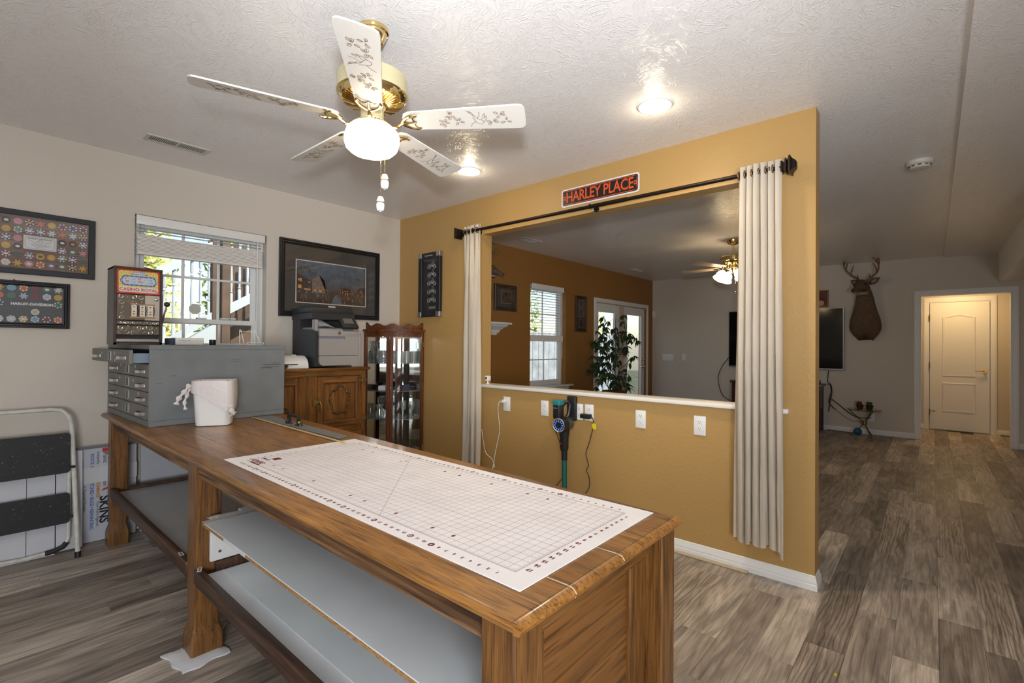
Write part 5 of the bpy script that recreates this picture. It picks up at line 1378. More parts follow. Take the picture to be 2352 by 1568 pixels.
# ice box cabinet, printer and the rest of the corner
ib = thing('oak_cabinet', 'honey oak icebox cabinet with carved doors and brass latches', 'cabinet', (1.82, 3.95, 0))
IX0, IX1, IY, IZ = 1.48, 2.335, 3.72, 1.105
wpart('cabinet_top', mb((IX0 - .025, IY - .03, IZ - .026), (IX1 + .028, 4.165, IZ), bev=.006, seg=2), HONX, ib)
wpart('cabinet_side', mb((IX1 - .02, IY + .02, 0), (IX1, 4.16, IZ - .026)), HONZ, ib); wpart('cabinet_side', mb((IX0, IY + .02, 0), (IX0 + .02, 4.16, IZ - .026)), HONZ, ib)
wpart('cabinet_back', mb((IX0 + .02, 4.14, .05), (IX1 - .02, 4.16, IZ - .03)), HONZ, ib)
wpart('front_rail', mb((IX0, IY, 1.035), (IX1, IY + .022, IZ - .026), bev=.002), HONX, ib); wpart('front_rail', mb((IX0, IY, .03), (IX1, IY + .022, .12), bev=.002), HONX, ib); wpart('front_rail', mb((1.90, IY, .565), (2.29, IY + .022, .615), bev=.002), HONX, ib)
for a, b in ((IX0, 1.52), (1.772, 1.895), (2.292, IX1)): wpart('front_stile', mb((a, IY - .001, .12), (b, IY + .022, 1.035), bev=.002), HONZ, ib)
def carve(d, cx, cz, rx, rz, seed):
    r = random.Random(seed); bm = BM()
    for k in range(30):
        a = 2 * PI * k / 30; q = 1 + .12 * math.sin(5 * a) + r.uniform(-.06, .06); x, z = cx + rx * q * math.cos(a), cz + rz * q * math.sin(a)
        u = Vector((math.cos(a + 1.2 + r.uniform(-.5, .5)), 0, math.sin(a + 1.2 + r.uniform(-.5, .5)))) * .020
        tube(bm, [Vector((x, IY + .0035, z)) - u, Vector((x, IY + .001, z)), Vector((x, IY + .0035, z)) + u], [.003, .009, .003], 6)
    wpart('carved_wreath', bm, wood('carved_dark', (.03, .012, .004), (.09, .036, .009), (.15, .06, .014), 'Z'), ib, d)
def cdoor(x0, x1, z0, z1, lab, seed):
    bm = BM(); s = .055; y0, y1 = IY - .008, IY + .012
    box(bm, (x0 + s - .003, IY + .003, z0 + s - .003), (x1 - s + .003, IY + .009, z1 - s + .003)); d = wpart('door', bm, HONZ, ib, label=lab)
    for a, b in (((x0, y0, z0), (x0 + s, y1, z1)), ((x1 - s, y0, z0), (x1, y1, z1))): wpart('door_stile', mb(a, b, bev=.003), HONZ, ib, d)
    for a, b in (((x0 + s, y0, z1 - s), (x1 - s, y1, z1)), ((x0 + s, y0, z0), (x1 - s, y1, z0 + s))): wpart('door_rail', mb(a, b, bev=.003), HONX, ib, d)
    bm = BM(); w_ = .008
    for a, b in (((x0 + s, IY - .003, z0 + s), (x0 + s + w_, IY + .004, z1 - s)), ((x1 - s - w_, IY - .003, z0 + s), (x1 - s, IY + .004, z1 - s)), ((x0 + s, IY - .003, z0 + s), (x1 - s, IY + .004, z0 + s + w_)), ((x0 + s, IY - .003, z1 - s - w_), (x1 - s, IY + .004, z1 - s))): box(bm, a, b, .002)
    wpart('panel_bead', bm, wood('cherry_z', (0, 0, 0), (0, 0, 0), (0, 0, 0)), ib, d)
    carve(d, (x0 + x1) / 2, (z0 + z1) / 2 + .01, min(.085, (x1 - x0) * .22), .115 if z1 - z0 < .6 else .2, seed)
    return d
d1 = cdoor(1.895, 2.292, .617, 1.033, 'right upper door', 1); d2 = cdoor(1.52, 1.772, .125, 1.033, 'left door', 2); d3 = cdoor(1.895, 2.292, .125, .563, 'right lower door', 3)
def ornate_hinge(x, z, s):
    bm = BM(); M = frame_m((x, IY - .009, z), (s, 0, 0), (0, 0, 1))
    prism(bm, [(0, -.012), (.02, -.018), (.028, -.026), (.036, -.012), (.044, 0), (.036, .012), (.028, .026), (.02, .018), (0, .012), (-.02, .012), (-.05, .004), (-.064, 0), (-.05, -.004), (-.02, -.012)], 0, .003, M); tube(bm, [M @ Vector((0, -.022, .004)), M @ Vector((0, .022, .004))], .005, 6)
    wpart('hinge', bm, ANTIQ, ib)
for z in (.992, .668, .50, .2): ornate_hinge(2.295, z, 1)
for z in (.95, .2): ornate_hinge(1.52, z, -1)
def latch(x, z):
    bm = BM(); M = frame_m((x, IY - .009, z), (1, 0, 0), (0, 0, 1))
    for s in (-1, 1): prism(bm, [(s * .006, -.022), (s * .03, -.026), (s * .036, -.008), (s * .03, .02), (s * .014, .032), (s * .006, .022)][::s], 0, .005, M)
    prism(bm, [(-.008, -.006), (.03, -.006), (.034, .006), (-.008, .008)], .005, .016, M); tube(bm, [M @ Vector(p) for p in ((.022, 0, .012), (.026, -.03, .022), (.022, -.062, .024), (.018, -.078, .02))], [.006, .007, .006, .004], 6)
    wpart('latch', bm, ANTIQ, ib)
latch(1.890, .834); latch(1.890, .36)
bm = BM(); prism(bm, rrect(-.045, -.018, .045, .018, .01), 0, .003, frame_m((1.852, IY, 1.062), (1, 0, 0), (0, 0, 1))); bp_ = wpart('name_plate', bm, ANTIQ, ib)
prn = thing('laser_printer', 'grey and black laser printer with copy top on the oak cabinet', 'printer', (2.08, 3.92, IZ))
LGR = mat('printer_grey', (.32, .30, .29), .5); DGR = mat('printer_charcoal', (.028, .028, .03), .5); BGR = mat('printer_blue_grey', (.20, .21, .25), .5)
RX = Matrix.Rotation(PI / 2, 4, 'X')
bm = BM(); prism(bm, [(3.74, .012), (4.14, .012), (4.14, .44), (4.0, .44), (4.0, .318), (3.77, .308), (3.74, .29)], 1.885, 2.29, Matrix(((0, 0, 1, 0), (1, 0, 0, 0), (0, 1, 0, IZ), (0, 0, 0, 1)))); wpart('printer_body', bm, DGR, prn)
bm = BM(); P = rrect(0, .018, .352, .098, .018, 4); P = [(x + (0.0), y) for x, y in P]
prism(bm, [(.03, .018), (.285, .018), (.295, .004), (.352, .004), (.352, .096), (0, .096), (0, .050), (.010, .028)], -.018, .004, frame_m((1.912, 3.74, IZ), (1, 0, 0), (0, 0, 1)).inverted().inverted() @ Matrix.Scale(-1, 4, (0, 0, 1))); wpart('paper_tray', bm, LGR, prn)
bm = BM(); box(bm, (1.912, 3.722, IZ + .099), (2.264, 3.744, IZ + .238), .003); box(bm, (2.14, 3.7225, IZ + .23), (2.264, 3.744, IZ + .242), .002); wpart('front_cover', bm, LGR, prn)
bm = BM(); box(bm, (1.914, 3.734, IZ + .236), (2.15, 3.746, IZ + .258)); wpart('finger_recess', bm, BGR, prn)
bm = BM(); box(bm, (1.912, 3.722, IZ + .256), (2.264, 3.78, IZ + .305), .006, 2); box(bm, (1.912, 3.726, IZ + .30), (2.12, 3.79, IZ + .318), .005, 2); box(bm, (2.14, 3.7225, IZ + .24), (2.264, 3.744, IZ + .258)); uc = wpart('upper_cover', bm, LGR, prn)
bm = BM(); box(bm, (2.266, 3.724, IZ + .004), (2.290, 3.80, IZ + .306), .005, 2); wpart('side_trim', bm, LGR, prn)
bm = BM(); cyl(bm, (2.085, 3.7215, IZ + .286), (2.085, 3.719, IZ + .286), .013, seg=16); wpart('round_badge', bm, CHROME, prn, uc)
bm = BM(); box(bm, (2.274, 3.7232, IZ + .275), (2.284, 3.7242, IZ + .281)); wpart('usb_port', bm, BLACK, prn)
bm = BM(); box(bm, (1.905, 3.80, IZ + .31), (2.26, 4.06, IZ + .33)); wpart('output_tray', bm, BGR, prn)
bm = BM(); box(bm, (1.889, 3.755, IZ + .30), (1.915, 3.80, IZ + .392)); wpart('tray_wall', bm, LGR, prn)
bm = BM(); box(bm, (1.88, 3.79, IZ + .395), (2.27, 4.15, IZ + .455), .006); box(bm, (1.875, 3.80, IZ + .453), (2.26, 4.15, IZ + .495), .008, 2); wpart('scanner_lid', bm, DGR, prn)
CPM = Matrix.Translation((2.165, 3.735, IZ + .335)) @ Matrix.Rotation(-.75, 4, 'X')
bm = BM(); box(bm, (-.045, -.012, -.005), (.105, .018, .115), .006, 2, CPM); cp = wpart('control_panel', bm, DGR, prn)
bm = BM(); box(bm, (-.018, -.0135, .035), (.072, -.011, .098), M=CPM); wpart('touch_screen', bm, mat('screen_grey', (.16, .15, .14), .25), prn, cp)
text('lettering', 'Color LaserJet', .013, mat('faint_grey_print', (0, 0, 0)), prn, frame_m((2.215 - 2.08, 3.7215 - 3.92, .125), (1, 0, 0), (0, 0, 1)))
bm = BM(); rows = []
for i in range(9):
    s = i / 8; row = []
    for j in range(6):
        tq = j / 5; row.append(bm.verts.new((1.925 + .185 * s, 3.765 + .17 * tq - .02 * s, IZ + .335 + .07 * math.sin(s * 2.2 + .9) * tq + .012 * math.sin(3 * s + 2 * tq) + .025 * tq - .02 * s)))
    rows.append(row)
for a, b in zip(rows[:-1], rows[1:]):
    for j in range(5): bm.faces.new((a[j], a[j + 1], b[j + 1], b[j]))
bmesh.ops.solidify(bm, geom=bm.faces, thickness=.0005)
tag(obj('printed_sheet', bm, PAPER, ang=80, recalc=False), 'curled white printed sheet in the printer output tray', 'paper')
lm = thing('laminator', 'small white rounded laminator at the left end of the oak cabinet', 'laminator', (1.74, 3.9, IZ + .0005))
MLx = Matrix(((0, 0, 1, 0), (1, 0, 0, 0), (0, 1, 0, 0), (0, 0, 0, 1)))
bm = BM(); prism(bm, [(-.11, .0), (.10, .0)] + [(.10 - .0 + 0 * a, 0) for a in ()] + [(.10 * math.cos(a) if math.cos(a) > 0 else .11 * math.cos(a), .012 + .088 * math.sin(a)) for a in [i * PI / 14 for i in range(15)]], -.30, .118, MLx); obj('laminator_body', bm, WPLA, lm)
bm = BM(); box(bm, (-.28, -.112, .028), (.03, -.104, .034)); obj('feed_slot', bm, BLACK, lm)
bm = BM(); box(bm, (.02, -.03, .098), (.055, -.01, .106), .003); obj('switch', bm, WPLA, lm)
bm = BM(); tube(bm, smoothpath([(-.10, -.11, .01), (-.085, -.125, .012), (-.07, -.12, .022), (-.055, -.125, .018), (-.075, -.13, .004)], 4), .006, 6); obj('cord_end', bm, BLACK, lm)

# corner curio cabinet
cu = thing('curio_cabinet', 'dark cherry corner curio cabinet with bowed glass front', 'display cabinet', (3.02, 4.19, 0))
RC = .41
def bow(f0, f1, r, z0, z1, th, n=8):
    """curved slab between two angles of the quarter circle"""
    bm = BM(); R = []
    for i in range(n + 1):
        a = f0 + (f1 - f0) * i / n
        R.append([bm.verts.new((q * math.cos(a), q * math.sin(a), z)) for q, z in ((r, z0), (r, z1), (r - th, z1), (r - th, z0))])
    skin(bm, R); return bm
def qd(name, r, z0, z1, m, n=14, parent=None):
    P = [(-.004, -.004)] + [(r * math.cos(a), r * math.sin(a)) for a in [PI + (PI / 2) * i / n for i in range(n + 1)]]
    bm = BM(); prism(bm, P, z0, z1); return obj(name, bm, m, parent or cu)
qd('cabinet_base', RC, .0, .10, CHERX); qd('cabinet_cap', RC + .018, 1.425, 1.445, CHERX)
obj('top_rail', bow(PI, 1.5 * PI, RC, 1.375, 1.425, .02, 14), CHERX, cu); obj('bottom_rail', bow(PI, 1.5 * PI, RC, .10, .15, .02, 14), CHERX, cu)
# scalloped crest along the top
bm = BM(); R = []
for i in range(33):
    s = i / 32; a = PI + PI / 2 * s; e = min(s, 1 - s); z = 1.445 + .046 + .012 * math.cos(s * 2 * PI * 4) + (.012 if e < .06 else 0)
    R.append([bm.verts.new(((RC - .015 - d) * math.cos(a), (RC - .015 - d) * math.sin(a), q)) for d, q in ((0, 1.445), (0, z), (.014, z), (.014, 1.445))])
skin(bm, R); obj('crest_rail', bm, CHERX, cu)
for x, y in ((-RC - .004, -.03), (-.03, -RC - .004)):
    bm = BM(); box(bm, (x, y, .10) if x < -.1 else (x, y, .10), (x + .028, y + .03, 1.43), .003); obj('end_post', bm, CHERZ, cu)
GAP = PI * 222 / 180
for nm, a, b in (('left door', PI * 181 / 180, GAP - .004), ('right door', GAP + .004, PI * 268.5 / 180)):
    dleaf = obj('door_stile', bow(a, a + .075 if nm == 'right door' else a + .03, RC + .004, .155, 1.372, .02, 2), CHERZ, cu, label=nm + ' stile')
    obj('door_stile', bow(b - (.075 if nm == 'left door' else .05), b, RC + .004, .155, 1.372, .02, 2), CHERZ, cu)
    obj('glass_panel', bow(a + .03, b - .03, RC - .004, .16, 1.37, .003, 8), PANE, cu)
bm = BM(); a = GAP + .035; ball(bm, ((RC + .012) * math.cos(a), (RC + .012) * math.sin(a), .885), .009, seg=10); obj('door_knob', bm, CHROME, cu)
for z in (1.30, .9, .3):
    bm = BM(); cyl(bm, (-.018, -RC - .005, z - .025), (-.018, -RC - .005, z + .025), .005, seg=8); obj('hinge', bm, BRASS, cu)
MIRR = mat('cabinet_mirror', (.55, .58, .56), .03, 1)
bm = BM(); box(bm, (-RC + .03, -.008, .10), (-.012, -.004, 1.42)); obj('back_mirror', bm, MIRR, cu); bm = BM(); box(bm, (-.008, -RC + .03, .10), (-.004, -.012, 1.42)); obj('back_mirror', bm, MIRR, cu)
bm = BM(); box(bm, (-.035, -.035, .10), (-.006, -.006, 1.42)); obj('back_post', bm, CHERZ, cu)
SHG = clear_glass('shelf_glass', (.78, .90, .90), .28, .08)
shelves = (1.118, .850, .578)
for z in shelves: qd('glass_shelf', RC - .028, z - .007, z, SHG)
lamp('curio_lamp', 'POINT', (2.90, 4.06, 1.40), (0, 0, -1), 2.2, (.9, .97, 1), .02)
SG_ = clear_glass('glassware', (.95, .97, .97), .22, .10)
def glassware(name, prof, a, r, z, lab, cat, group=None, lob=None):
    bm = BM(); lathe(bm, prof, seg=18, lobes=lob); o = obj(name, bm, SG_, ang=50)
    o.location = (3.02 + r * math.cos(math.radians(a)), 4.19 + r * math.sin(math.radians(a)), z + .0005); return tag(o, lab, cat, group)
tumbler = [(0, .003), (.028, .003), (.028, 0), (.031, .0), (.035, .115), (.033, .115), (.029, .012), (0, .012)]
for k, (a, r, wh) in enumerate(((234, .31, 'front row, leftmost'), (247.5, .31, 'front row, middle'), (261, .31, 'front row, rightmost'), (240, .21, 'back row, left'), (260, .225, 'back row, right'))):
    glassware('tumbler', tumbler, a, r, shelves[0], 'tall cut glass tumbler on the top curio shelf, right half, ' + wh, 'glass', 'tumblers in the curio cabinet', (10, .03))
pit = [(0, .004), (.055, .004), (.055, 0), (.062, .0), (.072, .06), (.066, .11), (.045, .15), (.042, .19), (.052, .215), (.049, .215), (.039, .19), (.042, .15), (.063, .11), (.069, .06), (.058, .01), (0, .01)]
glassware('pitcher', pit, 201, .27, shelves[0], 'large glass pitcher on the top curio shelf, left side', 'pitcher')
bowl_ = [(0, .003), (.030, .003), (.030, 0), (.034, 0), (.058, .045), (.064, .085), (.062, .085), (.055, .045), (.03, .008), (0, .008)]
glassware('cut_glass_bowl', bowl_, 219, .135, shelves[0], 'round cut glass bowl behind the pitcher in the curio cabinet', 'bowl', None, (12, .04))
vase = [(0, .003), (.036, .003), (.036, 0), (.040, 0), (.046, .04), (.028, .085), (.036, .13), (.034, .13), (.026, .085), (.043, .04), (.036, .008), (0, .008)]
glassware('glass_vase', vase, 197, .30, shelves[2], 'small waisted glass vase on the third curio shelf, left side', 'vase')
goblet = [(0, 0), (.032, 0), (.032, .003), (.005, .008), (.005, .055), (.022, .075), (.034, .11), (.031, .16), (.029, .16), (.032, .11), (.02, .077), (0, .07)]
for a, r, wh in ((246, .22, 'left'), (261, .28, 'right')): glassware('goblet', goblet, a, r, shelves[2], wh + ' one of the two stemmed goblets on the third curio shelf', 'glass', 'goblets in the curio cabinet')
for a, r, wh in ((192, .32, 'leftmost'), (205, .30, 'second from the left'), (226, .33, 'third from the left, before the plastic bag'), (263, .35, 'rightmost, beside the plastic bag')): glassware('wine_glass', goblet, a, r, .10, 'stemmed glass on the curio cabinet floor, ' + wh, 'glass', 'stemmed glasses on the curio cabinet floor')
bm = BM(); rb = random.Random(6); 
lathe(bm, [(0, 0), (.07, 0), (.085, .05), (.07, .10), (.035, .13), (.02, .15), (0, .15)], seg=16)
for v in bm.verts: v.co += Vector((rb.uniform(-.014, .014), rb.uniform(-.014, .014), rb.uniform(-.0, .012) if v.co.z > .01 else 0))
o = obj('plastic_bag', bm, mat('crinkled_plastic', (.5, .5, .5), .15, alpha=.45), ang=20); o.location = (3.02 + .19 * math.cos(math.radians(243)), 4.19 + .19 * math.sin(math.radians(243)), .10); tag(o, 'crinkled clear plastic bag on the curio cabinet floor', 'bag')
bm = BM(); box(bm, (-.04, -.012, 0), (.04, .012, .05), .002); o = obj('navy_gift_box', bm, mat('carton_navy', (0, 0, 0))); o.location = (2.93, 3.95, shelves[1] + .001); tag(o, 'small navy box on the second curio shelf', 'box')
bm = BM(); box(bm, (-.05, -.035, 0), (.05, .035, .045), .002); o = obj('white_gift_box', bm, PAPER); o.location = (2.76, 4.08, shelves[1] + .001); o.rotation_euler = (0, 0, .6); tag(o, 'small white box on the second curio shelf', 'box')

# ---- left corner: step ladder, panels, film box, boards
ld = thing('step_ladder', 'folded white tubular step ladder with black treads leaning at the left edge', 'ladder', (.28, 3.96, 0))
def lp(x, t): return (x, 3.907 + .158 * t, .02 + .865 * t)
xa, xb = .050, .470
P = [lp(xb + .022 - .022 * t, t) for t in (0, .3, .6, .86)] + [lp(xb - .012, .95), lp(xb - .045, .992), lp(xb - .09, 1.0), lp(xa + .09, 1.0), lp(xa + .045, .992), lp(xa + .012, .95)] + [lp(xa - .022 + .022 * t, t) for t in (.86, .6, .3, 0)]
bm = BM(); tube(bm, P[:4] + [lp(xb - .003, .92)] + P[4:10] + [lp(xa + .003, .92)] + P[10:], .0125, 10); wpart('front_frame', bm, WENA, ld)
for x in (xb + .022, xa - .022):
    bm = BM(); cyl(bm, (x, 3.905, 0), (x, 3.909, .032), .0155, seg=12); wpart('rubber_foot', bm, BLACK, ld)
bm = BM(); R_ = [(xb - .012, 4.02, .64), (xb - .010, 4.01, .30), (xb - .012, 4.0, .10), (xb - .03, 3.998, .055), (xb - .075, 3.998, .038), (xb - .2, 3.998, .030), (xa + .2, 3.998, .030), (xa + .075, 3.998, .038), (xa + .03, 3.998, .055), (xa + .012, 4.0, .10), (xa + .012, 4.02, .64)]
tube(bm, R_, .0105, 8); rf_ = wpart('rear_frame', bm, WENA, ld)
bm = BM(); tube(bm, [(xb - .018, 3.998, .075), (xb - .035, 3.998, .052), (xb - .075, 3.998, .037), (xb - .115, 3.998, .034)], .0150, 8); wpart('grip_sleeve', bm, BLACKM, ld, rf_)
TREAD = mat('ribbed_black_tread', (.022, .023, .026), .55)
def tread_mat():
    m, t, b = newmat('tread_rubber'); N = t.nodes; L = t.links
    tc = N.new('ShaderNodeTexCoord'); wv = N.new('ShaderNodeTexWave'); wv.bands_direction = 'DIAGONAL'; wv.inputs['Scale'].default_value = 42
    L.new(tc.outputs['Object'], wv.inputs['Vector']); bp = N.new('ShaderNodeBump'); bp.inputs['Strength'].default_value = .6; bp.inputs['Distance'].default_value = .003
    L.new(wv.outputs['Fac'], bp.inputs['Height']); L.new(bp.outputs['Normal'], b.inputs['Normal'])
    n = N.new('ShaderNodeTexNoise'); n.inputs['Scale'].default_value = 90; n.inputs['Detail'].default_value = 2; L.new(tc.outputs['Object'], n.inputs['Vector'])
    r = N.new('ShaderNodeValToRGB'); r.color_ramp.elements[0].position = .70; r.color_ramp.elements[0].color = (.022, .023, .026, 1); r.color_ramp.elements[1].position = .74; r.color_ramp.elements[1].color = (.5, .5, .5, 1)
    L.new(n.outputs['Fac'], r.inputs['Fac']); L.new(r.outputs['Color'], b.inputs['Base Color']); b.inputs['Roughness'].default_value = .5
    return m
TM = tread_mat()
for z0, z1, xr_ in ((.500, .742, .008), (.198, .380, .0)):
    bm = BM(); prism(bm, [(x, y) for x, y in rrect(xa + .012, z0, xb - .008, z1, .02)], 0, .014, frame_m((0, 3.975, 0), (1, 0, 0), (0, .06, 1))); tr = wpart('tread', bm, TM, ld)
    bm = BM(); cyl(bm, (xb - .01, 3.985, z0 + .035), (xb + .012, 3.975, z0 + .035), .008, seg=8); wpart('pivot', bm, BLACK, ld)
pn = thing('panel_boards', 'white panel boards with dark seams leaning behind the step ladder', 'panel', (.2, 4.1, 0))
PANW = mat('panel_white', (.60, .61, .65), .6)
for a, b in ((-.25, .000), (.003, .277), (.280, .402), (.408, .53)):
    bm = BM(); prism(bm, [(a, 0), (b, 0), (b, .60), (a, .60)], 0, .008, frame_m((0, 4.045, .012), (1, 0, 0), (0, .07, 1)) @ Matrix.Scale(-1, 4, (0, 0, 1))); wpart('panel', bm, PANW, pn)
for x, w_ in ((.2785, .0012), (.405, .0028)):
    bm = BM(); prism(bm, [(x - w_, 0), (x + w_, 0), (x + w_, .60), (x - w_, .60)], .001, .0095, frame_m((0, 4.045, .012), (1, 0, 0), (0, .07, 1)) @ Matrix.Scale(-1, 4, (0, 0, 1))); wpart('seam_strip', bm, mat('seam_purple', (.04, .03, .05), .6), pn)
bm = BM(); prism(bm, [(-.25, -.010), (.402, -.010), (.402, .0), (-.25, 0)], -.001, .010, frame_m((0, 4.045, .012), (1, 0, 0), (0, .07, 1)) @ Matrix.Scale(-1, 4, (0, 0, 1))); wpart('bottom_trim', bm, PAPER, pn)
pb = thing('film_carton', 'tall white carton printed with paint protection lettering, standing by the far table leg', 'carton', (.68, 4.15, 0))
CM0 = frame_m((.522, 4.118, .012), (1, 0, 0), (0, 0, 1))
FCW = mat('carton_grey_white', (.52, .54, .60), .6)
bm = BM(); box(bm, (.522, 4.12, .002), (.815, 4.18, .62), .002); fb = wpart('carton_body', bm, FCW, pb)
bm = BM(); box(bm, (.520, 4.117, .385), (.817, 4.1195, .485)); wpart('tape_band', bm, mat('tape_white', (.62, .63, .65), .35), pb)
bm = BM(); box(bm, (.500, 4.114, .608), (.82, 4.1195, .622)); wpart('top_tape', bm, mat('tape_grey', (.16, .16, .17), .6), pb)
BLUEP = mat('print_blue', (.10, .18, .42), .7); REDP = mat('print_red', (.50, .05, .04), .7); ORP = mat('print_orange', (.55, .26, .06), .7)
# lettering runs downwards on the carton face
def down(x, ztop): return frame_m((x - .68, 4.1175 - 4.15, ztop), (0, 0, -1), (1, 0, 0))
def dtext(s, size, m, x, ztop, **k): text('lettering', s, size, m, pb, down(x, ztop), align='LEFT', **k)
dtext('It Yourself Designs', .022, INK, .547, .372); dtext('ROCK C', .026, BLUEP, .582, .575, bold=.0006); dtext('TCHES • BUGS • REPAINTING', .026, BLUEP, .582, .383, bold=.0006, spacing=.88)
dtext('Instantly', .024, INK, .613, .585); dtext('Your Paint Against:', .0215, INK, .613, .262); dtext('DAMAGE', .024, ORP, .613, .382, bold=.0012)
dtext('Paint', .034, INK, .648, .575); dtext('on', .030, INK, .648, .385); dtext('SKINS', .068, INK, .645, .29, bold=.0022)
bm = BM(); box(bm, (.632, 4.1165, .578), (.672, 4.1175, .605)); wpart('red_print', bm, REDP, pb)
bm = BM(); prism(bm, [(-.018, -.012), (.012, -.004), (.018, .012), (-.008, .004)], 0, .001, frame_m((.648, 4.1175, .335), (1, 0, 0), (0, 0, 1))); wpart('red_print', bm, REDP, pb)
bm = BM(); box(bm, (.835, 4.10, .002), (1.28, 4.118, .61), .002); tag(obj('white_board', bm, FCW), 'plain white board leaning at the wall behind the far table shelf', 'board')
bm = BM(); rb = random.Random(16); n = 9; V = {}
for i in range(n):
    for j in range(n):
        V[i, j] = bm.verts.new((.83 + .035 * i, 3.905 + .006 * rb.random() + .004 * math.sin(i * 1.3 + j), .362 + .24 * j / (n - 1) * (1 - .3 * abs(i - 3) / 4) + .010 * rb.random()))
for i in range(n - 1):
    for j in range(n - 1): bm.faces.new((V[i, j], V[i + 1, j], V[i + 1, j + 1], V[i, j + 1]))
CLR = clear_glass('clear_film', (.97, .97, .97), .10)
tag(obj('plastic_wrap', bm, CLR, ang=25, recalc=False), 'crumpled clear plastic wrap standing on the far table shelf', 'plastic wrap')

# ================================================================== CEILING FIXTURES
DECOR = mat('blade_print_brown', (.20, .11, .05), .7)
BLADE = mat('blade_white', (.68, .655, .61), .4)
BOWL = emitter('lit_opal_glass', (1, .80, .52), 7.5)
fan = thing('ceiling_fan', 'white and brass ceiling fan with leaf-printed blades and lit bowl, in the office', 'ceiling fan', (1.113, 1.744, H))
bm = BM(); lathe(bm, [(0, 0), (.062, 0), (.064, -.008), (.062, -.016), (.056, -.020), (.054, -.030), (.040, -.058), (.026, -.064), (.020, -.066)], seg=32); obj('canopy', bm, BRASS, fan)
bm = BM(); ball(bm, (0, 0, -.068), .024, seg=16); cyl(bm, (0, 0, -.07), (0, 0, -.19), .0125, seg=14); obj('down_rod', bm, BRASS, fan)
bm = BM(); lathe(bm, [(.02, -.186), (.06, -.188), (.12, -.194), (.136, -.202), (.140, -.212), (.140, -.262), (.141, -.264), (.141, -.272)], seg=48); mo = obj('motor_housing', bm, BRASSP, fan)
bm = BM(); lathe(bm, [(.141, -.268), (.139, -.280), (.128, -.292), (.110, -.300), (.100, -.302), (.070, -.312), (.055, -.316)], seg=48); mr_ = obj('motor_rim', bm, BRASS, fan)
bm = BM()
for k in range(48):
    a = 2 * PI * k / 48; u = Vector((math.cos(a), math.sin(a), 0)); tube(bm, [u * .064 + Vector((0, 0, -.315)), u * .120 + Vector((0, 0, -.299))], .0032, 5)
o = obj('vent_fins', bm, BRASS, mr_); o['kind'] = 'stuff'
bm = BM(); lathe(bm, [(.05, -.312), (.054, -.322), (.048, -.328), (.046, -.332), (.046, -.372), (.050, -.376), (.050, -.384), (.046, -.388), (.044, -.392)], seg=24); sh = obj('switch_housing', bm, BRASSP, fan)
bm = BM(); lathe(bm, [(.046, -.384), (.060, -.392), (.066, -.400), (.066, -.412), (.062, -.414)], seg=28); fit = obj('shade_fitter', bm, BRASS, fan)
bm = BM()
for k in range(26):
    a = 2 * PI * k / 26; ball(bm, (.058 * math.cos(a), .058 * math.sin(a), -.391), .0042, seg=6)
o = obj('fitter_beading', bm, BRASS, fit); o['kind'] = 'stuff'
bm = BM(); lathe(bm, [(.060, -.398), (.082, -.404), (.102, -.424), (.110, -.446), (.110, -.468), (.103, -.492), (.084, -.510), (.055, -.520), (.03, -.526), (0, -.528)], seg=48, lobes=(8, .012)); obj('glass_bowl', bm, BOWL, fan, ang=70)
# blade with outline print: leaves and a swallow
def leaf_line(x, y, s, a):
    P = [(0, 0), (.35, .32), (.8, .36), (1.25, .0), (.8, -.36), (.35, -.30), (0, 0), (.9, .02)]
    c, q = math.cos(a), math.sin(a); return [(x + s * (c * u - q * v), y + s * (q * u + c * v)) for u, v in P]
def print_bm(z):
    bm = BM(); r = random.Random(31); M = Matrix.Translation((0, 0, z)) @ Matrix.Scale(-1, 4, (0, 0, 1))
    for cx, cy, n in ((.30, .018, 5), (.33, -.026, 5), (.362, .012, 4), (.500, .022, 4), (.53, -.020, 4), (.555, .02, 3)):
        for k in range(n): 
            a = k * 2 * PI / n + r.random(); strip(bm, leaf_line(cx + .006 * math.cos(a), cy + .006 * math.sin(a), .0135 + .004 * r.random(), a), .0017, M)
        strip(bm, [(cx, cy), (cx + r.uniform(-.03, .03), cy + r.uniform(-.02, .02))], .0010, M)
    S = lambda P: strip(bm, [(.43 + x, y) for x, y in P], .0019, M)
    S([(.022, .034), (.030, .028), (.034, .020), (.030, .012), (.018, .004), (.002, -.008), (-.012, -.030), (-.020, -.046), (-.008, -.036), (-.004, -.022), (.006, -.014)])
    S([(.022, .034), (.010, .030), (.002, .020), (-.002, .006), (-.010, -.010)]); S([(.034, .020), (.044, .006), (.048, -.016), (.036, -.004), (.024, .004)]); S([(.040, -.002), (.042, -.030), (.030, -.012)])
    S([(.0, .016), (-.016, .030), (-.024, .046)]); S([(.008, .0), (.020, -.020), (.022, -.040)]); S([(-.012, -.030), (-.028, -.048)])
    return bm
R0, R1 = .135, .634
P = [(R0 + .03, -.052), (R0 + .008, -.040), (R0, -.02), (R0, .02), (R0 + .008, .040), (R0 + .03, .052), (R1 - .03, .069), (R1 - .012, .065), (R1 - .002, .050), (R1, .02), (R1, -.02), (R1 - .002, -.050), (R1 - .012, -.065), (R1 - .03, -.069)]
bm = BM(); prism(bm, P, -.003, .003); blade_me = mesh_of('blade', bm, BLADE)
print_me = mesh_of('blade_print', print_bm(-.0036), DECOR, recalc=False)
bm = BM()
tube(bm, smoothpath([(.052, 0, -.035 + .04), (.078, 0, -.022), (.105, 0, -.026), (.135, 0, -.010)], 5), .0065, 8)
for s in (-1, 1): tube(bm, smoothpath([(.125, 0, -.010), (.150, s * .030, -.008), (.178, s * .044, -.007), (.200, s * .042, -.006)], 5), [.006] * 8 + [.0062, .0066, .007, .0072, .007, .006, .004, .002], 7)
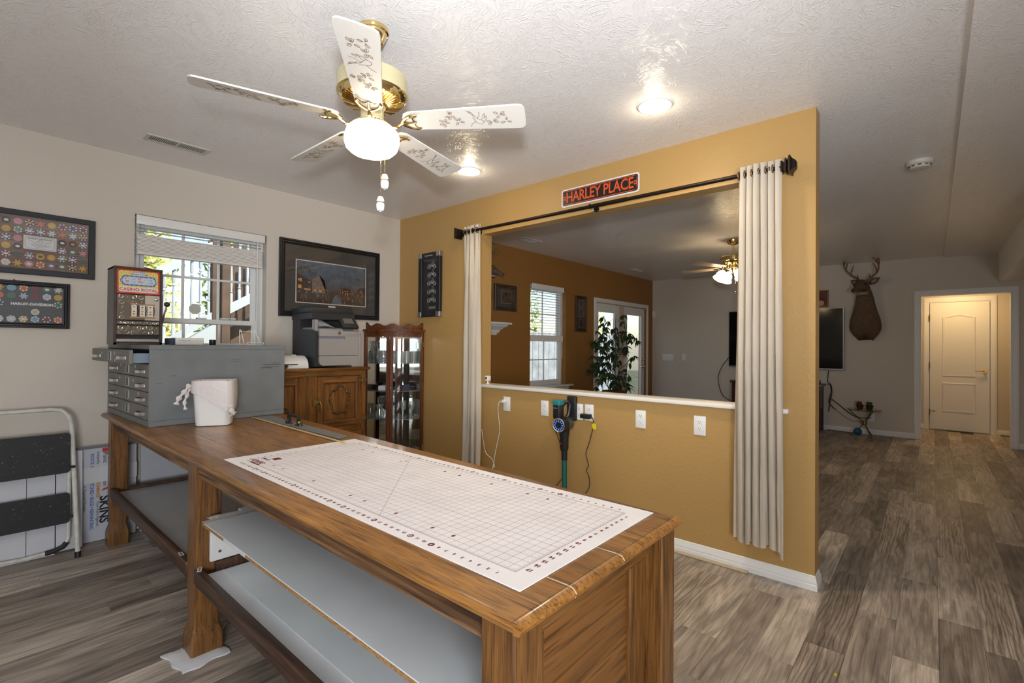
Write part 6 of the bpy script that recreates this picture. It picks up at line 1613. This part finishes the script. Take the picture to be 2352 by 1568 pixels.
tube(bm, smoothpath([(.13, 0, -.009), (.16, 0, -.007), (.185, .0, -.006)], 4), [.006, .0058, .0055, .005, .0048, .004, .0035, .003, .002], 7)
for s in (-1, 1): tube(bm, smoothpath([(.200, s * .042, -.006), (.180, s * .030, -.006), (.178, s * .012, -.006), (.186, 0, -.006)], 4), .003, 6)
iron_me = mesh_of('blade_iron', bm, BRASS)
for k in range(5):
    a = math.radians(161.0 + 72 * k)
    M = Matrix.Translation((0, 0, -.385)) @ Matrix.Rotation(a, 4, 'Z') @ Matrix.Rotation(math.radians(-12), 4, 'X')
    b = D.objects.new('blade', blade_me); COL.objects.link(b); b.parent = fan; b.matrix_local = M
    q = D.objects.new('blade_print', print_me); COL.objects.link(q); q.parent = b
    q = D.objects.new('blade_iron', iron_me); COL.objects.link(q); q.parent = fan; q.matrix_local = Matrix.Translation((0, 0, -.385)) @ Matrix.Rotation(a, 4, 'Z') @ Matrix.Rotation(math.radians(-6), 4, 'X')
for (x, y, z) in ((.036, -.040, -.598), (.025, -.027, -.690)):
    zt_ = -.385 - .0
    bm = BM(); n = int((abs(z) - .40) / .006)
    tube(bm, [(x, y, -.40), (x, y, z + .002)], .0010, 5)
    for k in range(n): ball(bm, (x, y, -.40 - k * .006), .0019, seg=5)
    pcn = obj('pull_chain', bm, BRASS, fan)
    bm = BM(); lathe(bm, [(0, 0), (.010, -.002), (.014, -.014), (.0155, -.020), (.012, -.023)], (x, y, z), 16); lathe(bm, [(.010, -.026), (.015, -.028), (.017, -.036), (.016, -.050), (.012, -.060), (.006, -.061), (.005, -.057), (0, -.057)], (x, y, z), 16); pk = obj('pull_knob', bm, mat('porcelain', (.72, .73, .76), .2), pcn)
    bm = BM(); lathe(bm, [(.012, -.0225), (.0145, -.0245), (.012, -.0265)], (x, y, z), 16); obj('pull_knob', bm, BRASS, pcn, label='brass band of the pull knob')

def can_light(x, y, lab):
    t = thing('recessed_light', lab, 'ceiling light', (x, y, H))
    bm = BM(); lathe(bm, [(.092, -.0005), (.092, -.004), (.086, -.008), (.070, -.007), (.066, -.0045)], seg=40); obj('trim_ring', bm, WPLA, t)
    bm = BM(); lathe(bm, [(0, -.020), (.03, -.019), (.055, -.014), (.068, -.007), (.068, -.0005)], seg=32); obj('lens', bm, emitter('can_light_lens', (1, .80, .50), 26), t)
can_light(2.456, 1.131, 'round lit recessed light in the ceiling in front of the sign'); can_light(2.491, 2.61, 'round lit recessed light beyond the fan blade near the left curtain')

VENT = mat('vent_white', (.60, .58, .53), .5)
def vent(x0, x1, y0, y1, lab, n=22):
    t = thing('ceiling_vent', lab, 'vent', ((x0 + x1) / 2, (y0 + y1) / 2, H)); cx, cy = t.location[:2]; f = .022; hx, hy = (x1 - x0) / 2, (y1 - y0) / 2
    bm = BM()
    for a, b in (((-hx, -hy), (hx, -hy + f)), ((-hx, hy - f), (hx, hy)), ((-hx, -hy + f), (-hx + f, hy - f)), ((hx - f, -hy + f), (hx, hy - f)), ((-.008, -hy + f), (.008, hy - f))): box(bm, (*a, -.008), (*b, -.0005), .0015)
    obj('vent_frame', bm, VENT, t)
    bm = BM(); box(bm, (-hx + .01, -hy + .01, -.003), (hx - .01, hy - .01, -.001)); obj('vent_backing', bm, BLACKM, t)
    for k in range(n):
        x = -hx + f + (2 * hx - 2 * f) * (k + .5) / n
        if abs(x) < .012: continue
        bm = BM(); box(bm, (x - .0035, -hy + f, -.0075), (x + .0008, hy - f, -.0035)); obj('slat', bm, VENT, t)
vent(.755, 1.105, 3.665, 3.79, 'long white ceiling vent at the left above the office window', 30)
vent(4.46, 4.78, 3.68, 3.83, 'ceiling vent in the back room near the deer over the mantel', 14)
vent(7.45, 7.79, 3.74, 3.86, 'ceiling vent in the back room far from the opening', 14)
sd = thing('smoke_detector', 'round white smoke detector on the ceiling at the right', 'smoke detector', (4.373, .068, H))
bm = BM(); lathe(bm, [(0, -.0005), (.075, -.0005), (.075, -.018), (.070, -.026), (.062, -.030)], seg=32); obj('detector_base', bm, mat('aged_white_plastic', (.66, .63, .57), .45), sd)
bm = BM(); lathe(bm, [(.060, -.030), (.058, -.042), (.050, -.050), (.03, -.052), (0, -.052)], seg=28); obj('detector_cap', bm, mat('aged_white_plastic', (0, 0, 0)), sd)
bm = BM()
for k in range(10):
    a = 2 * PI * k / 10; u = Vector((math.cos(a), math.sin(a), 0)); v = Vector((-u.y, u.x, 0)); c = u * .0600 + Vector((0, 0, -.037)); quad(bm, [c - v * .010 - Vector((0, 0, .003)), c + v * .010 - Vector((0, 0, .003)), c + v * .010 + Vector((0, 0, .004)), c - v * .010 + Vector((0, 0, .004))])
o = obj('smoke_slots', bm, INK, sd, recalc=False); o['kind'] = 'stuff'

# ================================================================== BACK ROOM
# second fan with four lit tulip shades
f2 = thing('ceiling_fan', 'brass ceiling fan with lit tulip shades in the back room', 'ceiling fan', (6.175, 1.829, H))
bm = BM(); lathe(bm, [(0, 0), (.075, 0), (.076, -.010), (.060, -.045), (.022, -.062), (.015, -.064)], seg=28); obj('canopy', bm, BRASS, f2)
bm = BM(); cyl(bm, (0, 0, -.06), (0, 0, -.19), .013, seg=12); obj('down_rod', bm, BRASS, f2)
bm = BM(); lathe(bm, [(.015, -.165), (.022, -.17), (.022, -.182), (.08, -.19), (.135, -.20), (.146, -.212), (.146, -.255), (.13, -.262), (.12, -.285), (.08, -.30), (.05, -.305)], seg=36); obj('motor_housing', bm, BRASS, f2)
bm = BM(); lathe(bm, [(.048, -.30), (.055, -.33), (.05, -.36), (.035, -.38), (.03, -.40), (0, -.405)], seg=20); obj('light_kit', bm, BRASS, f2)
WOODB = mat('blade_pale_wood', (.55, .42, .33), .4)
P2 = [(.17, -.05), (.17, .05), (.60, .065), (.635, .05), (.645, 0), (.635, -.05), (.60, -.065)]
bm = BM(); prism(bm, P2, -.003, .003); b2 = mesh_of('blade', bm, WOODB); bm = BM(); tube(bm, [(.09, 0, .05), (.13, 0, -.004), (.19, 0, -.006)], .010, 7); box(bm, (.165, -.03, -.008), (.235, .03, -.003), .002); i2 = mesh_of('blade_iron', bm, BRASS)
for k in range(5):
    a = math.radians(158 + 72 * k)
    for nm, me in (('blade', b2), ('blade_iron', i2)):
        q = D.objects.new(nm, me); COL.objects.link(q); q.parent = f2; q.matrix_local = Matrix.Translation((0, 0, -.335)) @ Matrix.Rotation(a, 4, 'Z') @ Matrix.Rotation(math.radians(6), 4, 'X')
SHADE = emitter('lit_tulip_glass', (1, .74, .42), 15)
for k in range(4):
    a = math.radians(222 + 90 * k); u = Vector((math.cos(a), math.sin(a), 0))
    bm = BM(); tube(bm, smoothpath([u * .03 + Vector((0, 0, -.36)), u * .085 + Vector((0, 0, -.35)), u * .115 + Vector((0, 0, -.385))], 5), .008, 7); ar = obj('lamp_arm', bm, BRASS, f2)
    ax = (u * .6 + Vector((0, 0, -.8))).normalized(); M = ax.to_track_quat('Z', 'Y').to_matrix().to_4x4(); M.translation = u * .112 + Vector((0, 0, -.38))
    bm = BM(); lathe(bm, [(.022, 0), (.030, .01), (.048, .035), (.055, .065), (.052, .09), (.066, .125), (.062, .125), (.0, .11)], seg=20); bmesh.ops.transform(bm, matrix=M, verts=bm.verts); obj('tulip_shade', bm, SHADE, f2, ang=60)
bm = BM(); tube(bm, [(.03, -.02, -.40), (.03, -.02, -.62)], .0012, 5); lathe(bm, [(0, 0), (.006, -.01), (.010, -.035), (.006, -.045), (0, -.046)], (.03, -.02, -.615), 10); obj('pull_chain', bm, BRASS, f2)

# deer mounts: one continuous bust each, antlers as children
FUR = mat('deer_fur', (.135, .086, .052), .9, bump=(120, .7, 3, .006), vary=(30, .22)); FURL = mat('deer_pale_fur', (.30, .245, .19), .9, bump=(120, .6, 3, .004)); ANT = mat('antler_bone', (.20, .13, .07), .5, vary=(20, .4)); NOSE = mat('nose_black', (.012, .010, .010), .3); EYE = mat('eye_dark', (.02, .012, .006), .08)
def deer(lab, loc, rotz, turn):
    """local: wall at y=0, bust stands out along -y, z up; head turned by 'turn' about z"""
    t = thing('deer_mount', lab, 'deer head', loc, rotz)
    V3 = Vector
    secs = []   # centre, half width vector, half depth vector
    def s(c, wx, d, tilt):
        secs.append((V3(c), V3((wx, 0, 0)), V3((0, -math.cos(tilt) * d, math.sin(tilt) * d))))
    s((0, -.03, -.60), .09, .03, 0); s((0, -.06, -.565), .155, .065, 0); s((0, -.085, -.50), .190, .095, .0); s((0, -.11, -.42), .198, .120, .05); s((0, -.13, -.32), .185, .135, .15)
    s((0, -.145, -.21), .152, .130, .30); s((0, -.165, -.10), .126, .118, .45); s((0, -.19, .0), .108, .105, .6); s((0, -.215, .08), .090, .09, .6)
    seg = 18; bm = BM()
    rings = [[bm.verts.new(c + u * math.cos(2 * PI * i / seg) + v * math.sin(2 * PI * i / seg)) for i in range(seg)] for c, u, v in secs]
    R = Matrix.Translation((0, -.235, .12)) @ Matrix.Rotation(turn, 4, 'Z')
    hs = [((0, .00, .0), .084, .085, .95), ((0, -.04, .050), .086, .088, 1.25), ((0, -.09, .058), .084, .084, 1.45), ((0, -.14, .040), .071, .074, 1.6), ((0, -.19, .012), .046, .052, 1.7), ((0, -.235, -.012), .038, .043, 1.75), ((0, -.272, -.030), .036, .038, 1.8), ((0, -.292, -.040), .026, .026, 1.8)]
    for c, wx, d, tl in hs:
        u = V3((wx, 0, 0)); v = V3((0, -math.cos(tl) * d, math.sin(tl) * d))
        rings.append([bm.verts.new(R @ (V3(c) + u * math.cos(2 * PI * i / seg) + v * math.sin(2 * PI * i / seg))) for i in range(seg)])
    skin(bm, rings)
    for v in bm.verts:
        if v.co.z < -.47: v.co.z += .035 * math.cos(v.co.x / .19 * PI * 2.0) * min(1, (-.47 - v.co.z) / .08)
    bust = obj('bust', bm, FUR, t, ang=80)
    bm = BM(); ball(bm, R @ V3((0, -.290, -.032)), .022, (1.15, .7, .8), 10); obj('nose', bm, NOSE, t)
    bm = BM(); c0 = R @ V3((0, -.05, -.055)); loft(bm, [(c0 + V3((0, -.018, .012)), V3((.066, 0, 0)), V3((0, .06, .0))), (c0 + V3((0, -.022, -.012)), V3((.080, 0, 0)), V3((0, .082, .0))), (c0 + V3((0, -.018, -.036)), V3((.074, 0, 0)), V3((0, .084, 0)))], 14); obj('throat_patch', bm, FURL, t, ang=80)
    bm = BM(); loft(bm, [(R @ V3((0, -.20, -.036)), V3((.036, 0, 0)), V3((0, .02, .012))), (R @ V3((0, -.25, -.055)), V3((.030, 0, 0)), V3((0, .018, .012))), (R @ V3((0, -.280, -.064)), V3((.018, 0, 0)), V3((0, .012, .008)))], 12); obj('pale_muzzle', bm, FURL, t, ang=80)
    for sgn in (-1, 1):
        bm = BM(); ball(bm, R @ V3((sgn * .076, -.125, .064)), .015, seg=10); obj('eye', bm, EYE, t)
        e0 = R @ V3((sgn * .062, .0, .075)); ed = (R.to_3x3() @ V3((sgn * .85, .12, .5))).normalized(); up = ed.orthogonal()
        n = (R.to_3x3() @ V3((sgn * .3, -.9, .2))).normalized(); w_ = ed.cross(n).normalized()
        bm = BM(); loft(bm, [(e0 + ed * d, w_ * r, n * (r * .35)) for d, r in ((0, .018), (.03, .036), (.07, .046), (.11, .036), (.14, .016), (.155, .004))], 12); er = obj('ear', bm, FUR, t, ang=80)
        bm = BM(); loft(bm, [(e0 + ed * d + n * r * .22, w_ * (r * .7), n * (r * .2)) for d, r in ((.02, .024), (.06, .042), (.10, .034), (.135, .012))], 10); obj('inner_ear', bm, FURL, er, ang=80)
        base = R @ V3((sgn * .038, -.025, .118)); B3 = R.to_3x3()
        def A(x, y, z): return base + B3 @ V3((sgn * x, y, z))
        bm = BM(); main = smoothpath([A(0, 0, 0), A(.07, .02, .06), (A(.15, .0, .13)), A(.185, -.06, .21), A(.17, -.13, .29), A(.12, -.185, .335)], 5)
        n_ = len(main); tube(bm, main, [.018 - .014 * i / (n_ - 1) for i in range(n_)], 8)
        for st, en in ((A(.03, .01, .025), A(.035, -.02, .115)), (A(.135, .0, .115), A(.085, -.01, .26)), (A(.18, -.045, .19), A(.15, -.02, .36)), (A(.178, -.10, .25), A(.17, -.05, .37))):
            tube(bm, smoothpath([st, (st + en) / 2 + B3 @ V3((sgn * .012, .012, 0)), en], 4), [.012, .0115, .011, .010, .009, .008, .0065, .0045, .002], 7)
        obj('antler', bm, ANT, t, ang=70)
    return t
deer('mounted deer head on the white wall between the television and the doorway', (9.058, .765, 2.05), -PI / 2, math.radians(-22))
deer('mounted deer head partly behind the left curtain above the mantel', (4.20, 4.198, 2.10), 0, math.radians(38)).scale = (.635, .635, .635)
bm = BM(); box(bm, (4.15, 4.185, 1.60), (4.27, 4.198, 1.66), .003); bm.free()

# frames on the rear mustard wall
BRF = wood('walnut_frame', (.025, .012, .008), (.05, .024, .016), (.085, .042, .026), 'Z', rough=.4)
def wall_frame(lab, x0, x1, z0, z1, wd, openings, name='framed_print'):
    t = thing(name, lab, 'picture', ((x0 + x1) / 2, 4.2, (z0 + z1) / 2)); picture_frame(t, x0, x1, z0, z1, 4.199, wd, BRF, 2, .022)
    bm = BM(); box(bm, (x0 + wd - .004, 4.186, z0 + wd - .004), (x1 - wd + .004, 4.196, z1 - wd + .004)); wpart('mat_board', bm, mat('charcoal_mat', (0, 0, 0)), t)
    for (a, b, c, d) in openings:
        bm = BM(); box(bm, (a - .008, 4.1845, c - .008), (b + .008, 4.1862, d + .008)); wpart('inner_border', bm, mat('tan_border', (.28, .20, .14), .6), t)
        bm = BM(); box(bm, (a, 4.183, c), (b, 4.1848, d)); wpart('small_print', bm, mat('sepia_print', (.08, .045, .03), .6, vary=(25, .6)), t)
    bm = BM(); box(bm, (x0 + wd, 4.178, z0 + wd), (x1 - wd, 4.1792, z1 - wd)); wpart('glazing', bm, PICGL, t)
wall_frame('square walnut framed print with a small brown picture, left of the far window', 4.458, 4.886, 1.747, 2.087, .045, [(4.59, 4.77, 1.85, 2.00)])
wall_frame('tall narrow walnut frame with three small pictures, right of the far window', 6.296, 6.615, 1.525, 2.085, .055, [(6.40, 6.52, 1.92, 2.02), (6.40, 6.52, 1.76, 1.88), (6.40, 6.52, 1.59, 1.71)])
# mantel shelf end
mn = thing('mantel_shelf', 'white moulded mantel shelf end beside the left curtain', 'shelf', (4.2, 4.2, 1.5))
bm = BM(); P = [(0, 1.43), (.05, 1.43), (.055, 1.45), (.07, 1.455), (.085, 1.49), (.12, 1.52), (.15, 1.54), (.155, 1.555), (.19, 1.56), (.19, 1.585), (0, 1.585)]
R = []
for x, k in ((3.3, 1), (4.42, 1)): pass
R = [[bm.verts.new((3.3, 4.199 - d, z)) for d, z in P], [bm.verts.new((4.41 + d, 4.199 - d, z)) for d, z in P]]
skin(bm, R)
wpart('moulded_shelf', bm, WHITE, mn, ang=20)
def plate(name, lab, loc, rotz, w_, h_, cat, gang=1, kind='switch', group=None):
    t = thing(name, lab, cat, loc, rotz, group)
    bm = BM(); box(bm, (-w_ / 2, -.006, -h_ / 2), (w_ / 2, -.0005, h_ / 2), .002, 2); obj('cover_plate', bm, WPLA, t)
    for k in range(gang):
        x = (k - (gang - 1) / 2) * .046
        bm = BM(); box(bm, (x - .005, -.014, -.010), (x + .005, -.005, .012), .002); obj('toggle', bm, WPLA, t)
plate('light_switch', 'white switch plate on the rear mustard wall below the mantel', (4.36, 4.2, 1.09), 0, .075, .12, 'switch')
plate('light_switch', 'four-gang switch plate on the far white wall', (9.062, 3.875, 1.09), PI / 2 * -1, .22, .12, 'switch', 4)
plate('light_switch', 'single switch plate on the far white wall, right of the wide one', (9.062, 3.56, 1.10), -PI / 2, .075, .12, 'switch', 1)
bm = BM(); box(bm, (9.02, 4.13, 1.86), (9.061, 4.19, 2.0), .006, 2); tag(obj('motion_detector', bm, WPLA), 'small white motion detector in the far wall corner', 'sensor')
bm = BM(); box(bm, (9.054, .655, .20), (9.0615, .725, .32), .002); wo = obj('cover_plate', bm, WPLA); wo.name = 'wall_outlet'; tag(wo, 'white wall outlet behind the little glass table', 'outlet')

# far window blind, let down over the upper sash
b2_ = thing('window_blind', 'white slatted blind with open slats in the back room window', 'blind', (5.6, 4.2, 1.4))
bm = BM(); box(bm, (5.205, 4.165, 2.09), (5.965, 4.18, 2.165), .004); wpart('valance', bm, WHITE, b2_)
for k in range(16):
    z = 1.47 + k * .039; bm = BM(); box(bm, (5.215, 4.185, z - .001), (5.96, 4.235, z + .001)); wpart('slat', bm, SLAT, b2_)
bm = BM()
for k in range(5): box(bm, (5.215, 4.183, 1.372 + k * .012), (5.96, 4.237, 1.381 + k * .012), .002)
box(bm, (5.213, 4.182, 1.36), (5.962, 4.238, 1.445), .004); wpart('bottom_stack', bm, SLAT, b2_)
for x in (5.30, 5.87):
    bm = BM(); tube(bm, [(x, 4.182, 1.44), (x, 4.182, 2.1)], .0012, 4); wpart('ladder_cord', bm, WPLA, b2_)
bm = BM(); tube(bm, [(5.90, 4.16, 2.1), (5.905, 4.16, 1.12)], .004, 6); wpart('tilt_wand', bm, WPLA, b2_)

# climbing plant on a wire trellis
plt = thing('potted_climbing_plant', 'tall leafy climbing plant on a wire trellis by the patio doors', 'plant', (6.5, 3.62, .0))
bm = BM(); lathe(bm, [(0, .32), (.12, .32), (.15, .50), (.165, .60), (.175, .60), (.175, .63), (.155, .63), (.145, .60), (0, .60)], seg=24); obj('pot', bm, mat('terracotta', (.16, .06, .035), .7), plt)
bm = BM(); lathe(bm, [(0, 0), (.13, 0), (.13, .02), (.03, .03), (.03, .29), (.15, .30), (.15, .32), (0, .32)], seg=20); obj('plant_stand', bm, BRF, plt)
bm = BM(); disc(bm, (0, 0, .595), .145, 20); obj('soil', bm, mat('dark_soil', (.03, .022, .015), .95), plt, recalc=False)
tw = BM()
for a in range(4):
    x, y = .16 * math.cos(a * PI / 2 + .6), .16 * math.sin(a * PI / 2 + .6); tube(tw, [(x, y, .58), (x * 1.3, y * 1.3, 1.2), (x * .9, y * .9, 1.7)], .004, 5)
for z, r in ((.82, .19), (.84, .19), (1.18, .21), (1.21, .21), (1.5, .18)): tube(tw, [(r * math.cos(i * PI / 8), r * math.sin(i * PI / 8), z) for i in range(16)], .0035, 5, closed=True)
obj('trellis', tw, BLACKM, plt)
rl = random.Random(77)
STEM = mat('vine_stem', (.06, .055, .025), .8); stems = []
for k in range(7):
    a = rl.random() * 2 * PI; pts = []; z = .60
    while z < 1.5 + .4 * rl.random():
        rr_ = .05 + .17 * rl.random() * (1 - .35 * max(0, z - 1.3)); a += rl.uniform(-1.1, 1.1); pts.append(Vector((rr_ * math.cos(a) * 1.5, rr_ * math.sin(a), z))); z += .16
    if len(pts) > 2:
        sp_ = smoothpath(pts, 4); stems.append(sp_); bm = BM(); tube(bm, sp_, [.007 * (1 - .7 * i / len(sp_)) for i in range(len(sp_))], 5); obj('vine_stem', bm, STEM, plt)
LG = [mat('vine_leaf', (.030, .060, .022), .35, vary=(9, .35)), mat('vine_leaf_bright', (.07, .14, .025), .35, vary=(9, .3))]
def leaf_me(m):
    bm = BM(); L = 8; rows = []
    for i in range(L + 1):
        s = i / L; w_ = .017 * math.sin(PI * s ** .8) + .0005; zz = -.025 * s * s
        rows.append([bm.verts.new((.085 * s, -w_, zz + .004)), bm.verts.new((.085 * s, 0, zz)), bm.verts.new((.085 * s, w_, zz + .004))])
    for a, b in zip(rows[:-1], rows[1:]):
        for i in (0, 1): bm.faces.new((a[i], a[i + 1], b[i + 1], b[i]))
    return mesh_of('leaf', bm, m, 80, False)
LM = [leaf_me(m) for m in LG]; nl = 0
fol = BM()
for cl in range(170):
    sp_ = rl.choice(stems); p = sp_[rl.randrange(len(sp_))]
    zf = max(0, (p.z - .6) / 1.3); out = Vector((p.x, p.y, 0)); out = out.normalized() if out.length > .01 else Vector((1, 0, 0))
    c = p + out * rl.uniform(.0, .14 * (1.25 - zf)) + Vector((rl.uniform(-.20, .20) * (1.2 - zf), rl.uniform(-.07, .07), rl.uniform(-.05, .08)))
    for k in range(4):
        sc_ = rl.uniform(.85, 1.35); E = Matrix.Rotation(rl.uniform(0, 6.28), 4, 'Z') @ Matrix.Rotation(rl.uniform(.2, 1.25), 4, 'Y') @ Matrix.Rotation(rl.uniform(-.5, .5), 4, 'X') @ Matrix.Scale(sc_, 4)
        br = p.z < .85 and rl.random() < .5
        if nl < 296:
            o = D.objects.new('leaf', LM[1 if br else 0]); COL.objects.link(o); o.parent = plt; o.matrix_local = Matrix.Translation(c) @ E; nl += 1
        else:
            n0 = len(fol.verts); fol.from_mesh(LM[0]); fol.verts.ensure_lookup_table(); bmesh.ops.transform(fol, matrix=Matrix.Translation(c) @ E, verts=fol.verts[n0:])
o = obj('inner_foliage', fol, LG[0], plt, 80, recalc=False); o['kind'] = 'stuff'

# television, wall picture, console, small table
tv = thing('television', 'large black flat television on the far white wall', 'television', (9.03, 1.885, 1.45))
bm = BM(); box(bm, (9.00, 1.036, .952), (9.045, 2.735, 1.928), .004); wpart('tv_frame', bm, mat('tv_silver_edge', (.35, .35, .36), .3, .8), tv)
bm = BM(); box(bm, (8.9975, 1.048, .975), (9.0, 2.723, 1.918)); wpart('screen', bm, mat('tv_screen', (.006, .006, .007), .12), tv)
bm = BM(); box(bm, (9.044, 1.6, 1.2), (9.061, 2.2, 1.7)); wpart('wall_mount', bm, BLACK, tv)
bm = BM(); tube(bm, smoothpath([(9.03, 2.72, 1.14), (9.045, 2.86, .95), (9.05, 2.93, .75), (9.05, 2.90, .55), (9.05, 2.82, .40), (9.05, 2.6, .3)], 6), .006, 6); wpart('cable', bm, BLACKM, tv)
ws = thing('wall_picture', 'gold framed red picture above the television, half hidden by the wall end', 'picture', (9.06, 1.60, 2.08))
bm = BM(); 
for a, b in (((9.035, 1.245, 1.945), (9.06, 1.95, 1.965)), ((9.035, 1.245, 2.195), (9.06, 1.95, 2.215)), ((9.035, 1.245, 1.965), (9.06, 1.265, 2.195)), ((9.035, 1.93, 1.965), (9.06, 1.95, 2.195))): box(bm, a, b, .002)
wpart('frame', bm, mat('gold_frame', (.16, .085, .02), .4, .3), ws)
bm = BM(); box(bm, (9.048, 1.265, 1.965), (9.058, 1.93, 2.195)); wpart('picture_sheet', bm, mat('deep_red_print', (.13, .012, .008), .5, vary=(8, .4)), ws)
bm = BM(); R = rrect(-.085, 0, .085, .08, .035, 4); prism(bm, R, 0, .002, frame_m((9.047, 1.39, 1.97), (0, -1, 0), (0, 0, 1))); wpart('pale_shape_print', bm, mat('warm_cream_print', (.60, .36, .14), .5), ws)
bm = BM(); strip(bm, [(-.1, .0), (-.02, .012), (.10, .0)], .012, frame_m((9.0465, 1.39, 2.07), (0, -1, 0), (0, 0, 1))); strip(bm, [(-.05, .03), (.0, .06), (.06, .03)], .01, frame_m((9.0465, 1.39, 2.07), (0, -1, 0), (0, 0, 1))); wpart('dark_shape_print', bm, INK, ws, recalc=False)
CHD = wood('dark_cherry_y', (.022, .007, .005), (.05, .015, .010), (.08, .026, .016), 'Y', coat=.3)
cs = thing('tv_console', 'dark cherry television console against the far wall', 'console', (8.85, 1.95, 0))
wpart('console_top', mb((8.62, 1.27, .70), (9.03, 2.60, .735), bev=.006, seg=2), CHD, cs)
for a, b in ((1.30, 1.36), (2.52, 2.58)): 
    for x in (8.66, 8.96): wpart('leg', mb((x, a, 0), (x + .05, b, .70), bev=.003), CHD, cs)
wpart('side_panel', mb((8.67, 1.31, .36), (9.0, 1.33, .70)), CHD, cs); wpart('side_panel', mb((8.67, 2.54, .36), (9.0, 2.56, .70)), CHD, cs)
wpart('front_panel', mb((8.68, 1.36, .36), (8.70, 2.52, .70)), CHD, cs); wpart('console_shelf', mb((8.66, 1.33, .30), (9.0, 2.55, .33)), CHD, cs)
bm = BM(); box(bm, (8.70, 1.33, .736), (8.95, 1.55, .785), .006); tag(obj('media_box', bm, BLACK), 'flat black media box on the television console', 'electronics')
cb = thing('cable_bundle', 'tangled dark cables hanging beside the console on the far wall', 'cables', (9.0, 1.2, .3))
CBM = mat('cable_brown', (.035, .022, .018), .6)
for pts, r in (([(9.03, 1.24, .94), (9.0, 1.245, .82), (8.98, 1.24, .76), (8.98, 1.20, .72), (9.0, 1.19, .60), (9.0, 1.21, .48), (9.0, 1.23, .30)], .006), ([(8.98, 1.25, .72), (8.98, 1.22, .73), (8.985, 1.20, .66), (9.0, 1.21, .55), (9.0, 1.23, .45), (9.0, 1.18, .38), (9.0, 1.14, .34)], .005), ([(9.0, 1.20, .50), (9.0, 1.12, .44), (9.01, 1.0, .33), (9.02, .90, .26), (9.03, .78, .24), (9.05, .70, .25)], .007), ([(9.0, 1.22, .40), (9.02, 1.10, .30), (9.03, 1.0, .22), (9.03, .92, .18), (9.03, .80, .19)], .003), ([(9.0, 1.25, .012), (8.98, 1.1, .012), (8.95, .95, .010), (8.92, .86, .012)], .005)):
    bm = BM(); tube(bm, smoothpath(pts, 5), r, 6); wpart('cable', bm, CBM, cb)
gt = thing('glass_side_table', 'small round glass table on crossed brass legs by the far wall', 'side table', (8.82, .76, 0))
bm = BM(); lathe(bm, [(0, .388), (.205, .388), (.208, .392), (.205, .397), (0, .397)], seg=32); obj('table_top', bm, clear_glass('table_glass', (.86, .92, .88), .12), gt)
GLD = mat('dull_gold_metal', (.22, .15, .06), .35, .8)
for k in range(3):
    a = math.radians(95 + 120 * k); u = Vector((math.cos(a), math.sin(a), 0)); bm = BM(); tube(bm, smoothpath([u * .20 + Vector((0, 0, .386)), u * .10 + Vector((0, 0, .29)), u * .025 + Vector((0, 0, .215)), u * .022 + Vector((0, 0, .17)), u * .09 + Vector((0, 0, .08)), u * .175 + Vector((0, 0, .004))], 5), .007, 6); obj('leg', bm, GLD, gt)
bm = BM(); tube(bm, [(.2 * math.cos(i * PI / 12), .2 * math.sin(i * PI / 12), .384) for i in range(24)], .005, 5, closed=True); obj('top_ring', bm, GLD, gt)
bm = BM(); lathe(bm, [(.03, .165), (.034, .19), (.03, .218)], seg=14); obj('leg_collar', bm, GLD, gt)
def potlet(lab, x, y, pm, lm):
    t = thing('potted_succulent', lab, 'plant', (x, y, .3975)); bm = BM(); lathe(bm, [(0, 0), (.035, 0), (.048, .055), (.050, .06), (.044, .06), (.04, .05), (0, .05)], seg=16); obj('pot', bm, pm, t)
    r = random.Random(int(y * 100)); bm = BM()
    for k in range(16):
        a = r.random() * 6.28; d = r.random() * .035; ball(bm, (d * math.cos(a), d * math.sin(a), .06 + r.random() * .04), .014 + .006 * r.random(), (1, 1, .8), 6)
    o = obj('foliage', bm, lm, t); o['kind'] = 'stuff'
potlet('small pot of red succulents on the glass table', 8.80, .815, mat('pot_maroon', (.07, .018, .02), .5), mat('succulent_red', (.14, .025, .025), .6))
potlet('small pot of green succulents on the glass table', 8.83, .70, mat('pot_dark', (.025, .022, .02), .5), mat('succulent_green', (.05, .10, .035), .6))
bm = BM(); ball(bm, (8.80, .84, .062), .055, seg=18); tag(obj('blue_ball', bm, mat('ball_blue', (.01, .10, .20), .4)), 'blue ball on the floor under the glass table', 'ball')
# ceiling registers done; vinyl plank scraps none
